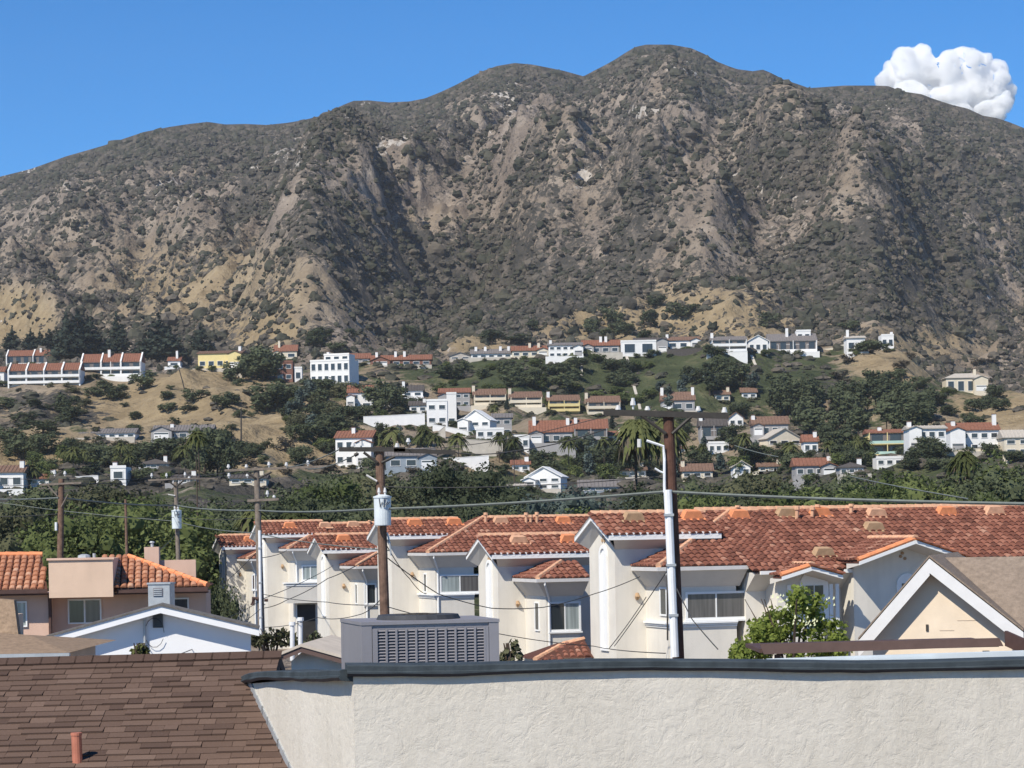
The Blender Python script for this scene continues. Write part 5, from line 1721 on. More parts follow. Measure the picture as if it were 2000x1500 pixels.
    for f in range(parapets):
        x = -hw + W * f / max(1, parapets - 1)
        MB().slab([(x - .3, -1.6, below), (x - .3, depth + .3, below), (x - .3, depth + .3, ze + .4), (x - .3, depth / 2, H + .5), (x - .3, -1.6, ze + .15)], (.6, 0, 0)).build('party_wall', wall, t)
    return t


G1 = 'terraced townhouses on the upper left slope'
house(14, 118, 684, 716, 'the highest stepped terrace', 'highest stepped white terrace with red brown roofs under the big dark conifers', roof='gx', rh=.38, win=(0, 0), balc=1, parapets=3, chim=((.62, 1.0),), group=G1)
house(18, 157, 709, 752, 'the lower stepped terrace', 'longest stepped white terrace with five thin party walls and balconies', roof='gx', rh=.35, win=(0, 0), balc=2, parapets=5, group=G1)
house(160, 276, 690, 738, 'the red roofed terrace', 'stepped white terrace with the brightest red end roof beside the round hillside shrubs', roof='gx', rh=.36, win=(0, 0), balc=2, parapets=4, chim=((.45, 1.6),), group=G1)
house(-60, 8, 715, 752, 'the cropped white house', 'white house cut by the picture edge beside the longest stepped terrace', rh=.3, win=(2, 1))
house(386, 474, 684, 722, 'the yellow house', 'long pale yellow house with a thin brown roof line and tiny windows', FARYELLOW, BROOF, 'gx', .16, (5, 1), ((.92, 1.5),), yaw=-7, row=(.25, .5))
house(328, 352, 696, 718, 'the white chimney house', 'small white house with a tall white chimney among trees below the conifers', rh=.4, win=(1, 1), chim=((.7, 3),))
house(536, 580, 676, 706, 'the pink roofed house', 'narrow house with a pinkish tiled roof stacked above a brown red wall', FARCREAM, TERROOF, 'gx', .45, (2, 1), ((.2, 2),))
house(540, 572, 706, 746, 'the dark red wall house', 'dark red brown house stepped down the slope below the pinkish roof', FARBROWN, BROOF, 'flat', .2, (2, 2))
house(575, 590, 718, 748, 'the small white tower', 'small rounded white tower house beside the dark red house', roof='flat', win=(1, 1), depth=4)
house(604, 685, 704, 752, 'the modern white house', 'large modern white house with flat roof terrace and gridded window wall', roof='flat', win=(6, 2), row=(.2, .72), balc=0, yaw=-16, depth=11)
house(632, 684, 692, 706, 'the roof terrace storey', 'white roof terrace storey with a chimney on the modern white house', roof='flat', win=(3, 1), chim=((.1, 1.2),), lift=40, yaw=-16, depth=7)
house(668, 722, 689, 712, 'the orange roofed wing', 'low house with an orange tile roof right behind the modern white house', FARGREY, TERROOF, 'gx', .5, (3, 1))
house(726, 842, 692, 716, 'the long low house', 'longest low dark house with terracotta roof and three white chimneys', FARBROWN, TERROOF, 'gx', .45, (6, 1), ((.08, 1.2), (.4, 1.4), (.55, 1.4)))
house(878, 920, 690, 704, 'the little white gable', 'little white gabled house at the start of the ridge row', PALEROOF, GROOF, 'gy', .5, (2, 1))
R1 = 'houses along the ridge street'
house(920, 1000, 681, 701, 'the slate roofed ridge house', 'ridge house with a slate grey roof and four small white chimneys', roofm=GROOF, rh=.5, win=(5, 1), chim=((.12, 1), (.35, 1), (.72, 1), (.92, 1)), group=R1)
house(1000, 1070, 674, 698, 'the brick red ridge house', 'ridge house with brick red roof and pale lower wall next to the slate roof', FARCREAM, TERROOF, 'gx', .45, (4, 1), ((.5, 1), (.75, 1)), group=R1)
house(1072, 1137, 668, 699, 'the white boxy ridge house', 'boxy white two storey ridge house with two rows of dark windows', roofm=GROOF, rh=.2, win=(5, 2), chim=((.06, 1),), group=R1)
house(1138, 1210, 663, 692, 'the red roofed ridge house', 'ridge house with wide red roof over grey walls and twin white chimneys', FARGREY, TERROOF, 'gx', .42, (4, 1), ((.5, 1.3), (.64, 1.3)), group=R1)
house(1213, 1282, 666, 696, 'the glass fronted house', 'pale grey house with a broad dark glass front and white arch end', roofm=FARWHITE, roof='flat', win=(2, 1), row=(.25, .8), group=R1)
house(1240, 1302, 658, 690, 'the dark roofed ridge house', 'ridge house with a dark flat looking roof behind the glass fronted house', FARGREY, DROOF, 'gx', .25, (3, 1), group=R1, lift=-4)
house(1304, 1366, 656, 683, 'the deck house', 'white ridge house with brown roof standing on a dark deck', roofm=BROOF, rh=.3, win=(3, 1), chim=((.0, 1),), balc=0, group=R1)
house(1390, 1458, 656, 690, 'the striped balcony house', 'ridge house with pale grey roof and two long white balcony bands', roofm=GROOF, rh=.25, win=(0, 0), balc=2, chim=((.03, 1.4),), group=R1)
house(1462, 1500, 655, 690, 'the arched white gable', 'white gabled ridge house with three arched windows facing out', roofm=FARWHITE, roof='gy', rh=.3, win=(3, 1), group=R1)
house(1502, 1595, 650, 690, 'the grey roofed villa', 'widest ridge villa with a big grey roof and long white terrace wall', roofm=GROOF, rh=.4, win=(4, 1), chim=((.4, 2.2),), balc=1, group=R1, depth=12)
house(1556, 1584, 646, 668, 'the white tower room', 'white tower room with two dark windows rising at the end of the grey villa', roof='flat', win=(2, 1), depth=5, group=R1, lift=18)
house(1654, 1690, 655, 690, 'the end ridge house', 'white house at the far end of the ridge with a stepped ramp wall', roofm=PALEROOF, rh=.15, win=(2, 1), chim=((.1, 2.5),), group=R1)
house(1722, 1746, 655, 684, 'the one chimney house', 'small pale house with one chimney beyond the dark tree on the ridge end', FARWHITE, PALEROOF, 'flat', .1, (2, 1), ((.9, 1.5),), group=R1)
house(1848, 1926, 728, 766, 'the arcaded house', 'pale grey house with white arches and chimney beside the dry slope', FARCREAM, PALEROOF, 'hip', .25, (4, 1), ((.75, 1.6),), row=(.1, .75))
house(680, 728, 752, 800, 'the red cornered house', 'white house with red tile roof among dark trees below the modern house', rh=.32, win=(2, 2), chim=())
house(786, 826, 752, 778, 'the dark gabled house', 'small white house with dark gabled roof above the long white wall', roofm=DROOF, rh=.45, win=(2, 1), chim=((.05, 1.4),))
house(858, 918, 757, 796, 'the columned house', 'house with red brown roof and white columns just behind the tall white house', FARGREY, TERROOF, 'gx', .25, (4, 2))
house(834, 874, 782, 832, 'the four window house', 'white flat roofed house with four dark windows and round garden table', roof='flat', win=(2, 2), row=(.3, .6))
house(873, 892, 768, 830, 'the white stair tower', 'narrow tall white stair tower beside the four window house', roof='flat', win=(1, 1), depth=4, row=(.02, .2))
G2 = 'row of identical tan roofed houses'
house(926, 988, 758, 794, 'the first tan roofed house', 'first tan roofed row house with white chimney and four white posts', FARCREAM, BROOF, 'gx', .36, (0, 0), ((.0, 1.2),), balc=2, group=G2, yaw=4)
house(997, 1058, 764, 799, 'the second tan roofed house', 'second tan roofed row house with long white scalloped balcony', FARCREAM, BROOF, 'gx', .36, (0, 0), ((.0, 1.2),), balc=2, group=G2, yaw=4)
house(1071, 1132, 770, 806, 'the pale yellow row house', 'tan roofed row house with pale yellow balcony and diagonal stair wall', FARYELLOW, BROOF, 'gx', .34, (0, 0), ((.02, 1.2),), balc=2, group=G2, yaw=4)
house(1147, 1211, 772, 812, 'the last tan roofed house', 'last tan roofed row house with open porch by the concrete channel', FARCREAM, BROOF, 'gx', .34, (0, 0), ((.0, 1.2),), balc=2, group=G2, yaw=4)
house(1293, 1357, 765, 806, 'the twin chimney house', 'brown roofed house with a tall cream chimney at each end', FARGREY, BROOF, 'gx', .42, (3, 1), ((.02, 1.6), (.96, 1.6)))
house(1396, 1426, 762, 786, 'the grove edge house', 'small house with brown roof and pale terrace in front of the grove', FARCREAM, BROOF, 'gx', .4, (2, 1), ((.9, 1),))
house(1449, 1478, 757, 780, 'the tiny grove house', 'tiny brown roofed house half hidden at the edge of the dense grove', FARWHITE, BROOF, 'gx', .45, (2, 1))
house(900, 958, 801, 850, 'the white gabled house', 'bright white gabled house with a small square window above a driveway', roofm=FARWHITE, roof='gy', rh=.4, win=(3, 2), yaw=-14)
house(962, 1000, 806, 852, 'the narrow white house', 'narrow white and grey house with vertical window slots beside the white gable', FARGREY, GROOF, 'gx', .2, (2, 2))
house(1036, 1118, 820, 868, 'the wide terracotta house', 'wide house with terracotta roof and white chimney behind palms', FARGREY, TERROOF, 'gx', .5, (4, 1), ((.1, 1.2), (.9, .6)))
house(1122, 1186, 818, 862, 'the twin terracotta house', 'terracotta roofed house with white balcony band next to the big shaggy palm', FARGREY, TERROOF, 'gx', .45, (0, 0), ((.05, .5),), balc=1)
house(1368, 1420, 814, 862, 'the brown grey house', 'grey house with brown roof and pale scalloped balcony right of the main pole', FARGREY, DROOF, 'gx', .38, (3, 1), ((.05, .3),), balc=1)
house(1471, 1540, 812, 852, 'the banded grey house', 'house with grey brown roof bands in front of the dense grove', FARGREY, BROOF, 'gx', .4, (4, 1), ((.03, .3),))
house(1497, 1568, 838, 872, 'the beige gable house', 'beige house with one long slanting gable and a cream chimney', FARCREAM, PALEROOF, 'gy', .55, (3, 1), ((.8, -1),), yaw=16)
house(1696, 1768, 838, 892, 'the mint balcony house', 'pale yellow house with mint green balcony railings and red brown roof', FARYELLOW, TERROOF, 'gx', .14, (0, 0), ((.35, .6),), balc=2, rail=FARMINT)
house(1776, 1848, 830, 884, 'the pale flat fronted house', 'white two storey house with pale flat roof between mint balconies and red roof', roofm=PALEROOF, rh=.12, win=(4, 2), chim=((.05, 1),), balc=0)
house(1856, 1952, 824, 884, 'the tall chimney villa', 'large white villa with red tile roof and tall round topped chimney', roofm=TERROOF, rh=.26, win=(5, 2), chim=((.1, .4), (.94, 2.2)), balc=0)
house(1962, 2040, 838, 890, 'the cropped cream house', 'cream house cut by the picture edge with a pale arched roof', FARCREAM, PALEROOF, 'gx', .3, (3, 2))
house(655, 728, 840, 912, 'the veranda house', 'big white stepped house with red roof and arched veranda behind the transformer pole', roofm=TERROOF, rh=.2, win=(4, 2), balc=0, yaw=-10, chim=((.45, .8),))
house(757, 850, 874, 918, 'the blue grey house', 'low blue grey house with a long grey roof behind the pole crossarm', FARBLUE, GROOF, 'gx', .35, (3, 1), yaw=6)
house(1027, 1096, 913, 958, 'the lone white cottage', 'lone white gabled cottage with porch above the dark treetops', roofm=FARWHITE, roof='gy', rh=.42, win=(3, 2), yaw=-12)
house(986, 1026, 946, 962, 'the low white wall house', 'low white outbuilding beside the lone white cottage', roofm=PALEROOF, rh=.3, win=(3, 1))
house(1132, 1236, 936, 960, 'the long grey roof', 'long low house with pale grey roof beyond the blue green tree', FARBLUE, GROOF, 'gx', .6, (4, 1))
house(1332, 1392, 906, 936, 'the low tan bungalow', 'low bungalow with a tan tile roof beside the bare grey tree', FARCREAM, BROOF, 'gx', .5, (3, 1), ((.05, .8),))
house(1554, 1630, 893, 932, 'the rust roofed house', 'house with rust red roof above a wide grey wall and white posts', FARGREY, TERROOF, 'gx', .4, (4, 1), ((.9, .4),))
house(-30, 46, 908, 958, 'the white corner house', 'white house with brown roof and square chimney at the picture edge', roofm=BROOF, rh=.28, win=(3, 1), chim=((.92, 1.0),))
house(156, 264, 836, 857, 'the low white ranch', 'long low white ranch house with grey roof below the burnt brown slope', roofm=GROOF, rh=.45, win=(6, 1))
house(300, 415, 830, 860, 'the grey ranch', 'long low ranch house with pale grey roof behind the tall palm', FARGREY, GROOF, 'gx', .4, (5, 1), ((.3, .3),))
house(216, 246, 912, 944, 'the white block house', 'small white block house with one dark window among palms', roof='flat', win=(1, 1), row=(.3, .7), chim=((.2, 1.2),))
house(270, 330, 896, 916, 'the black roofed house', 'low house with a nearly black roof and white chimney behind the fence of trees', FARGREY, DROOF, 'hip', .5, (3, 1), ((.85, .8),))


G4 = 'small houses among the trees'
for a in [(744, 776, 774, 800, 'the grey columned cottage', 'grey cottage with a tall pale column among dark trees above the long white wall', FARGREY, DROOF, 'flat'), (800, 834, 782, 806, 'the tree hidden bungalow', 'pale bungalow mostly hidden by trees above the long white wall', FARWHITE, DROOF, 'gx'),
          (1004, 1034, 852, 880, 'the driveway garage', 'white garage house at the end of the concrete driveway', FARWHITE, PALEROOF, 'flat'), (1094, 1124, 872, 892, 'the terrace shed', 'low grey outbuilding below the wide terracotta house', FARGREY, PALEROOF, 'shed'),
          (1188, 1216, 842, 866, 'the palm side cottage', 'small cream cottage tucked beside the shaggy palm heads', FARCREAM, TERROOF, 'gx'), (1424, 1452, 806, 834, 'the slim grove cottage', 'slim white cottage beside the brown grey house at the grove edge', FARWHITE, BROOF, 'gy'),
          (1432, 1466, 902, 930, 'the pale gabled bungalow', 'pale gabled bungalow between the tan bungalow and the rising garden wall', FARWHITE, PALEROOF, 'gy'), (1482, 1530, 904, 924, 'the cream cottage', 'cream cottage half covered by shrubs above the rising garden wall', FARCREAM, BROOF, 'gx'),
          (1640, 1688, 902, 928, 'the shady side house', 'grey house with dark roof in the trees beyond the rust roofed house', FARGREY, DROOF, 'hip'), (1712, 1764, 894, 912, 'the lower mint terrace', 'low pale terrace building under the mint balcony house', FARWHITE, PALEROOF, 'flat'),
          (1570, 1598, 848, 886, 'the white side tower', 'narrow white building at the side of the beige gable house', FARWHITE, TERROOF, 'gx'), (1210, 1262, 908, 934, 'the brown shingle bungalow', 'brown roofed bungalow under the drooping palm fronds', FARCREAM, BROOF, 'gx'),
          (1384, 1424, 866, 888, 'the white terrace house', 'white terrace house directly below the brown grey house', FARWHITE, PALEROOF, 'flat'), (60, 108, 926, 950, 'the palm fronted bungalow', 'white bungalow with red roof behind slim palms near the corner house', FARWHITE, TERROOF, 'gx'),
          (336, 384, 926, 946, 'the grey shed house', 'long grey shed house behind the slim grey pole', FARGREY, DROOF, 'gx'), (448, 520, 926, 946, 'the dark roofed bungalow', 'dark roofed bungalow just behind the two crossarm pole', FARCREAM, DROOF, 'gx'),
          (1000, 1034, 898, 922, 'the dry slope cottage', 'small white cottage on the dry grass above the lone white cottage', FARWHITE, TERROOF, 'gx'), (930, 984, 838, 858, 'the garden pavilion', 'low white pavilion along the curving driveway wall', FARWHITE, PALEROOF, 'flat'),
          (1250, 1290, 868, 892, 'the red roofed palm house', 'white house with red roof glimpsed under the big palm heads', FARWHITE, TERROOF, 'gx'), (1300, 1340, 868, 890, 'the house behind the main pole', 'tan roofed house right behind the main wooden pole', FARCREAM, BROOF, 'gx')]:
    house(a[0], a[1], a[2], a[3], a[4], a[5], a[6], a[7], a[8], .38, (3 if a[1] - a[0] > 36 else 2, 1), ((.85, .8),) if a[8] in ('gx', 'hip') else (), group=G4, depth=7)


def hill_wall(pts, pt_h, label, mat, name='retaining_wall', cat='wall', group='garden walls on the hillside', thick=.4, ymin=560.0):
    """a free-standing wall along photo points (base), height in photo px"""
    md = pts[len(pts) // 2]; Yw = place(md[0], md[1], ymin).y
    ws = [P(p[0], p[1], Yw) for p in pts]
    t = thing(name, label, cat, ws[0], 0, group)
    o = ws[0]
    m = MB()
    for a, c in zip(ws[:-1], ws[1:]):
        ha, hc = pt_h * a.y / F, pt_h * c.y / F
        a2, c2 = a - o, c - o
        m.slab([(a2.x, a2.y, a2.z - 6), (c2.x, c2.y, c2.z - 6), (c2.x, c2.y, c2.z + hc), (a2.x, a2.y, a2.z + ha)], (0, thick, 0))
    m.build('wall_panel', mat, t)
    m = MB()
    for a, c in zip(ws[:-1], ws[1:]):
        ha, hc = pt_h * a.y / F, pt_h * c.y / F
        a2, c2 = a - o, c - o
        m.slab([(a2.x, a2.y - .08, a2.z + ha + .003), (c2.x, c2.y - .08, c2.z + hc + .003), (c2.x, c2.y + thick + .08, c2.z + hc + .003), (a2.x, a2.y + thick + .08, a2.z + ha + .003)], (0, 0, .15))
    m.build('wall_cap', mat, t)
    HRECT.append((min(p[0] for p in pts), max(p[0] for p in pts), min(p[1] for p in pts) - pt_h, max(p[1] for p in pts), ws[0].y))
    return t


hill_wall([(710, 836), (760, 834), (830, 830)], 22, 'long plain white garden wall below the dark gabled house', FARWHITE)
hill_wall([(845, 838), (890, 846), (935, 856), (960, 862)], 9, 'curving white wall along the driveway under the white gable', FARWHITE)
hill_wall([(838, 884), (856, 858), (870, 846)], 14, 'steep concrete wall edging the upper bend of the driveway', CONCRETE)
hill_wall([(904, 888), (940, 890), (982, 892)], 30, 'tall tan concrete retaining wall under the white gabled house', CONCRETE)
hill_wall([(862, 908), (900, 906), (955, 902)], 12, 'low bright white wall above the dark trees right of the transformer pole', FARWHITE)
hill_wall([(120, 942), (160, 940), (192, 938)], 9, 'low white wall between palms at the foot of the tan knoll', FARWHITE)
hill_wall([(1470, 932), (1510, 925), (1550, 916)], 9, 'rising cream garden wall beside the rust roofed house', FARCREAM)
hill_wall([(1832, 902), (1890, 894), (1966, 888)], 16, 'long cream wall in front of the villa with a tall chimney', FARCREAM)
hill_wall([(1596, 690), (1632, 684), (1656, 676)], 6, 'sloping pale ramp wall linking the grey villa and the end ridge house', FARCREAM)
hill_wall([(1303, 694), (1350, 693), (1372, 691)], 12, 'dark timber deck under the white ridge house', DROOF, 'deck', 'deck')
hill_wall([(1380, 692), (1420, 693), (1460, 691)], 5, 'thin white terrace wall at the edge of the ridge lawn', FARWHITE)
for pts, lab in [([(1224, 698), (1234, 738), (1242, 770), (1250, 800)], 'longest pale concrete drain running down the green slope'), ([(1134, 702), (1136, 735)], 'short concrete drain below the boxy white ridge house'),
                 ([(1468, 696), (1476, 716)], 'short concrete drain below the arched white gable'), ([(1056, 705), (1060, 745)], 'thin pale drain below the brick red ridge house')]:
    m = MB(); ws = []
    for (a0, b0), (a1, b1) in zip(pts[:-1], pts[1:]):
        for i in range(6):
            ws.append(place(a0 + (a1 - a0) * i / 6, b0 + (b1 - b0) * i / 6, 600))
    ws.append(place(*pts[-1], 600))
    for a, c in zip(ws[:-1], ws[1:]):
        m.slab([(a.x - .55, a.y, a.z + .1), (a.x + .55, a.y, a.z + .1), (c.x + .55, c.y, c.z + .1), (c.x - .55, c.y, c.z + .1)], (0, 0, .25))
    tag(m.build('drain_channel', CONCRETE), lab, 'drain', 'concrete drains on the slope')

# ------------------------------------------------------------------ trees
LEAFS = {
    'dark': foliage('dark_evergreen_leaves', (0.028, 0.038, 0.021), (0.105, 0.122, 0.066), .2, 1.2),
    'green': foliage('green_leaves', (0.040, 0.058, 0.020), (0.160, 0.190, 0.070), .3, 1.2),
    'olive': foliage('olive_leaves', (0.042, 0.048, 0.027), (0.145, 0.145, 0.080), .25, 1.2),
    'blue': foliage('blue_green_leaves', (0.036, 0.052, 0.044), (0.115, 0.145, 0.125), .15, 1.2),
    'conifer': foliage('conifer_needles', (0.014, 0.021, 0.017), (0.046, 0.058, 0.042), .08, 1.2),
    'palm': foliage('palm_fronds', (0.030, 0.040, 0.014), (0.120, 0.130, 0.050), .2, 1.2),
    'bright': foliage('bright_leaves', (0.16, 0.20, 0.04), (0.34, 0.41, 0.11), .45, 1.5),
    'dry': foliage('dry_brush_leaves', (0.05, 0.042, 0.03), (0.125, 0.105, 0.075), .1, 1.2),
}
BARK = plain('bark', (0.085, 0.062, 0.048), 0.95, 0.3, 4, 0.5, 20)


def crown(name, clumps, n, size, mat, seed, core=.55, up=.25, loose=False):
    """leaf-sized faces through clump volumes, with ragged dark cores; unit height"""
    rr = np.random.RandomState(seed)
    vs, fs = [], []
    w = np.array([c[3] * c[4] * c[5] for c in clumps]) ** .67
    cnt = np.maximum(4, (n * w / w.sum()).astype(int))
    for (cx, cy, cz, rx, ry, rz), k in zip(clumps, cnt):
        d = rr.normal(size=(k, 3)); d /= np.linalg.norm(d, axis=1)[:, None]
        rad = ((.2 + 1.25 * rr.rand(k)) if loose else (.55 + .5 * rr.rand(k) ** .6))[:, None]
        p = np.array([cx, cy, cz]) + d * rad * np.array([rx, ry, rz])
        nr = d + rr.normal(size=(k, 3)) * .7; nr[:, 2] += up
        nr /= np.linalg.norm(nr, axis=1)[:, None]
        t = np.cross(nr, rr.normal(size=(k, 3))); t /= np.linalg.norm(t, axis=1)[:, None] + 1e-9
        bt = np.cross(nr, t)
        s = size * (.55 + .9 * rr.rand(k))[:, None]
        o = len(vs)
        q = np.stack([p - t * s, p - bt * s * .6, p + t * s, p + bt * s * .6], 1)
        vs += q.reshape(-1, 3).tolist()
        fs += [(o + 4 * i, o + 4 * i + 1, o + 4 * i + 2, o + 4 * i + 3) for i in range(k)]
    bm = bmesh.new()
    for cx, cy, cz, rx, ry, rz in clumps:
        r0 = bmesh.ops.create_icosphere(bm, subdivisions=1 if len(clumps) > 6 else 2, radius=1.0)
        for v in r0['verts']:
            j = core * (1 + rr.uniform(-.22, .18))
            v.co = Vector((cx + v.co.x * rx * j, cy + v.co.y * ry * j, cz + v.co.z * rz * j))
    o = len(vs)
    vs += [tuple(v.co) for v in bm.verts]
    bm.verts.index_update()
    fs += [tuple(o + v.index for v in f.verts) for f in bm.faces]
    bm.free()
    me = bpy.data.meshes.new(name); me.from_pydata(vs, [], fs); me.materials.append(mat); me.update()
    return me


def mk_round(seed, n, leaf, size, k=9, zlo=.18, flat=1.0):
    rr = random.Random(seed); cl = [(0, 0, .5, .32, .32, .40)]
    for i in range(k):
        a = 6.283 * i / k + rr.uniform(-.4, .4); rd = rr.uniform(.16, .34); z = rr.uniform(zlo + .06, .86)
        rd *= (1.15 - .7 * max(0, z - .5)); s = rr.uniform(.13, .21)
        cl.append((rd * math.cos(a), rd * math.sin(a), z, s, s, s * 1.05 * flat))
    return crown('crown', cl, n, size, LEAFS[leaf], seed)


def mk_conifer(seed, n, leaf='conifer', wide=1.0):
    rr = random.Random(seed); cl = []
    L = 9
    for i in range(L):
        f = i / (L - 1); z = .14 + .78 * f; rad = .25 * (1 - f * .9) * wide
        for j in range(4 if i < 5 else (2 if i < 7 else 1)):
            a = rr.uniform(0, 6.28)
            d = rad * .62 if i < 7 else 0
            cl.append((d * math.cos(a + j * 1.6), d * math.sin(a + j * 1.6), z + rr.uniform(-.03, .03), rad * .7 + .015, rad * .7 + .015, .09))
    return crown('crown', cl, n, .04, LEAFS[leaf], seed, .7, -.3)


def mk_tall(seed, n, leaf):
    rr = random.Random(seed); cl = []
    for i in range(9):
        z = rr.uniform(.34, .93); a = rr.uniform(0, 6.28); d = rr.uniform(.03, .17); s = rr.uniform(.08, .15)
        cl.append((d * math.cos(a), d * math.sin(a), z, s, s, s * 1.1))
    cl.append((0, 0, .62, .12, .12, .26))
    return crown('crown', cl, n, .045, LEAFS[leaf], seed, .6)


def mk_palm(seed, nf=44, leaf='palm', r=.30, droop=1.0, skirt=False):
    """fan of arching fronds round the top (0,0,1), with hanging dead ones below when skirt is set"""
    rr = random.Random(seed); m = MB()
    for i in range(nf):
        a = 6.283 * i / nf * 2.4 + rr.uniform(-.3, .3)
        el = rr.uniform(-.5, 1.25)
        L = r * rr.uniform(.8, 1.1)
        d = Vector((math.cos(a), math.sin(a), 0)); sd = Vector((-math.sin(a), math.cos(a), 0))
        pts = []
        for s in range(6):
            t = s / 5
            p = d * (L * t * math.cos(el)) + Vector((0, 0, 1 + L * t * math.sin(el) - droop * L * .75 * t * t))
            pts.append(p)
        for s in range(5):
            w0 = r * .15 * math.sin(math.pi * (s / 5) ** .7 + .12); w1 = r * .15 * math.sin(math.pi * ((s + 1) / 5) ** .7 + .12) if s < 4 else 0.002
            for sg in (-1, 1):
                dip = Vector((0, 0, -w0 * .5))
                m.add([pts[s], pts[s + 1], pts[s + 1] * .3 + pts[s + 1] * .7 + sd * sg * w1 + Vector((0, 0, -w1 * .5)) + (pts[s + 1] - pts[s]) * .25, pts[s] + sd * sg * w0 + dip + (pts[s + 1] - pts[s]) * .35], [(0, 1, 2, 3)])
    me = bpy.data.meshes.new('crown'); me.from_pydata(m.v, [], m.f); me.materials.append(LEAFS[leaf])
    return me


def mk_skirt(seed, r=.30):
    m = MB(); rr = random.Random(seed)
    for i in range(110):
        a = rr.uniform(0, 6.28); z = rr.uniform(.86, 1.02); L = r * rr.uniform(.6, 1.25)
        d = Vector((math.cos(a), math.sin(a), 0)); sd = Vector((-math.sin(a), math.cos(a), 0))
        p0 = d * .012 + Vector((0, 0, z)); p1 = d * (L * .42) + Vector((0, 0, z - L * .35)); p2 = d * (L * .5) + Vector((0, 0, z - L * .8))
        w = r * .08
        m.add([p0, p1 - sd * w, p2, p1 + sd * w], [(0, 1, 2, 3)])
    me = bpy.data.meshes.new('dead_fronds'); me.from_pydata(m.v, [], m.f); me.materials.append(LEAFS['dry'])
    return me


def mk_trunk(top=.6, r=.022, bend=.02, limbs=3, seed=1):
    rr = random.Random(seed); m = MB()
    m.tube([(0, 0, -.06), (bend * .3, 0, top * .35), (bend, bend * .5, top)], [r * 1.3, r, r * .55], 7)
    for i in range(limbs):
        a = rr.uniform(0, 6.28); z = rr.uniform(top * .45, top * .8)
        m.tube([(bend * z, 0, z), (.09 * math.cos(a), .09 * math.sin(a), z + .1), (.2 * math.cos(a), .2 * math.sin(a), z + .2)], [r * .55, r * .4, r * .2], 5)
    return m.mesh('trunk', BARK)


PROTO = {
    'oak': [mk_round(s, 950, 'dark', .04, 13, .1) for s in (1, 2, 3)], 'shrub': [mk_round(s, 640, 'dark', .048, 9, .0, .9) for s in (4, 5, 6)],
    'olive': [mk_round(s, 640, 'olive', .046, 10, .05) for s in (7, 8)], 'leafy': [mk_round(s, 800, 'green', .043, 11) for s in (9, 10)],
    'big_dark': [mk_round(s, 5200, 'dark', .018, 22) for s in (11, 12, 13)], 'big_green': [mk_round(s, 5200, 'green', .018, 22, .05) for s in (14, 15, 16)],
    'big_blue': [mk_round(s, 3000, 'blue', .022, 15, .05) for s in (17, 18)], 'big_olive': [mk_round(s, 3000, 'olive', .022, 14) for s in (19, 20)],
    'conifer': [mk_conifer(s, 700) for s in (21, 22, 23)], 'gum': [mk_tall(s, 520, 'dark') for s in (24, 25, 26)], 'bluegum': [mk_tall(s, 520, 'blue') for s in (27, 28)],
    'palm': [mk_palm(s) for s in (31, 32, 33)], 'bigpalm': [mk_palm(s, 96, 'palm', .26, 1.2) for s in (34, 35)], 'dry': [mk_round(s, 360, 'dry', .06, 7, .0) for s in (36, 37)],
    'cypress': [mk_conifer(s, 500, 'conifer', .5) for s in (38, 39)],
}
SKIRT = [mk_skirt(s) for s in (41, 42)]
TRUNKS = {'tree': [mk_trunk(.62, .022, .03, 3, s) for s in (1, 2)], 'palm': mk_trunk(1.0, .011, .012, 0, 3), 'pole': mk_trunk(.9, .018, .005, 0, 4), 'low': mk_trunk(.4, .03, .02, 2, 5)}
KINDS = {  # tree word, description, category, group
    'oak': ('dark_tree', 'round dark green tree', 'tree', 'dark round trees on the hillside'), 'shrub': ('shrub', 'rounded dark shrub', 'shrub', 'dark shrubs on the hillside'),
    'olive': ('olive_shrub', 'olive grey bush', 'bush', 'olive bushes on the hillside'), 'leafy': ('leafy_tree', 'fresh green tree', 'tree', 'green trees on the hillside'),
    'big_dark': ('dense_tree', 'large dark tree', 'tree', 'large trees behind the rooftops'), 'big_green': ('broad_tree', 'large yellow green tree', 'tree', 'large trees behind the rooftops'),
    'big_blue': ('blue_green_tree', 'large blue green tree', 'tree', 'large trees behind the rooftops'), 'big_olive': ('olive_tree', 'large olive brown tree', 'tree', 'large trees behind the rooftops'),
    'conifer': ('conifer_tree', 'dark conifer', 'tree', 'conifers on the slope'), 'gum': ('grove_tree', 'tall dark grove tree', 'tree', 'trees of the dense grove'), 'bluegum': ('grey_green_tree', 'tall grey green tree', 'tree', 'grey green trees on the hillside'),
    'palm': ('palm_tree', 'slim palm', 'palm', 'palms among the houses'), 'bigpalm': ('palm_tree', 'shaggy palm with a full head', 'palm', 'palms among the houses'), 'dry': ('dry_bush', 'dry brown bush', 'bush', 'dry bushes on the hillside'),
    'cypress': ('cypress_tree', 'narrow dark cypress', 'tree', 'cypresses on the slope'),
}
TREES = []
trnd = random.Random(99)


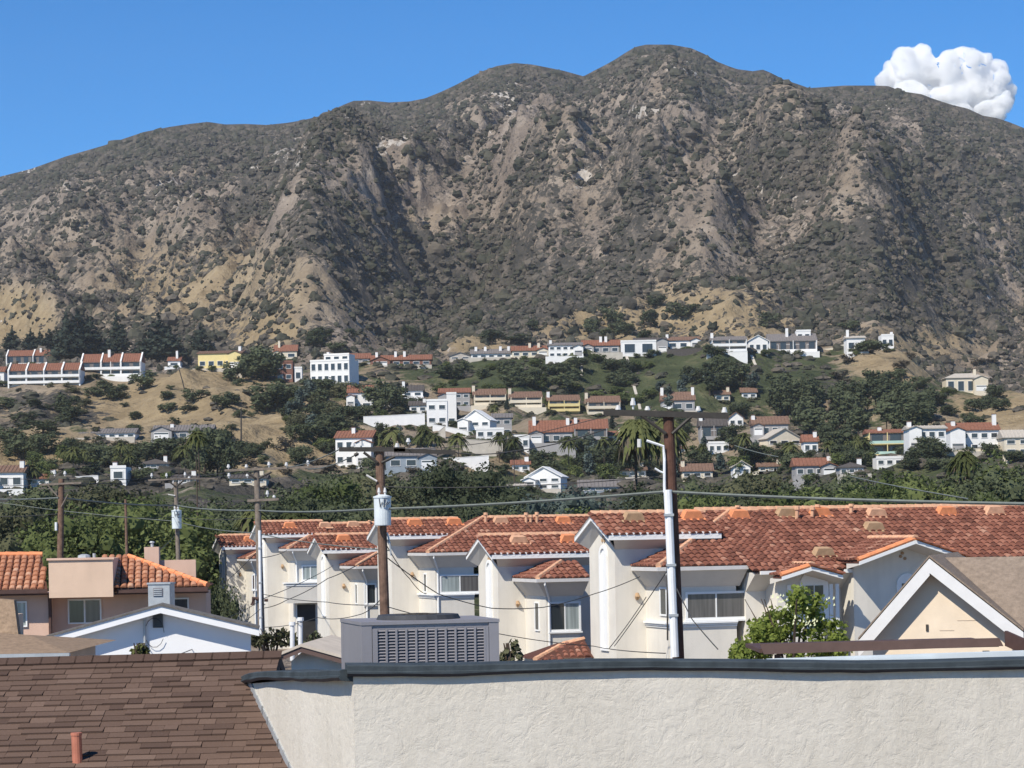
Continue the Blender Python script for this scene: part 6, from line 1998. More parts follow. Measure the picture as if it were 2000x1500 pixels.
def tree(kd, px, pbase, ptop, wpx, Y=None, label=None, sink=0.0, far_base=False):
    """a tree whose foot is at photo (px, pbase) on the ground and whose top reaches ptop"""
    if Y is None:
        c = place(px, pbase, 250.0)
    else:
        d = ray(px, pbase); x = d.x * Y
        c = Vector((x, Y, ground_z(x, Y)))
    s = F / c.y
    topz = P(px, ptop, c.y).z
    H = max(1.0, topz - c.z)
    W = wpx / s
    word, desc, cat, grp = KINDS[kd]
    t = thing(word, label or desc, cat, c, trnd.uniform(0, 6.28), grp)
    TREES.append((t, kd, px, pbase, ptop, wpx, label is not None))
    pal = kd in ('palm', 'bigpalm')
    me = trnd.choice(PROTO[kd])
    sx = W / (.60 if not pal else .56) if kd not in ('conifer', 'gum', 'bluegum', 'cypress') else W / (.52 if kd == 'conifer' else .5 if kd != 'cypress' else .3)
    rz = trnd.uniform(0, 6.28)
    if pal:
        cr = link('crown', me, t); R_ = sx; cr.scale = (R_, R_, R_); cr.location = (0, 0, H - R_ * 1.12)
        tr = link('trunk', TRUNKS['palm'], t); tr.scale = (max(.5, min(R_, H * .6)) * 1.6, max(.5, min(R_, H * .6)) * 1.6, max(.5, H - R_ * .12))
        if kd == 'bigpalm':
            k = link('dead_fronds', trnd.choice(SKIRT), t); k.scale = (R_, R_, R_); k.location = (0, 0, H - R_ * 1.12)
    else:
        cr = link('crown', me, t); cr.scale = (sx, sx * trnd.uniform(.85, 1.15), H); cr.rotation_euler = (0, 0, rz)
        if kd not in ('shrub', 'olive', 'dry'):
            tr = link('trunk', trnd.choice(TRUNKS['tree']) if kd not in ('conifer', 'cypress', 'gum', 'bluegum') else TRUNKS['pole'], t); tr.scale = (min(sx, H), min(sx, H), H)
        else:
            tr = link('stem', TRUNKS['low'], t); tr.scale = (sx, sx, H)
    return t


def clear(px, pb, pt, w):
    """does a tree picture rectangle leave the houses visible?"""
    for x0, x1, y0, y1, Y in HRECT:
        ox = min(px + w / 2, x1) - max(px - w / 2, x0); oy = min(pb, y1) - max(pt, y0)
        if ox > 3 and oy > 4 and pb > y1 - 6:
            if ox * oy > .12 * (x1 - x0) * (y1 - y0) or oy > .45 * (y1 - y0):
                return False
    return True


def scatter_trees(kd, x0, x1, y0, y1, n, hr, asp=(.7, 1.1), tries=12, inside=None):
    for i in range(n):
        for k in range(tries):
            px, pb = trnd.uniform(x0, x1), trnd.uniform(y0, y1)
            h = trnd.uniform(*hr); w = h * trnd.uniform(*asp)
            if clear(px, pb, pb - h, w) and (inside is None or inside(px, pb)):
                tree(kd, px, pb, pb - h, w)
                break


# dark conifers over the upper left terraces and other single trees read off the photograph
for px, pb, pt, w in [(130, 706, 604, 46), (152, 704, 600, 56), (178, 704, 616, 54), (140, 708, 640, 50), (228, 694, 610, 34), (312, 704, 612, 62), (330, 704, 640, 50), (392, 694, 628, 34), (60, 684, 640, 26), (78, 684, 645, 30), (96, 684, 640, 22), (24, 686, 636, 26), (165, 704, 650, 60), (292, 704, 640, 44)]:
    tree('conifer', px, pb, pt, w * 1.35)
for px, pb, pt, w in [(215, 780, 748, 40), (280, 762, 722, 44), (377, 785, 757, 36), (435, 800, 764, 34), (452, 790, 765, 30), (455, 745, 705, 40), (520, 806, 745, 56), (545, 800, 740, 60), (566, 800, 752, 40), (130, 810, 765, 34), (138, 826, 790, 40), (85, 850, 820, 46), (14, 860, 832, 40), (12, 800, 775, 40),
                      (1332, 626, 588, 46), (1270, 640, 600, 28), (1195, 640, 595, 34), (1155, 655, 620, 24), (1280, 600, 575, 30), (1106, 765, 728, 44), (1380, 745, 720, 40), (1345, 745, 715, 34), (1660, 648, 622, 34), (1000, 755, 720, 40), (880, 740, 712, 44), (1040, 750, 722, 34), (960, 672, 640, 40), (1010, 672, 652, 50), (1500, 640, 610, 34), (1440, 560, 535, 34), (1390, 700, 668, 28)]:
    tree('shrub', px, pb, pt, w)
for px, pb, pt, w in [(515, 745, 672, 60), (500, 740, 690, 50), (525, 742, 690, 44), (620, 780, 735, 50), (640, 775, 742, 44), (745, 800, 740, 50), (770, 806, 752, 44), (810, 800, 772, 34), (700, 820, 790, 40), (640, 850, 800, 50), (612, 862, 820, 50), (590, 862, 826, 40),
                      (1705, 690, 660, 44), (1690, 690, 664, 30), (1815, 890, 850, 50), (1800, 900, 862, 44), (1835, 895, 866, 36), (1855, 812, 790, 34), (400, 925, 830, 50), (425, 930, 828, 44), (380, 930, 850, 40), (436, 935, 850, 36), (300, 900, 860, 50), (330, 905, 850, 50), (270, 890, 862, 40), (1430, 870, 828, 40)]:
    tree('oak', px, pb, pt, w)
scatter_trees('gum', 1450, 1825, 790, 865, 78, (44, 72), (.55, .8), inside=lambda x, y: y < 866 and not (x < 1560 and y > 822))
scatter_trees('gum', 1370, 1460, 735, 800, 14, (34, 52), (.6, .9))
scatter_trees('bluegum', 1270, 1480, 745, 800, 12, (26, 44), (.6, .9))
scatter_trees('oak', 880, 1260, 720, 758, 22, (16, 32), (.9, 1.3))
scatter_trees('leafy', 850, 1300, 705, 800, 30, (12, 24), (1.0, 1.5))
scatter_trees('olive', 560, 900, 760, 850, 22, (16, 34), (.9, 1.3))
scatter_trees('oak', 560, 720, 770, 860, 14, (24, 44), (.8, 1.1))
scatter_trees('oak', 1000, 1700, 870, 935, 40, (26, 54), (.75, 1.1))
scatter_trees('leafy', 1100, 1750, 880, 945, 26, (20, 40), (.8, 1.2))
scatter_trees('bluegum', 1130, 1480, 880, 940, 10, (36, 60), (.5, .8))
scatter_trees('palm', 1300, 1700, 880, 930, 9, (34, 58), (.45, .6))
scatter_trees('oak', 0, 520, 880, 950, 26, (24, 50), (.8, 1.2))
scatter_trees('olive', 0, 560, 760, 880, 18, (12, 24), (1.0, 1.5))
scatter_trees('leafy', 60, 460, 900, 955, 14, (20, 36), (.8, 1.2))
scatter_trees('palm', 90, 420, 915, 955, 8, (36, 60), (.5, .7))
scatter_trees('dry', 480, 1000, 880, 930, 12, (14, 30), (1.0, 1.4))
scatter_trees('oak', 1680, 1990, 880, 925, 16, (22, 40), (.9, 1.3))
scatter_trees('dry', 1620, 1990, 700, 760, 14, (10, 20), (1.0, 1.5))
scatter_trees('shrub', 1680, 1990, 740, 830, 12, (14, 28), (1.0, 1.4))
scatter_trees('shrub', 840, 1300, 640, 690, 10, (14, 30), (1.0, 1.5))
scatter_trees('cypress', 780, 850, 660, 694, 6, (34, 50), (.28, .4))
scatter_trees('oak', 590, 900, 660, 692, 12, (16, 30), (.9, 1.3))
scatter_trees('oak', 560, 1000, 850, 930, 16, (20, 40), (.8, 1.1))
scatter_trees('shrub', 0, 560, 740, 930, 40, (10, 22), (1.0, 1.5))
scatter_trees('leafy', 560, 1000, 760, 880, 20, (14, 28), (.9, 1.3))
scatter_trees('oak', 1250, 1480, 800, 880, 14, (22, 42), (.7, 1.0))
scatter_trees('bluegum', 560, 900, 780, 900, 10, (34, 56), (.5, .75))
scatter_trees('cypress', 900, 1700, 780, 920, 14, (26, 44), (.26, .36))
scatter_trees('oak', 1640, 2000, 770, 830, 10, (18, 30), (.8, 1.2))
scatter_trees('palm', 560, 1250, 820, 920, 9, (34, 52), (.5, .65))
# palms that stand out
for px, pb, pt, w in [(390, 960, 838, 46), (362, 945, 866, 40), (350, 940, 872, 34), (745, 905, 838, 62), (768, 905, 830, 56), (830, 900, 832, 50), (850, 900, 842, 44), (896, 900, 842, 50), (975, 905, 842, 40), (64, 950, 905, 44), (1005, 950, 850, 40), (1112, 935, 850, 44), (1180, 930, 850, 40), (1455, 925, 842, 44), (1545, 925, 860, 44), (1620, 900, 858, 40), (1985, 880, 842, 44), (1690, 905, 852, 36)]:
    tree('palm', px, pb, pt, w)
tree('bigpalm', 1245, 1010, 806, 118, 250.0, 'tallest shaggy palm with drooping fronds left of the main wooden pole')
tree('bigpalm', 1305, 1005, 806, 112, 262.0, 'shaggy palm whose head spreads behind the main wooden pole crossarm')
tree('palm', 387, 1040, 838, 50, 230.0, 'tall thin palm with a bare pale trunk beside the smaller transformer pole')
tree('bigpalm', 1884, 985, 872, 86, 240.0, 'broad young palm fan in front of the cream wall on the sunny side')
tree('bigpalm', 575, 1010, 985, 110, 190.0, 'low spreading palm just above the balcony townhouse roof')
tree('bigpalm', 495, 1015, 985, 90, 195.0, 'low spreading palm behind the pole with two crossarms')
# the belt of large trees behind the rooftops
for kd, px, Y, pt, w in [('big_olive', 20, 210, 985, 120), ('big_green', 150, 165, 990, 150), ('big_green', 215, 170, 975, 150), ('big_green', 300, 168, 985, 160), ('big_green', 262, 190, 965, 130), ('big_green', 372, 176, 1020, 110), ('big_green', 420, 178, 1012, 90), ('big_dark', 60, 260, 950, 130),
                         ('big_dark', 410, 260, 975, 120), ('big_dark', 455, 240, 980, 110), ('big_dark', 520, 255, 955, 120), ('big_dark', 340, 300, 960, 130), ('big_olive', 120, 300, 955, 120), ('big_olive', 240, 310, 945, 120), ('big_dark', 585, 330, 938, 110), ('big_green', 640, 300, 925, 120), ('big_dark', 690, 340, 912, 120), ('big_olive', 760, 320, 920, 120),
                         ('big_dark', 835, 330, 925, 110), ('big_dark', 905, 310, 898, 130), ('big_dark', 955, 320, 912, 120), ('big_dark', 640, 240, 965, 120), ('big_dark', 720, 230, 972, 130), ('big_dark', 800, 225, 965, 140), ('big_dark', 880, 220, 968, 120), ('big_dark', 960, 225, 972, 110),
                         ('big_blue', 1100, 230, 945, 110), ('big_blue', 1165, 240, 950, 120), ('big_blue', 1060, 236, 970, 90), ('big_dark', 1020, 300, 950, 110), ('big_green', 1130, 210, 985, 120), ('big_dark', 1220, 220, 968, 100), ('big_dark', 1280, 240, 945, 100),
                         ('big_green', 1370, 225, 958, 130), ('big_dark', 1440, 235, 952, 130), ('big_olive', 1420, 290, 930, 110), ('big_green', 1520, 230, 948, 150), ('big_dark', 1580, 300, 938, 120), ('big_green', 1620, 230, 945, 150), ('big_green', 1700, 225, 940, 150), ('big_green', 1760, 240, 918, 140), ('big_green', 1820, 235, 915, 140), ('big_dark', 1930, 230, 905, 150),
                         ('big_green', 1975, 235, 890, 130), ('big_dark', 1850, 290, 915, 120), ('big_dark', 2040, 235, 900, 140), ('big_dark', 1350, 300, 935, 110), ('big_olive', 1500, 330, 925, 110), ('big_dark', 1680, 320, 925, 120), ('big_green', 1900, 200, 955, 120)]:
    tree(kd, px, 1000, pt, w, Y)
tree('big_dark', 425, 1180, 1135, 62, 105.0, 'dark round shrub tree between the pink building and the row of townhouses')
# shrubs near the camera
def near_bush(label, px, Y, pt, pb, w, leaf, n, size, seed, flowers=0, name='garden_shrub'):
    d = ray(px, pb)
    t = thing(name, label, 'shrub', (d.x * Y, Y, 0), 0)
    s = F / Y; H = (pb - pt) / s; W = w / s; zb = P(px, pb, Y).z
    rr = random.Random(seed); cl = []
    for i in range(64):
        x = rr.uniform(-.46, .46); hx = .62 + .36 * math.exp(-((x - .12) / .22) ** 2) - .35 * max(0, abs(x) - .36) / .1
        cl.append((W * x, W * rr.uniform(-.22, .22), zb + H * rr.uniform(.04, max(.15, hx - .08)), W * rr.uniform(.06, .10), W * rr.uniform(.05, .09), H * rr.uniform(.07, .13)))
    link('crown', crown('crown', cl, n, size, LEAFS[leaf], seed, .3, .25, True), t)
    m = MB()
    for i in range(9):
        a = rr.uniform(0, 6.28); k = rr.uniform(.2, .42) * W
        m.tube([(0, 0, 0), (k * .2 * math.cos(a), k * .2 * math.sin(a), zb * .8), (k * .6 * math.cos(a), k * .5 * math.sin(a), zb + H * .4), (k * math.cos(a), k * .8 * math.sin(a), zb + H * .85)], [.05, .04, .025, .01], 5)
    m.build('stem', BARK, t)
    if flowers:
        m = MB()
        for i in range(flowers):
            a = rr.uniform(0, 6.28); q = rr.random() ** .5
            c = Vector((W * .45 * q * math.cos(a), -W * .25 * rr.random() - .1, zb + H * rr.uniform(.3, .85)))
            for j in range(5):
                o = Vector((rr.uniform(-.08, .08), rr.uniform(-.05, .05), rr.uniform(-.06, .06))) * 1.6
                m.add([c + o, c + o + Vector((.05, 0, .02)), c + o + Vector((.03, .01, .07))], [(0, 1, 2)])
        m.build('blossom', plain('pale_blossom', (.66, .68, .42), .7, .1, 3), t)
    return t


near_bush('airy bright green shrub with pale blossoms in front of the wide townhouse wing', 1545, 56.0, 1148, 1290, 215, 'bright', 6500, .062, 51, 9)
near_bush('sprouting green plant at the foot of the white house wall', 272, 50.0, 1250, 1290, 40, 'palm', 260, .06, 52)
near_bush('loose dark planting around the base of the pole with two crossarms', 530, 95.0, 1222, 1262, 110, 'olive', 700, .10, 53)
near_bush('thin dry shrub between the air conditioner and the lower townhouse', 998, 40.0, 1248, 1300, 46, 'olive', 300, .05, 54)
near_bush('clipped dark hedge in the shaded courtyard beside the white vent pipes', 612, 110.0, 1230, 1280, 44, 'dark', 600, .10, 55)


# planting at the foot of the houses
for k, (x0, x1, yt, yb, Y) in enumerate(list(HRECT)):
    if x1 - x0 < 16 or x1 < 0 or x0 > 2000:
        continue
    for i in range(2 if x1 - x0 < 70 else 3):
        h = trnd.uniform(.22, .42) * min(34, yb - yt); px = trnd.uniform(x0, x1)
        tree(trnd.choice(('shrub', 'leafy', 'olive', 'oak')), px, yb + trnd.uniform(1, 6), yb + 3 - h, h * trnd.uniform(1.0, 1.7))


def finish_tree_labels():
    """say what each tree stands beside, so that a label points to one tree"""
    use = {}
    for t, kd, px, pb, pt, w, fixed in TREES:
        if fixed:
            continue
        cy = (pb + pt) / 2
        best = sorted(((lx - px) ** 2 + ((ly - cy) * 1.3) ** 2, lx, ly, ph) for lx, ly, ph in LMK)[0]
        dx, dy = px - best[1], cy - best[2]
        dist = math.sqrt(best[0])
        if abs(dy) > abs(dx) * .8:
            rel = ('just above ' if dist < 40 else 'upslope of ') if dy < 0 else ('just below ' if dist < 40 else 'downslope of ')
        else:
            rel = ('touching ' if dist < 30 else 'on the sunny side of ') if dx < 0 else ('close behind ' if dist < 30 else 'on the shady side of ')
        use.setdefault((KINDS[kd][1], rel + best[3]), []).append((pt - pb, px, t, w))
    words = ['tallest', 'second tallest', 'third tallest', 'fourth tallest', 'fifth tallest', 'sixth tallest', 'seventh tallest', 'eighth tallest', 'ninth tallest', 'tenth tallest']
    for (desc, where), lst in use.items():
        lst.sort(key=lambda a: a[0])
        for i, (h, px, t, w) in enumerate(lst):
            if len(lst) == 1:
                t['label'] = f'{desc} {where}'
            elif i == len(lst) - 1 and len(lst) > 1:
                t['label'] = f'smallest {desc} {where}'
            elif i < 4:
                t['label'] = f'{words[i]} {desc} {where}'
            else:
                rest = sorted(lst[4:-1], key=lambda a: a[1])
                k = [q[2] for q in rest].index(t)
                cnt = ['first', 'second', 'third', 'fourth', 'fifth', 'sixth', 'seventh', 'eighth', 'ninth', 'tenth', 'eleventh', 'twelfth', 'thirteenth', 'fourteenth', 'fifteenth', 'sixteenth', 'seventeenth', 'eighteenth', 'nineteenth', 'twentieth'] + ['twenty-' + x for x in ('first', 'second', 'third', 'fourth', 'fifth', 'sixth', 'seventh', 'eighth', 'ninth')] + ['thirtieth'] + ['thirty-' + x for x in ('first', 'second', 'third', 'fourth', 'fifth', 'sixth', 'seventh', 'eighth', 'ninth')] + ['fortieth'] + ['forty-' + x for x in ('first', 'second', 'third', 'fourth', 'fifth', 'sixth', 'seventh', 'eighth', 'ninth')] + ['fiftieth'] + ['fifty-' + x for x in ('first', 'second', 'third', 'fourth', 'fifth', 'sixth', 'seventh', 'eighth', 'ninth')] + ['sixtieth'] + ['sixty-' + x for x in ('first', 'second', 'third', 'fourth', 'fifth', 'sixth', 'seventh', 'eighth', 'ninth')]
                t['label'] = f'{desc} {where}, {cnt[min(k, len(cnt) - 1)]} from left'


# ------------------------------------------------------------------ utility poles and wires
def uv(p):
    return P(*p)


def pole(label, top, bot, Y, r0, r1, mat, arms=(), insul=(), transformer=None, conduit=None, brackets=(), braces=()):
    a, c = P(top[0], top[1], Y), P(bot[0], bot[1], Y)
    d = (a - c) / (a.z - c.z)
    base = c + d * (0 - c.z)
    base.z = ground_z(base.x, Y)
    t = thing('utility_pole', label, 'utility pole', base, 0, 'wooden utility poles')
    L = lambda px, py, dy=0.0: P(px, py, Y) + Vector((0, dy, 0)) - base
    mid = (a + base) / 2 - base
    MB().tube([(0, 0, -.5), tuple(mid + Vector((.012, 0, 0))), tuple(a - base)], [r0 * 1.1, (r0 + r1) / 2, r1], 14).build('shaft', mat, t, smooth=False)
    for (x0, y0, x1, y1, th) in arms:
        p, q = L(x0, y0, -r1 - .06), L(x1, y1, -r1 - .06)
        MB().slab([p + Vector((0, 0, -th / 2)), q + Vector((0, 0, -th / 2)), q + Vector((0, 0, th / 2)), p + Vector((0, 0, th / 2))], (0, .1, 0)).build('crossarm', DARKMETAL if th > .12 else WOODGREY, t)
    for (x0, y0, x1, y1) in braces:
        MB().tube([L(x0, y0, -r1 - .02), L(x1, y1, -r1 - .02)], .045, 6).build('brace', DARKMETAL, t)
    for (x, y, h) in insul:
        p = L(x, y, -r1 - .01); z = h / F * Y
        MB().tube([p, p + Vector((0, 0, z * .35)), p + Vector((0, 0, z * .36)), p + Vector((0, 0, z * .7)), p + Vector((0, 0, z * .71)), p + Vector((0, 0, z))], [.025, .025, .07, .06, .05, .04], 8).build('insulator', PORC, t)
    if transformer:
        x0, x1, yt, yb = transformer
        p0, p1 = L(x0, yb, -r1 - .02), L(x1, yt, -r1 - .02)
        rr_ = (p1.x - p0.x) / 2; cx = (p0.x + p1.x) / 2; cyy = -r1 - rr_ + .02
        tk = MB().tube([(cx, cyy, p0.z), (cx, cyy, p0.z + .02), (cx, cyy, p1.z - .1)], [rr_ * .86, rr_ * .9, rr_ * .93], 20).build('transformer', TANKM, t)
        MB().tube([(cx, cyy, p1.z - .098), (cx, cyy, p1.z - .05), (cx, cyy, p1.z - .048), (cx, cyy, p1.z)], [rr_, rr_, rr_ * .9, rr_ * .35], 20).build('lid', TANKM, tk)
        for dx in (-.35, .3):
            MB().tube([(cx + dx * rr_, cyy, p1.z - .04), (cx + dx * rr_, cyy, p1.z + .06), (cx + dx * rr_, cyy, p1.z + .065), (cx + dx * rr_, cyy, p1.z + .2)], [.03, .03, .05, .025], 8).build('bushing', PORC, tk)
        for dx in (-.3, .25, .45):
            z = p1.z - .12
            m = MB().tube([(cx + dx * rr_, cyy - rr_ * .95, z), (cx + dx * rr_ * .6, cyy - rr_ * 1.0, z - .25), (cx + dx * rr_ * 1.1 + .1, cyy - rr_, z - .1)], .012, 5)
            m.build('lead_wire', DARKMETAL, tk)
    if conduit:
        (x0, y0), (x1, y1), cr = conduit
        MB().tube([L(x1, y1, -r0 - cr), L((x0 + x1) / 2, (y0 + y1) / 2, -r0 - cr), L(x0, y0, -r1 - cr)], cr, 10).build('conduit', PVC, t)
        for f in (.15, .45, .75):
            p = L(x0 + (x1 - x0) * f, y0 + (y1 - y0) * f, -r0 - cr)
            MB().box(p.x - cr * 1.15, p.x + cr * 1.15, p.y - cr * 1.1, p.y + cr, p.z - .03, p.z + .03).build('strap', GALV, t)
    for pts, rad, mt in brackets:
        MB().tube([L(x, y, -r1 - .03) for x, y in pts], rad, 6).build('bracket', mt, t)
    return t


pole('main dark wooden pole with one long black crossarm and a white conduit', (1305, 803), (1325, 1300), 58.0, .145, .13, plain('dark_red_brown_pole', (.10, .052, .038), .9, .3, 5, .5, 40),
     arms=[(1178, 806, 1422, 813, .14)], insul=[(1207, 806, 14), (1236, 800, 22), (1264, 806, 12), (1363, 808, 14), (1414, 812, 16)], braces=[(1252, 812, 1300, 848), (1352, 812, 1312, 848)],
     conduit=((1303, 957), (1317, 1282), .10), brackets=[([(1297, 962), (1297, 900), (1295, 872), (1262, 861)], .035, PVC), ([(1298, 925), (1288, 921), (1278, 915)], .025, PVC), ([(1248, 858), (1248, 874)], .05, PORC), ([(1303, 1250), (1302, 1000)], .02, DARKMETAL)])
pole('wooden pole with double crossarm and the larger pale transformer', (741, 872), (751, 1210), 70.0, .15, .13, WOOD,
     arms=[(663, 878, 792, 878, .13), (770, 880, 890, 884, .125)], insul=[(706, 876, 14), (776, 878, 12), (798, 868, 12), (690, 876, 10)], braces=[(711, 884, 738, 904), (772, 892, 746, 904)],
     transformer=(731, 766, 966, 1027), brackets=[([(737, 940), (716, 928)], .03, PORC), ([(757, 1040), (762, 1062), (764, 1085)], .025, GALV), ([(700, 886), (693, 890)], .06, DARKMETAL)])
pole('wooden pole with two thin crossarms standing before the balcony townhouse', (501, 912), (511, 1262), 96.0, .15, .115, WOODGREY,
     arms=[(440, 919, 640, 911, .09), (484, 978, 545, 975, .10)], insul=[(447, 917, 10), (482, 916, 9), (526, 913, 11), (560, 913, 10), (602, 911, 12), (448, 934, 10), (484, 934, 10), (523, 970, 12), (536, 974, 7)], braces=[(478, 921, 500, 934), (531, 922, 507, 934)],
     conduit=((508, 1036), (511, 1262), .06), brackets=[([(505, 1170), (496, 1168), (494, 1182)], .09, BROWN), ([(517, 1172), (524, 1172)], .07, BROWN)])
pole('slim grey pole with the smaller pale transformer behind the pink chimney', (343, 940), (348, 1100), 125.0, .13, .11, WOODGREY,
     arms=[(290, 938, 420, 934, .08)], insul=[(297, 934, 10), (326, 934, 10), (362, 932, 10), (370, 936, 6)], braces=[(330, 940, 343, 950), (360, 938, 346, 950)], transformer=(337, 357, 995, 1033), brackets=[([(343, 968), (329, 966)], .03, PORC)])
pole('weathered pole with a white marker panel above the pink parapet', (120, 935), (117, 1110), 105.0, .17, .13, WOOD,
     arms=[(80, 947, 160, 943, .08)], insul=[(108, 930, 12), (128, 930, 10)], brackets=[([(111, 1020), (111, 1036)], .06, PVC), ([(121, 990), (134, 966)], .03, WOODGREY), ([(114, 970), (92, 945)], .03, WOODGREY)])
pole('bare leaning brown pole standing in the yellow green trees', (245, 975), (248, 1105), 150.0, .12, .08, WOOD)
pole('thin dark pole planted on the dry slope below the yellow house', (471, 798), (472, 876), place(472, 876, 560).y, .28, .2, DARKMETAL)
pole('thin short pole on the dry slope below the conifers', (350, 722), (352, 764), place(352, 764, 560).y, .22, .18, DARKMETAL)


def wire(label, pts, r, cat='power line', mat=None, sag=6, n=10):
    m = MB(); path = []
    for (x0, y0, Y0), (x1, y1, Y1) in zip(pts[:-1], pts[1:]):
        a, c = P(x0, y0, Y0), P(x1, y1, Y1)
        for i in range(n):
            t = i / n
            p = a.lerp(c, t); p.z -= sag / F * (Y0 + (Y1 - Y0) * t) * 4 * t * (1 - t)
            path.append(p)
    path.append(P(*pts[-1]))
    m.tube(path, r, 5)
    return tag(m.build('power_line', mat or CABLE), label, cat, 'overhead wires')


CABLE = plain('weathered_cable', (.15, .165, .15), .7, .15, 3)
THIN = plain('thin_black_cable', (.06, .058, .055), .7, .15, 3)
wire('thick grey green cable strung low along all the poles above the tiled roofs', [(-60, 971, 128), (118, 972, 105), (345, 987, 125), (505, 997, 96), (742, 994, 70), (1303, 960, 58), (2060, 985, 47)], .035, sag=4)
wire('second cable passing behind the pole with two crossarms toward the trees', [(-60, 972, 140), (345, 1018, 125), (500, 1041, 99), (760, 1075, 70.5)], .02, sag=5)
wire('top wire linking the crossarm of the small transformer pole and its neighbour', [(420, 934, 125), (440, 919, 96)], .015, mat=THIN, sag=2)
wire('upper pair wire rising from the two crossarm pole to the double crossarm', [(560, 913, 96), (663, 878, 70)], .02, mat=CABLE, sag=5)
wire('lower pair wire rising from the two crossarm pole to the double crossarm', [(600, 916, 96), (700, 886, 70)], .02, mat=CABLE, sag=7)
wire('dark wire from the double crossarm toward the big shaggy palm', [(890, 884, 70), (1010, 880, 64), (1178, 840, 58)], .015, mat=THIN, sag=5)
wire('black wire along the top from the double crossarm to the long black crossarm', [(792, 878, 70), (1207, 806, 58)], .010, mat=THIN, sag=14)
wire('service drop curving from the larger transformer to the tallest townhouse lamp', [(757, 1090, 69.5), (856, 1160, 74), (960, 1188, 79), (1062, 1186, 83), (1160, 1160, 86), (1250, 1126, 86.5)], .016, mat=THIN, sag=2)
wire('slack wire dropping from the tallest townhouse lamp to the porch', [(1262, 1166, 86.5), (1190, 1266, 84)], .016, mat=THIN, sag=3)
wire('wire running low from the two crossarm pole across the balcony', [(512, 1188, 95.5), (560, 1172, 95), (640, 1130, 92), (740, 1080, 70.4)], .016, mat=THIN, sag=3)
wire('long low wire crossing the townhouse walls to the air conditioner', [(512, 1160, 95.4), (640, 1176, 88), (744, 1181, 70.4)], .014, mat=THIN, sag=3)
wire('lower loose wire behind the larger pole foot', [(514, 1225, 95.4), (620, 1206, 90), (700, 1201, 80), (744, 1170, 70.4)], .014, mat=THIN, sag=5)
wire('wire passing the air conditioner corner toward the red porch', [(756, 1185, 69.6), (975, 1238, 78), (1160, 1262, 84), (1300, 1276, 60)], .014, mat=THIN, sag=3)
wire('guy wire slanting from the main pole to the shrub', [(1322, 1150, 57.7), (1352, 1210, 55), (1402, 1268, 52)], .014, mat=THIN, sag=1)
wire('wire from the two crossarm pole over the white gable to the service mast', [(505, 1175, 95.4), (420, 1215, 80), (284, 1262, 62)], .012, mat=THIN, sag=4)
wire('wire over the white gable toward the tan roof', [(508, 1190, 95.4), (430, 1240, 75), (330, 1285, 55)], .012, mat=THIN, sag=4)
wire('thin wire slanting down through the trees right of the rust roofed house', [(1660, 930, 200), (1890, 974, 150)], .05, mat=CABLE, sag=2)
wire('thin wire between the grove houses and the palms', [(1435, 870, 400), (1520, 892, 380)], .08, mat=CABLE, sag=2)
wire('cable rising from the thick cable to the pole conduit', [(1200, 1262, 70), (1303, 1115, 57.8)], .012, mat=THIN, sag=2)

for i, (ya, yb, yc, yd, lab) in enumerate([(926, 936, 930, 914, 'uppermost of the thin wires strung between the poles on the shady side'), (946, 944, 936, 920, 'second thin wire between the weathered pole and the two crossarm pole'), (1006, 1003, 1010, 1012, 'thin wire below the thick cable across the yellow green trees')]):
    wire(lab, [(-60, ya, 120), (118, yb, 105), (345, yc, 125), (500, yd, 96)], .014, mat=THIN, sag=4)
wire('thin wire just above the thick cable from the larger transformer to the main pole', [(742, 950, 70), (1300, 930, 58)], .013, mat=THIN, sag=9)
wire('dark service wire dropping from the smaller transformer to the pink chimney', [(350, 1036, 124), (310, 1075, 90)], .014, mat=THIN, sag=3)
wire('service wire from the two crossarm pole to the farthest townhouse eave', [(500, 1080, 96), (436, 1140, 150)], .018, mat=THIN, sag=2)
wire('service wire from the two crossarm pole to the balcony townhouse bay', [(508, 1090, 96), (560, 1075, 145)], .018, mat=THIN, sag=3)
wire('looped black wire from the larger transformer down to the curved bay', [(752, 1060, 70), (800, 1130, 90), (832, 1160, 112)], .016, mat=THIN, sag=5)
wire('wire fanning from the two crossarm pole to the niche townhouse', [(512, 1170, 96), (650, 1105, 124)], .016, mat=THIN, sag=4)

finish_tree_labels()

# small white vent pipes by the courtyard hedge
vpth = thing('vent_pipes', 'pair of white plastic vent pipes beside the clipped courtyard hedge', 'pipes', P(580, 1265, 92.0), 0)
vb = Vector(vpth.location)
for px, pt in ((571, 1222), (587, 1213)):
    a, c = P(px, pt, 92) - vb, P(px, 1290, 92) - vb
    MB().tube([c, a, a + Vector((0, 0, .01)), a + Vector((0, 0, .14))], [.09, .09, .13, .12], 9).build('vent_pipe', PVC, vpth)

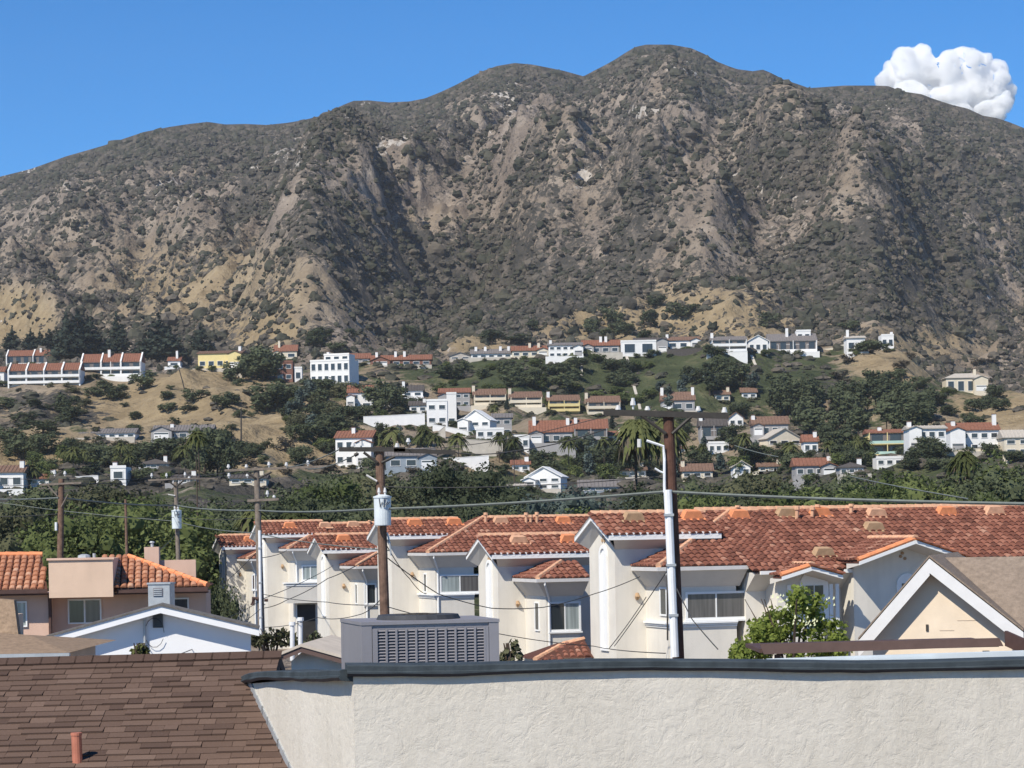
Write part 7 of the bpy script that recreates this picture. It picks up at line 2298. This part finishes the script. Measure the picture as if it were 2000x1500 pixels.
# ------------------------------------------------------------------ the cumulus behind the ridge
def cloud():
    from mathutils import noise as mn
    Yc = 7800.0
    m, nt, b = nodes('cloud_vapour', 1.0, 0.0)
    nt.nodes.remove(b)
    pv = N(nt, 'ShaderNodeVolumePrincipled')
    pv.inputs['Color'].default_value = (1, 1, 1, 1); pv.inputs['Density'].default_value = .05; pv.inputs['Anisotropy'].default_value = .0
    tc = N(nt, 'ShaderNodeTexCoord'); nz = N(nt, 'ShaderNodeTexNoise', Scale=.022, Detail=5.0, Roughness=.6)
    nt.links.new(tc.outputs['Object'], nz.inputs['Vector'])
    mr = N(nt, 'ShaderNodeMapRange'); nt.links.new(nz.outputs['Fac'], mr.inputs[0])
    mr.inputs[1].default_value = .36; mr.inputs[2].default_value = .52; mr.inputs[3].default_value = .004; mr.inputs[4].default_value = .07
    nt.links.new(mr.outputs[0], pv.inputs['Density'])
    nt.links.new(pv.outputs[0], nt.nodes['Material Output'].inputs['Volume'])
    lobes = [(1790, 128, 34), (1765, 118, 22), (1800, 112, 20), (1748, 140, 20), (1735, 160, 20), (1760, 165, 34), (1800, 165, 40), (1845, 140, 28), (1840, 170, 40), (1880, 115, 20), (1895, 118, 20), (1870, 130, 30), (1910, 135, 28), (1925, 118, 12), (1945, 140, 20),
             (1930, 155, 32), (1950, 170, 26), (1955, 190, 22), (1900, 170, 46), (1870, 190, 40), (1925, 195, 34), (1958, 205, 16), (1976, 178, 8), (1850, 205, 30), (1900, 215, 30), (1940, 220, 20), (1780, 190, 30), (1730, 158, 12), (1735, 147, 9), (1860, 110, 9), (1820, 134, 16), (1955, 152, 10), (1968, 192, 9), (1952, 226, 10)]
    bm = bmesh.new()
    rr = random.Random(3); extra = []
    for x, y, r in lobes:
        extra.append((x, y, r, rr.uniform(-80, 80)))
        for i in range(3):
            a = rr.uniform(0, 6.28); extra.append((x + r * .66 * math.cos(a), y + r * .72 * math.sin(a), r * rr.uniform(.35, .55), rr.uniform(-90, 20)))
    for x, y, r, dy in extra:
        c = P(x, y, Yc + dy); rw = r / F * Yc
        bmesh.ops.create_icosphere(bm, subdivisions=3, radius=rw, matrix=Matrix.Translation(c))
    me0 = bpy.data.meshes.new('cloud_base'); bm.to_mesh(me0); bm.free()
    tmp = bpy.data.objects.new('cloud_base', me0); COL.objects.link(tmp)
    rm = tmp.modifiers.new('r', 'REMESH'); rm.mode = 'VOXEL'; rm.voxel_size = 5.0
    sm = tmp.modifiers.new('s', 'SMOOTH'); sm.factor = .6; sm.iterations = 5
    dg = bpy.context.evaluated_depsgraph_get()
    me = bpy.data.meshes.new_from_object(tmp.evaluated_get(dg)); me.name = 'cloud'
    bpy.data.objects.remove(tmp); bpy.data.meshes.remove(me0)
    nv = len(me.vertices)
    co = np.empty(nv * 3, np.float32); me.vertices.foreach_get('co', co); co = co.reshape(-1, 3)
    no = np.empty(nv * 3, np.float32); me.vertices.foreach_get('normal', no); no = no.reshape(-1, 3)
    u, w = co[:, 0] + co[:, 1] * .35, co[:, 2] - co[:, 1] * .3
    bil = lambda L: 1 - 2 * np.abs(perlin(u / L, w / L + co[:, 1] / L * .6))      # billowy noise
    dsp = 10 * bil(70) + 7.0 * bil(30) + 4.0 * bil(14) - 6
    co = co + no * dsp[:, None]
    me.vertices.foreach_set('co', co.astype(np.float32).ravel()); me.update()
    me.materials.clear(); me.materials.append(m)
    me.polygons.foreach_set('use_smooth', [True] * len(me.polygons))
    o = link('cloud', me)
    kind(o, 'stuff'); o['label'] = 'bright white cumulus cloud rising behind the mountain crest'


cloud()

# ------------------------------------------------------------------ the air between here and the mountain
HZ = 0.00004
hm, hnt, hb = nodes('haze_air')
hnt.nodes.remove(hb)
pv = N(hnt, 'ShaderNodeVolumePrincipled')
pv.inputs['Color'].default_value = (.86, .88, .95, 1)
pv.inputs['Density'].default_value = HZ
pv.inputs['Anisotropy'].default_value = 0.0
hnt.links.new(pv.outputs[0], hnt.nodes['Material Output'].inputs['Volume'])
hz = MB().box(-2600, 2600, -60, 3700, -8, 760).build('haze', hm)
kind(hz, 'stuff'); hz['label'] = 'thin pale haze between the camera and the mountain'
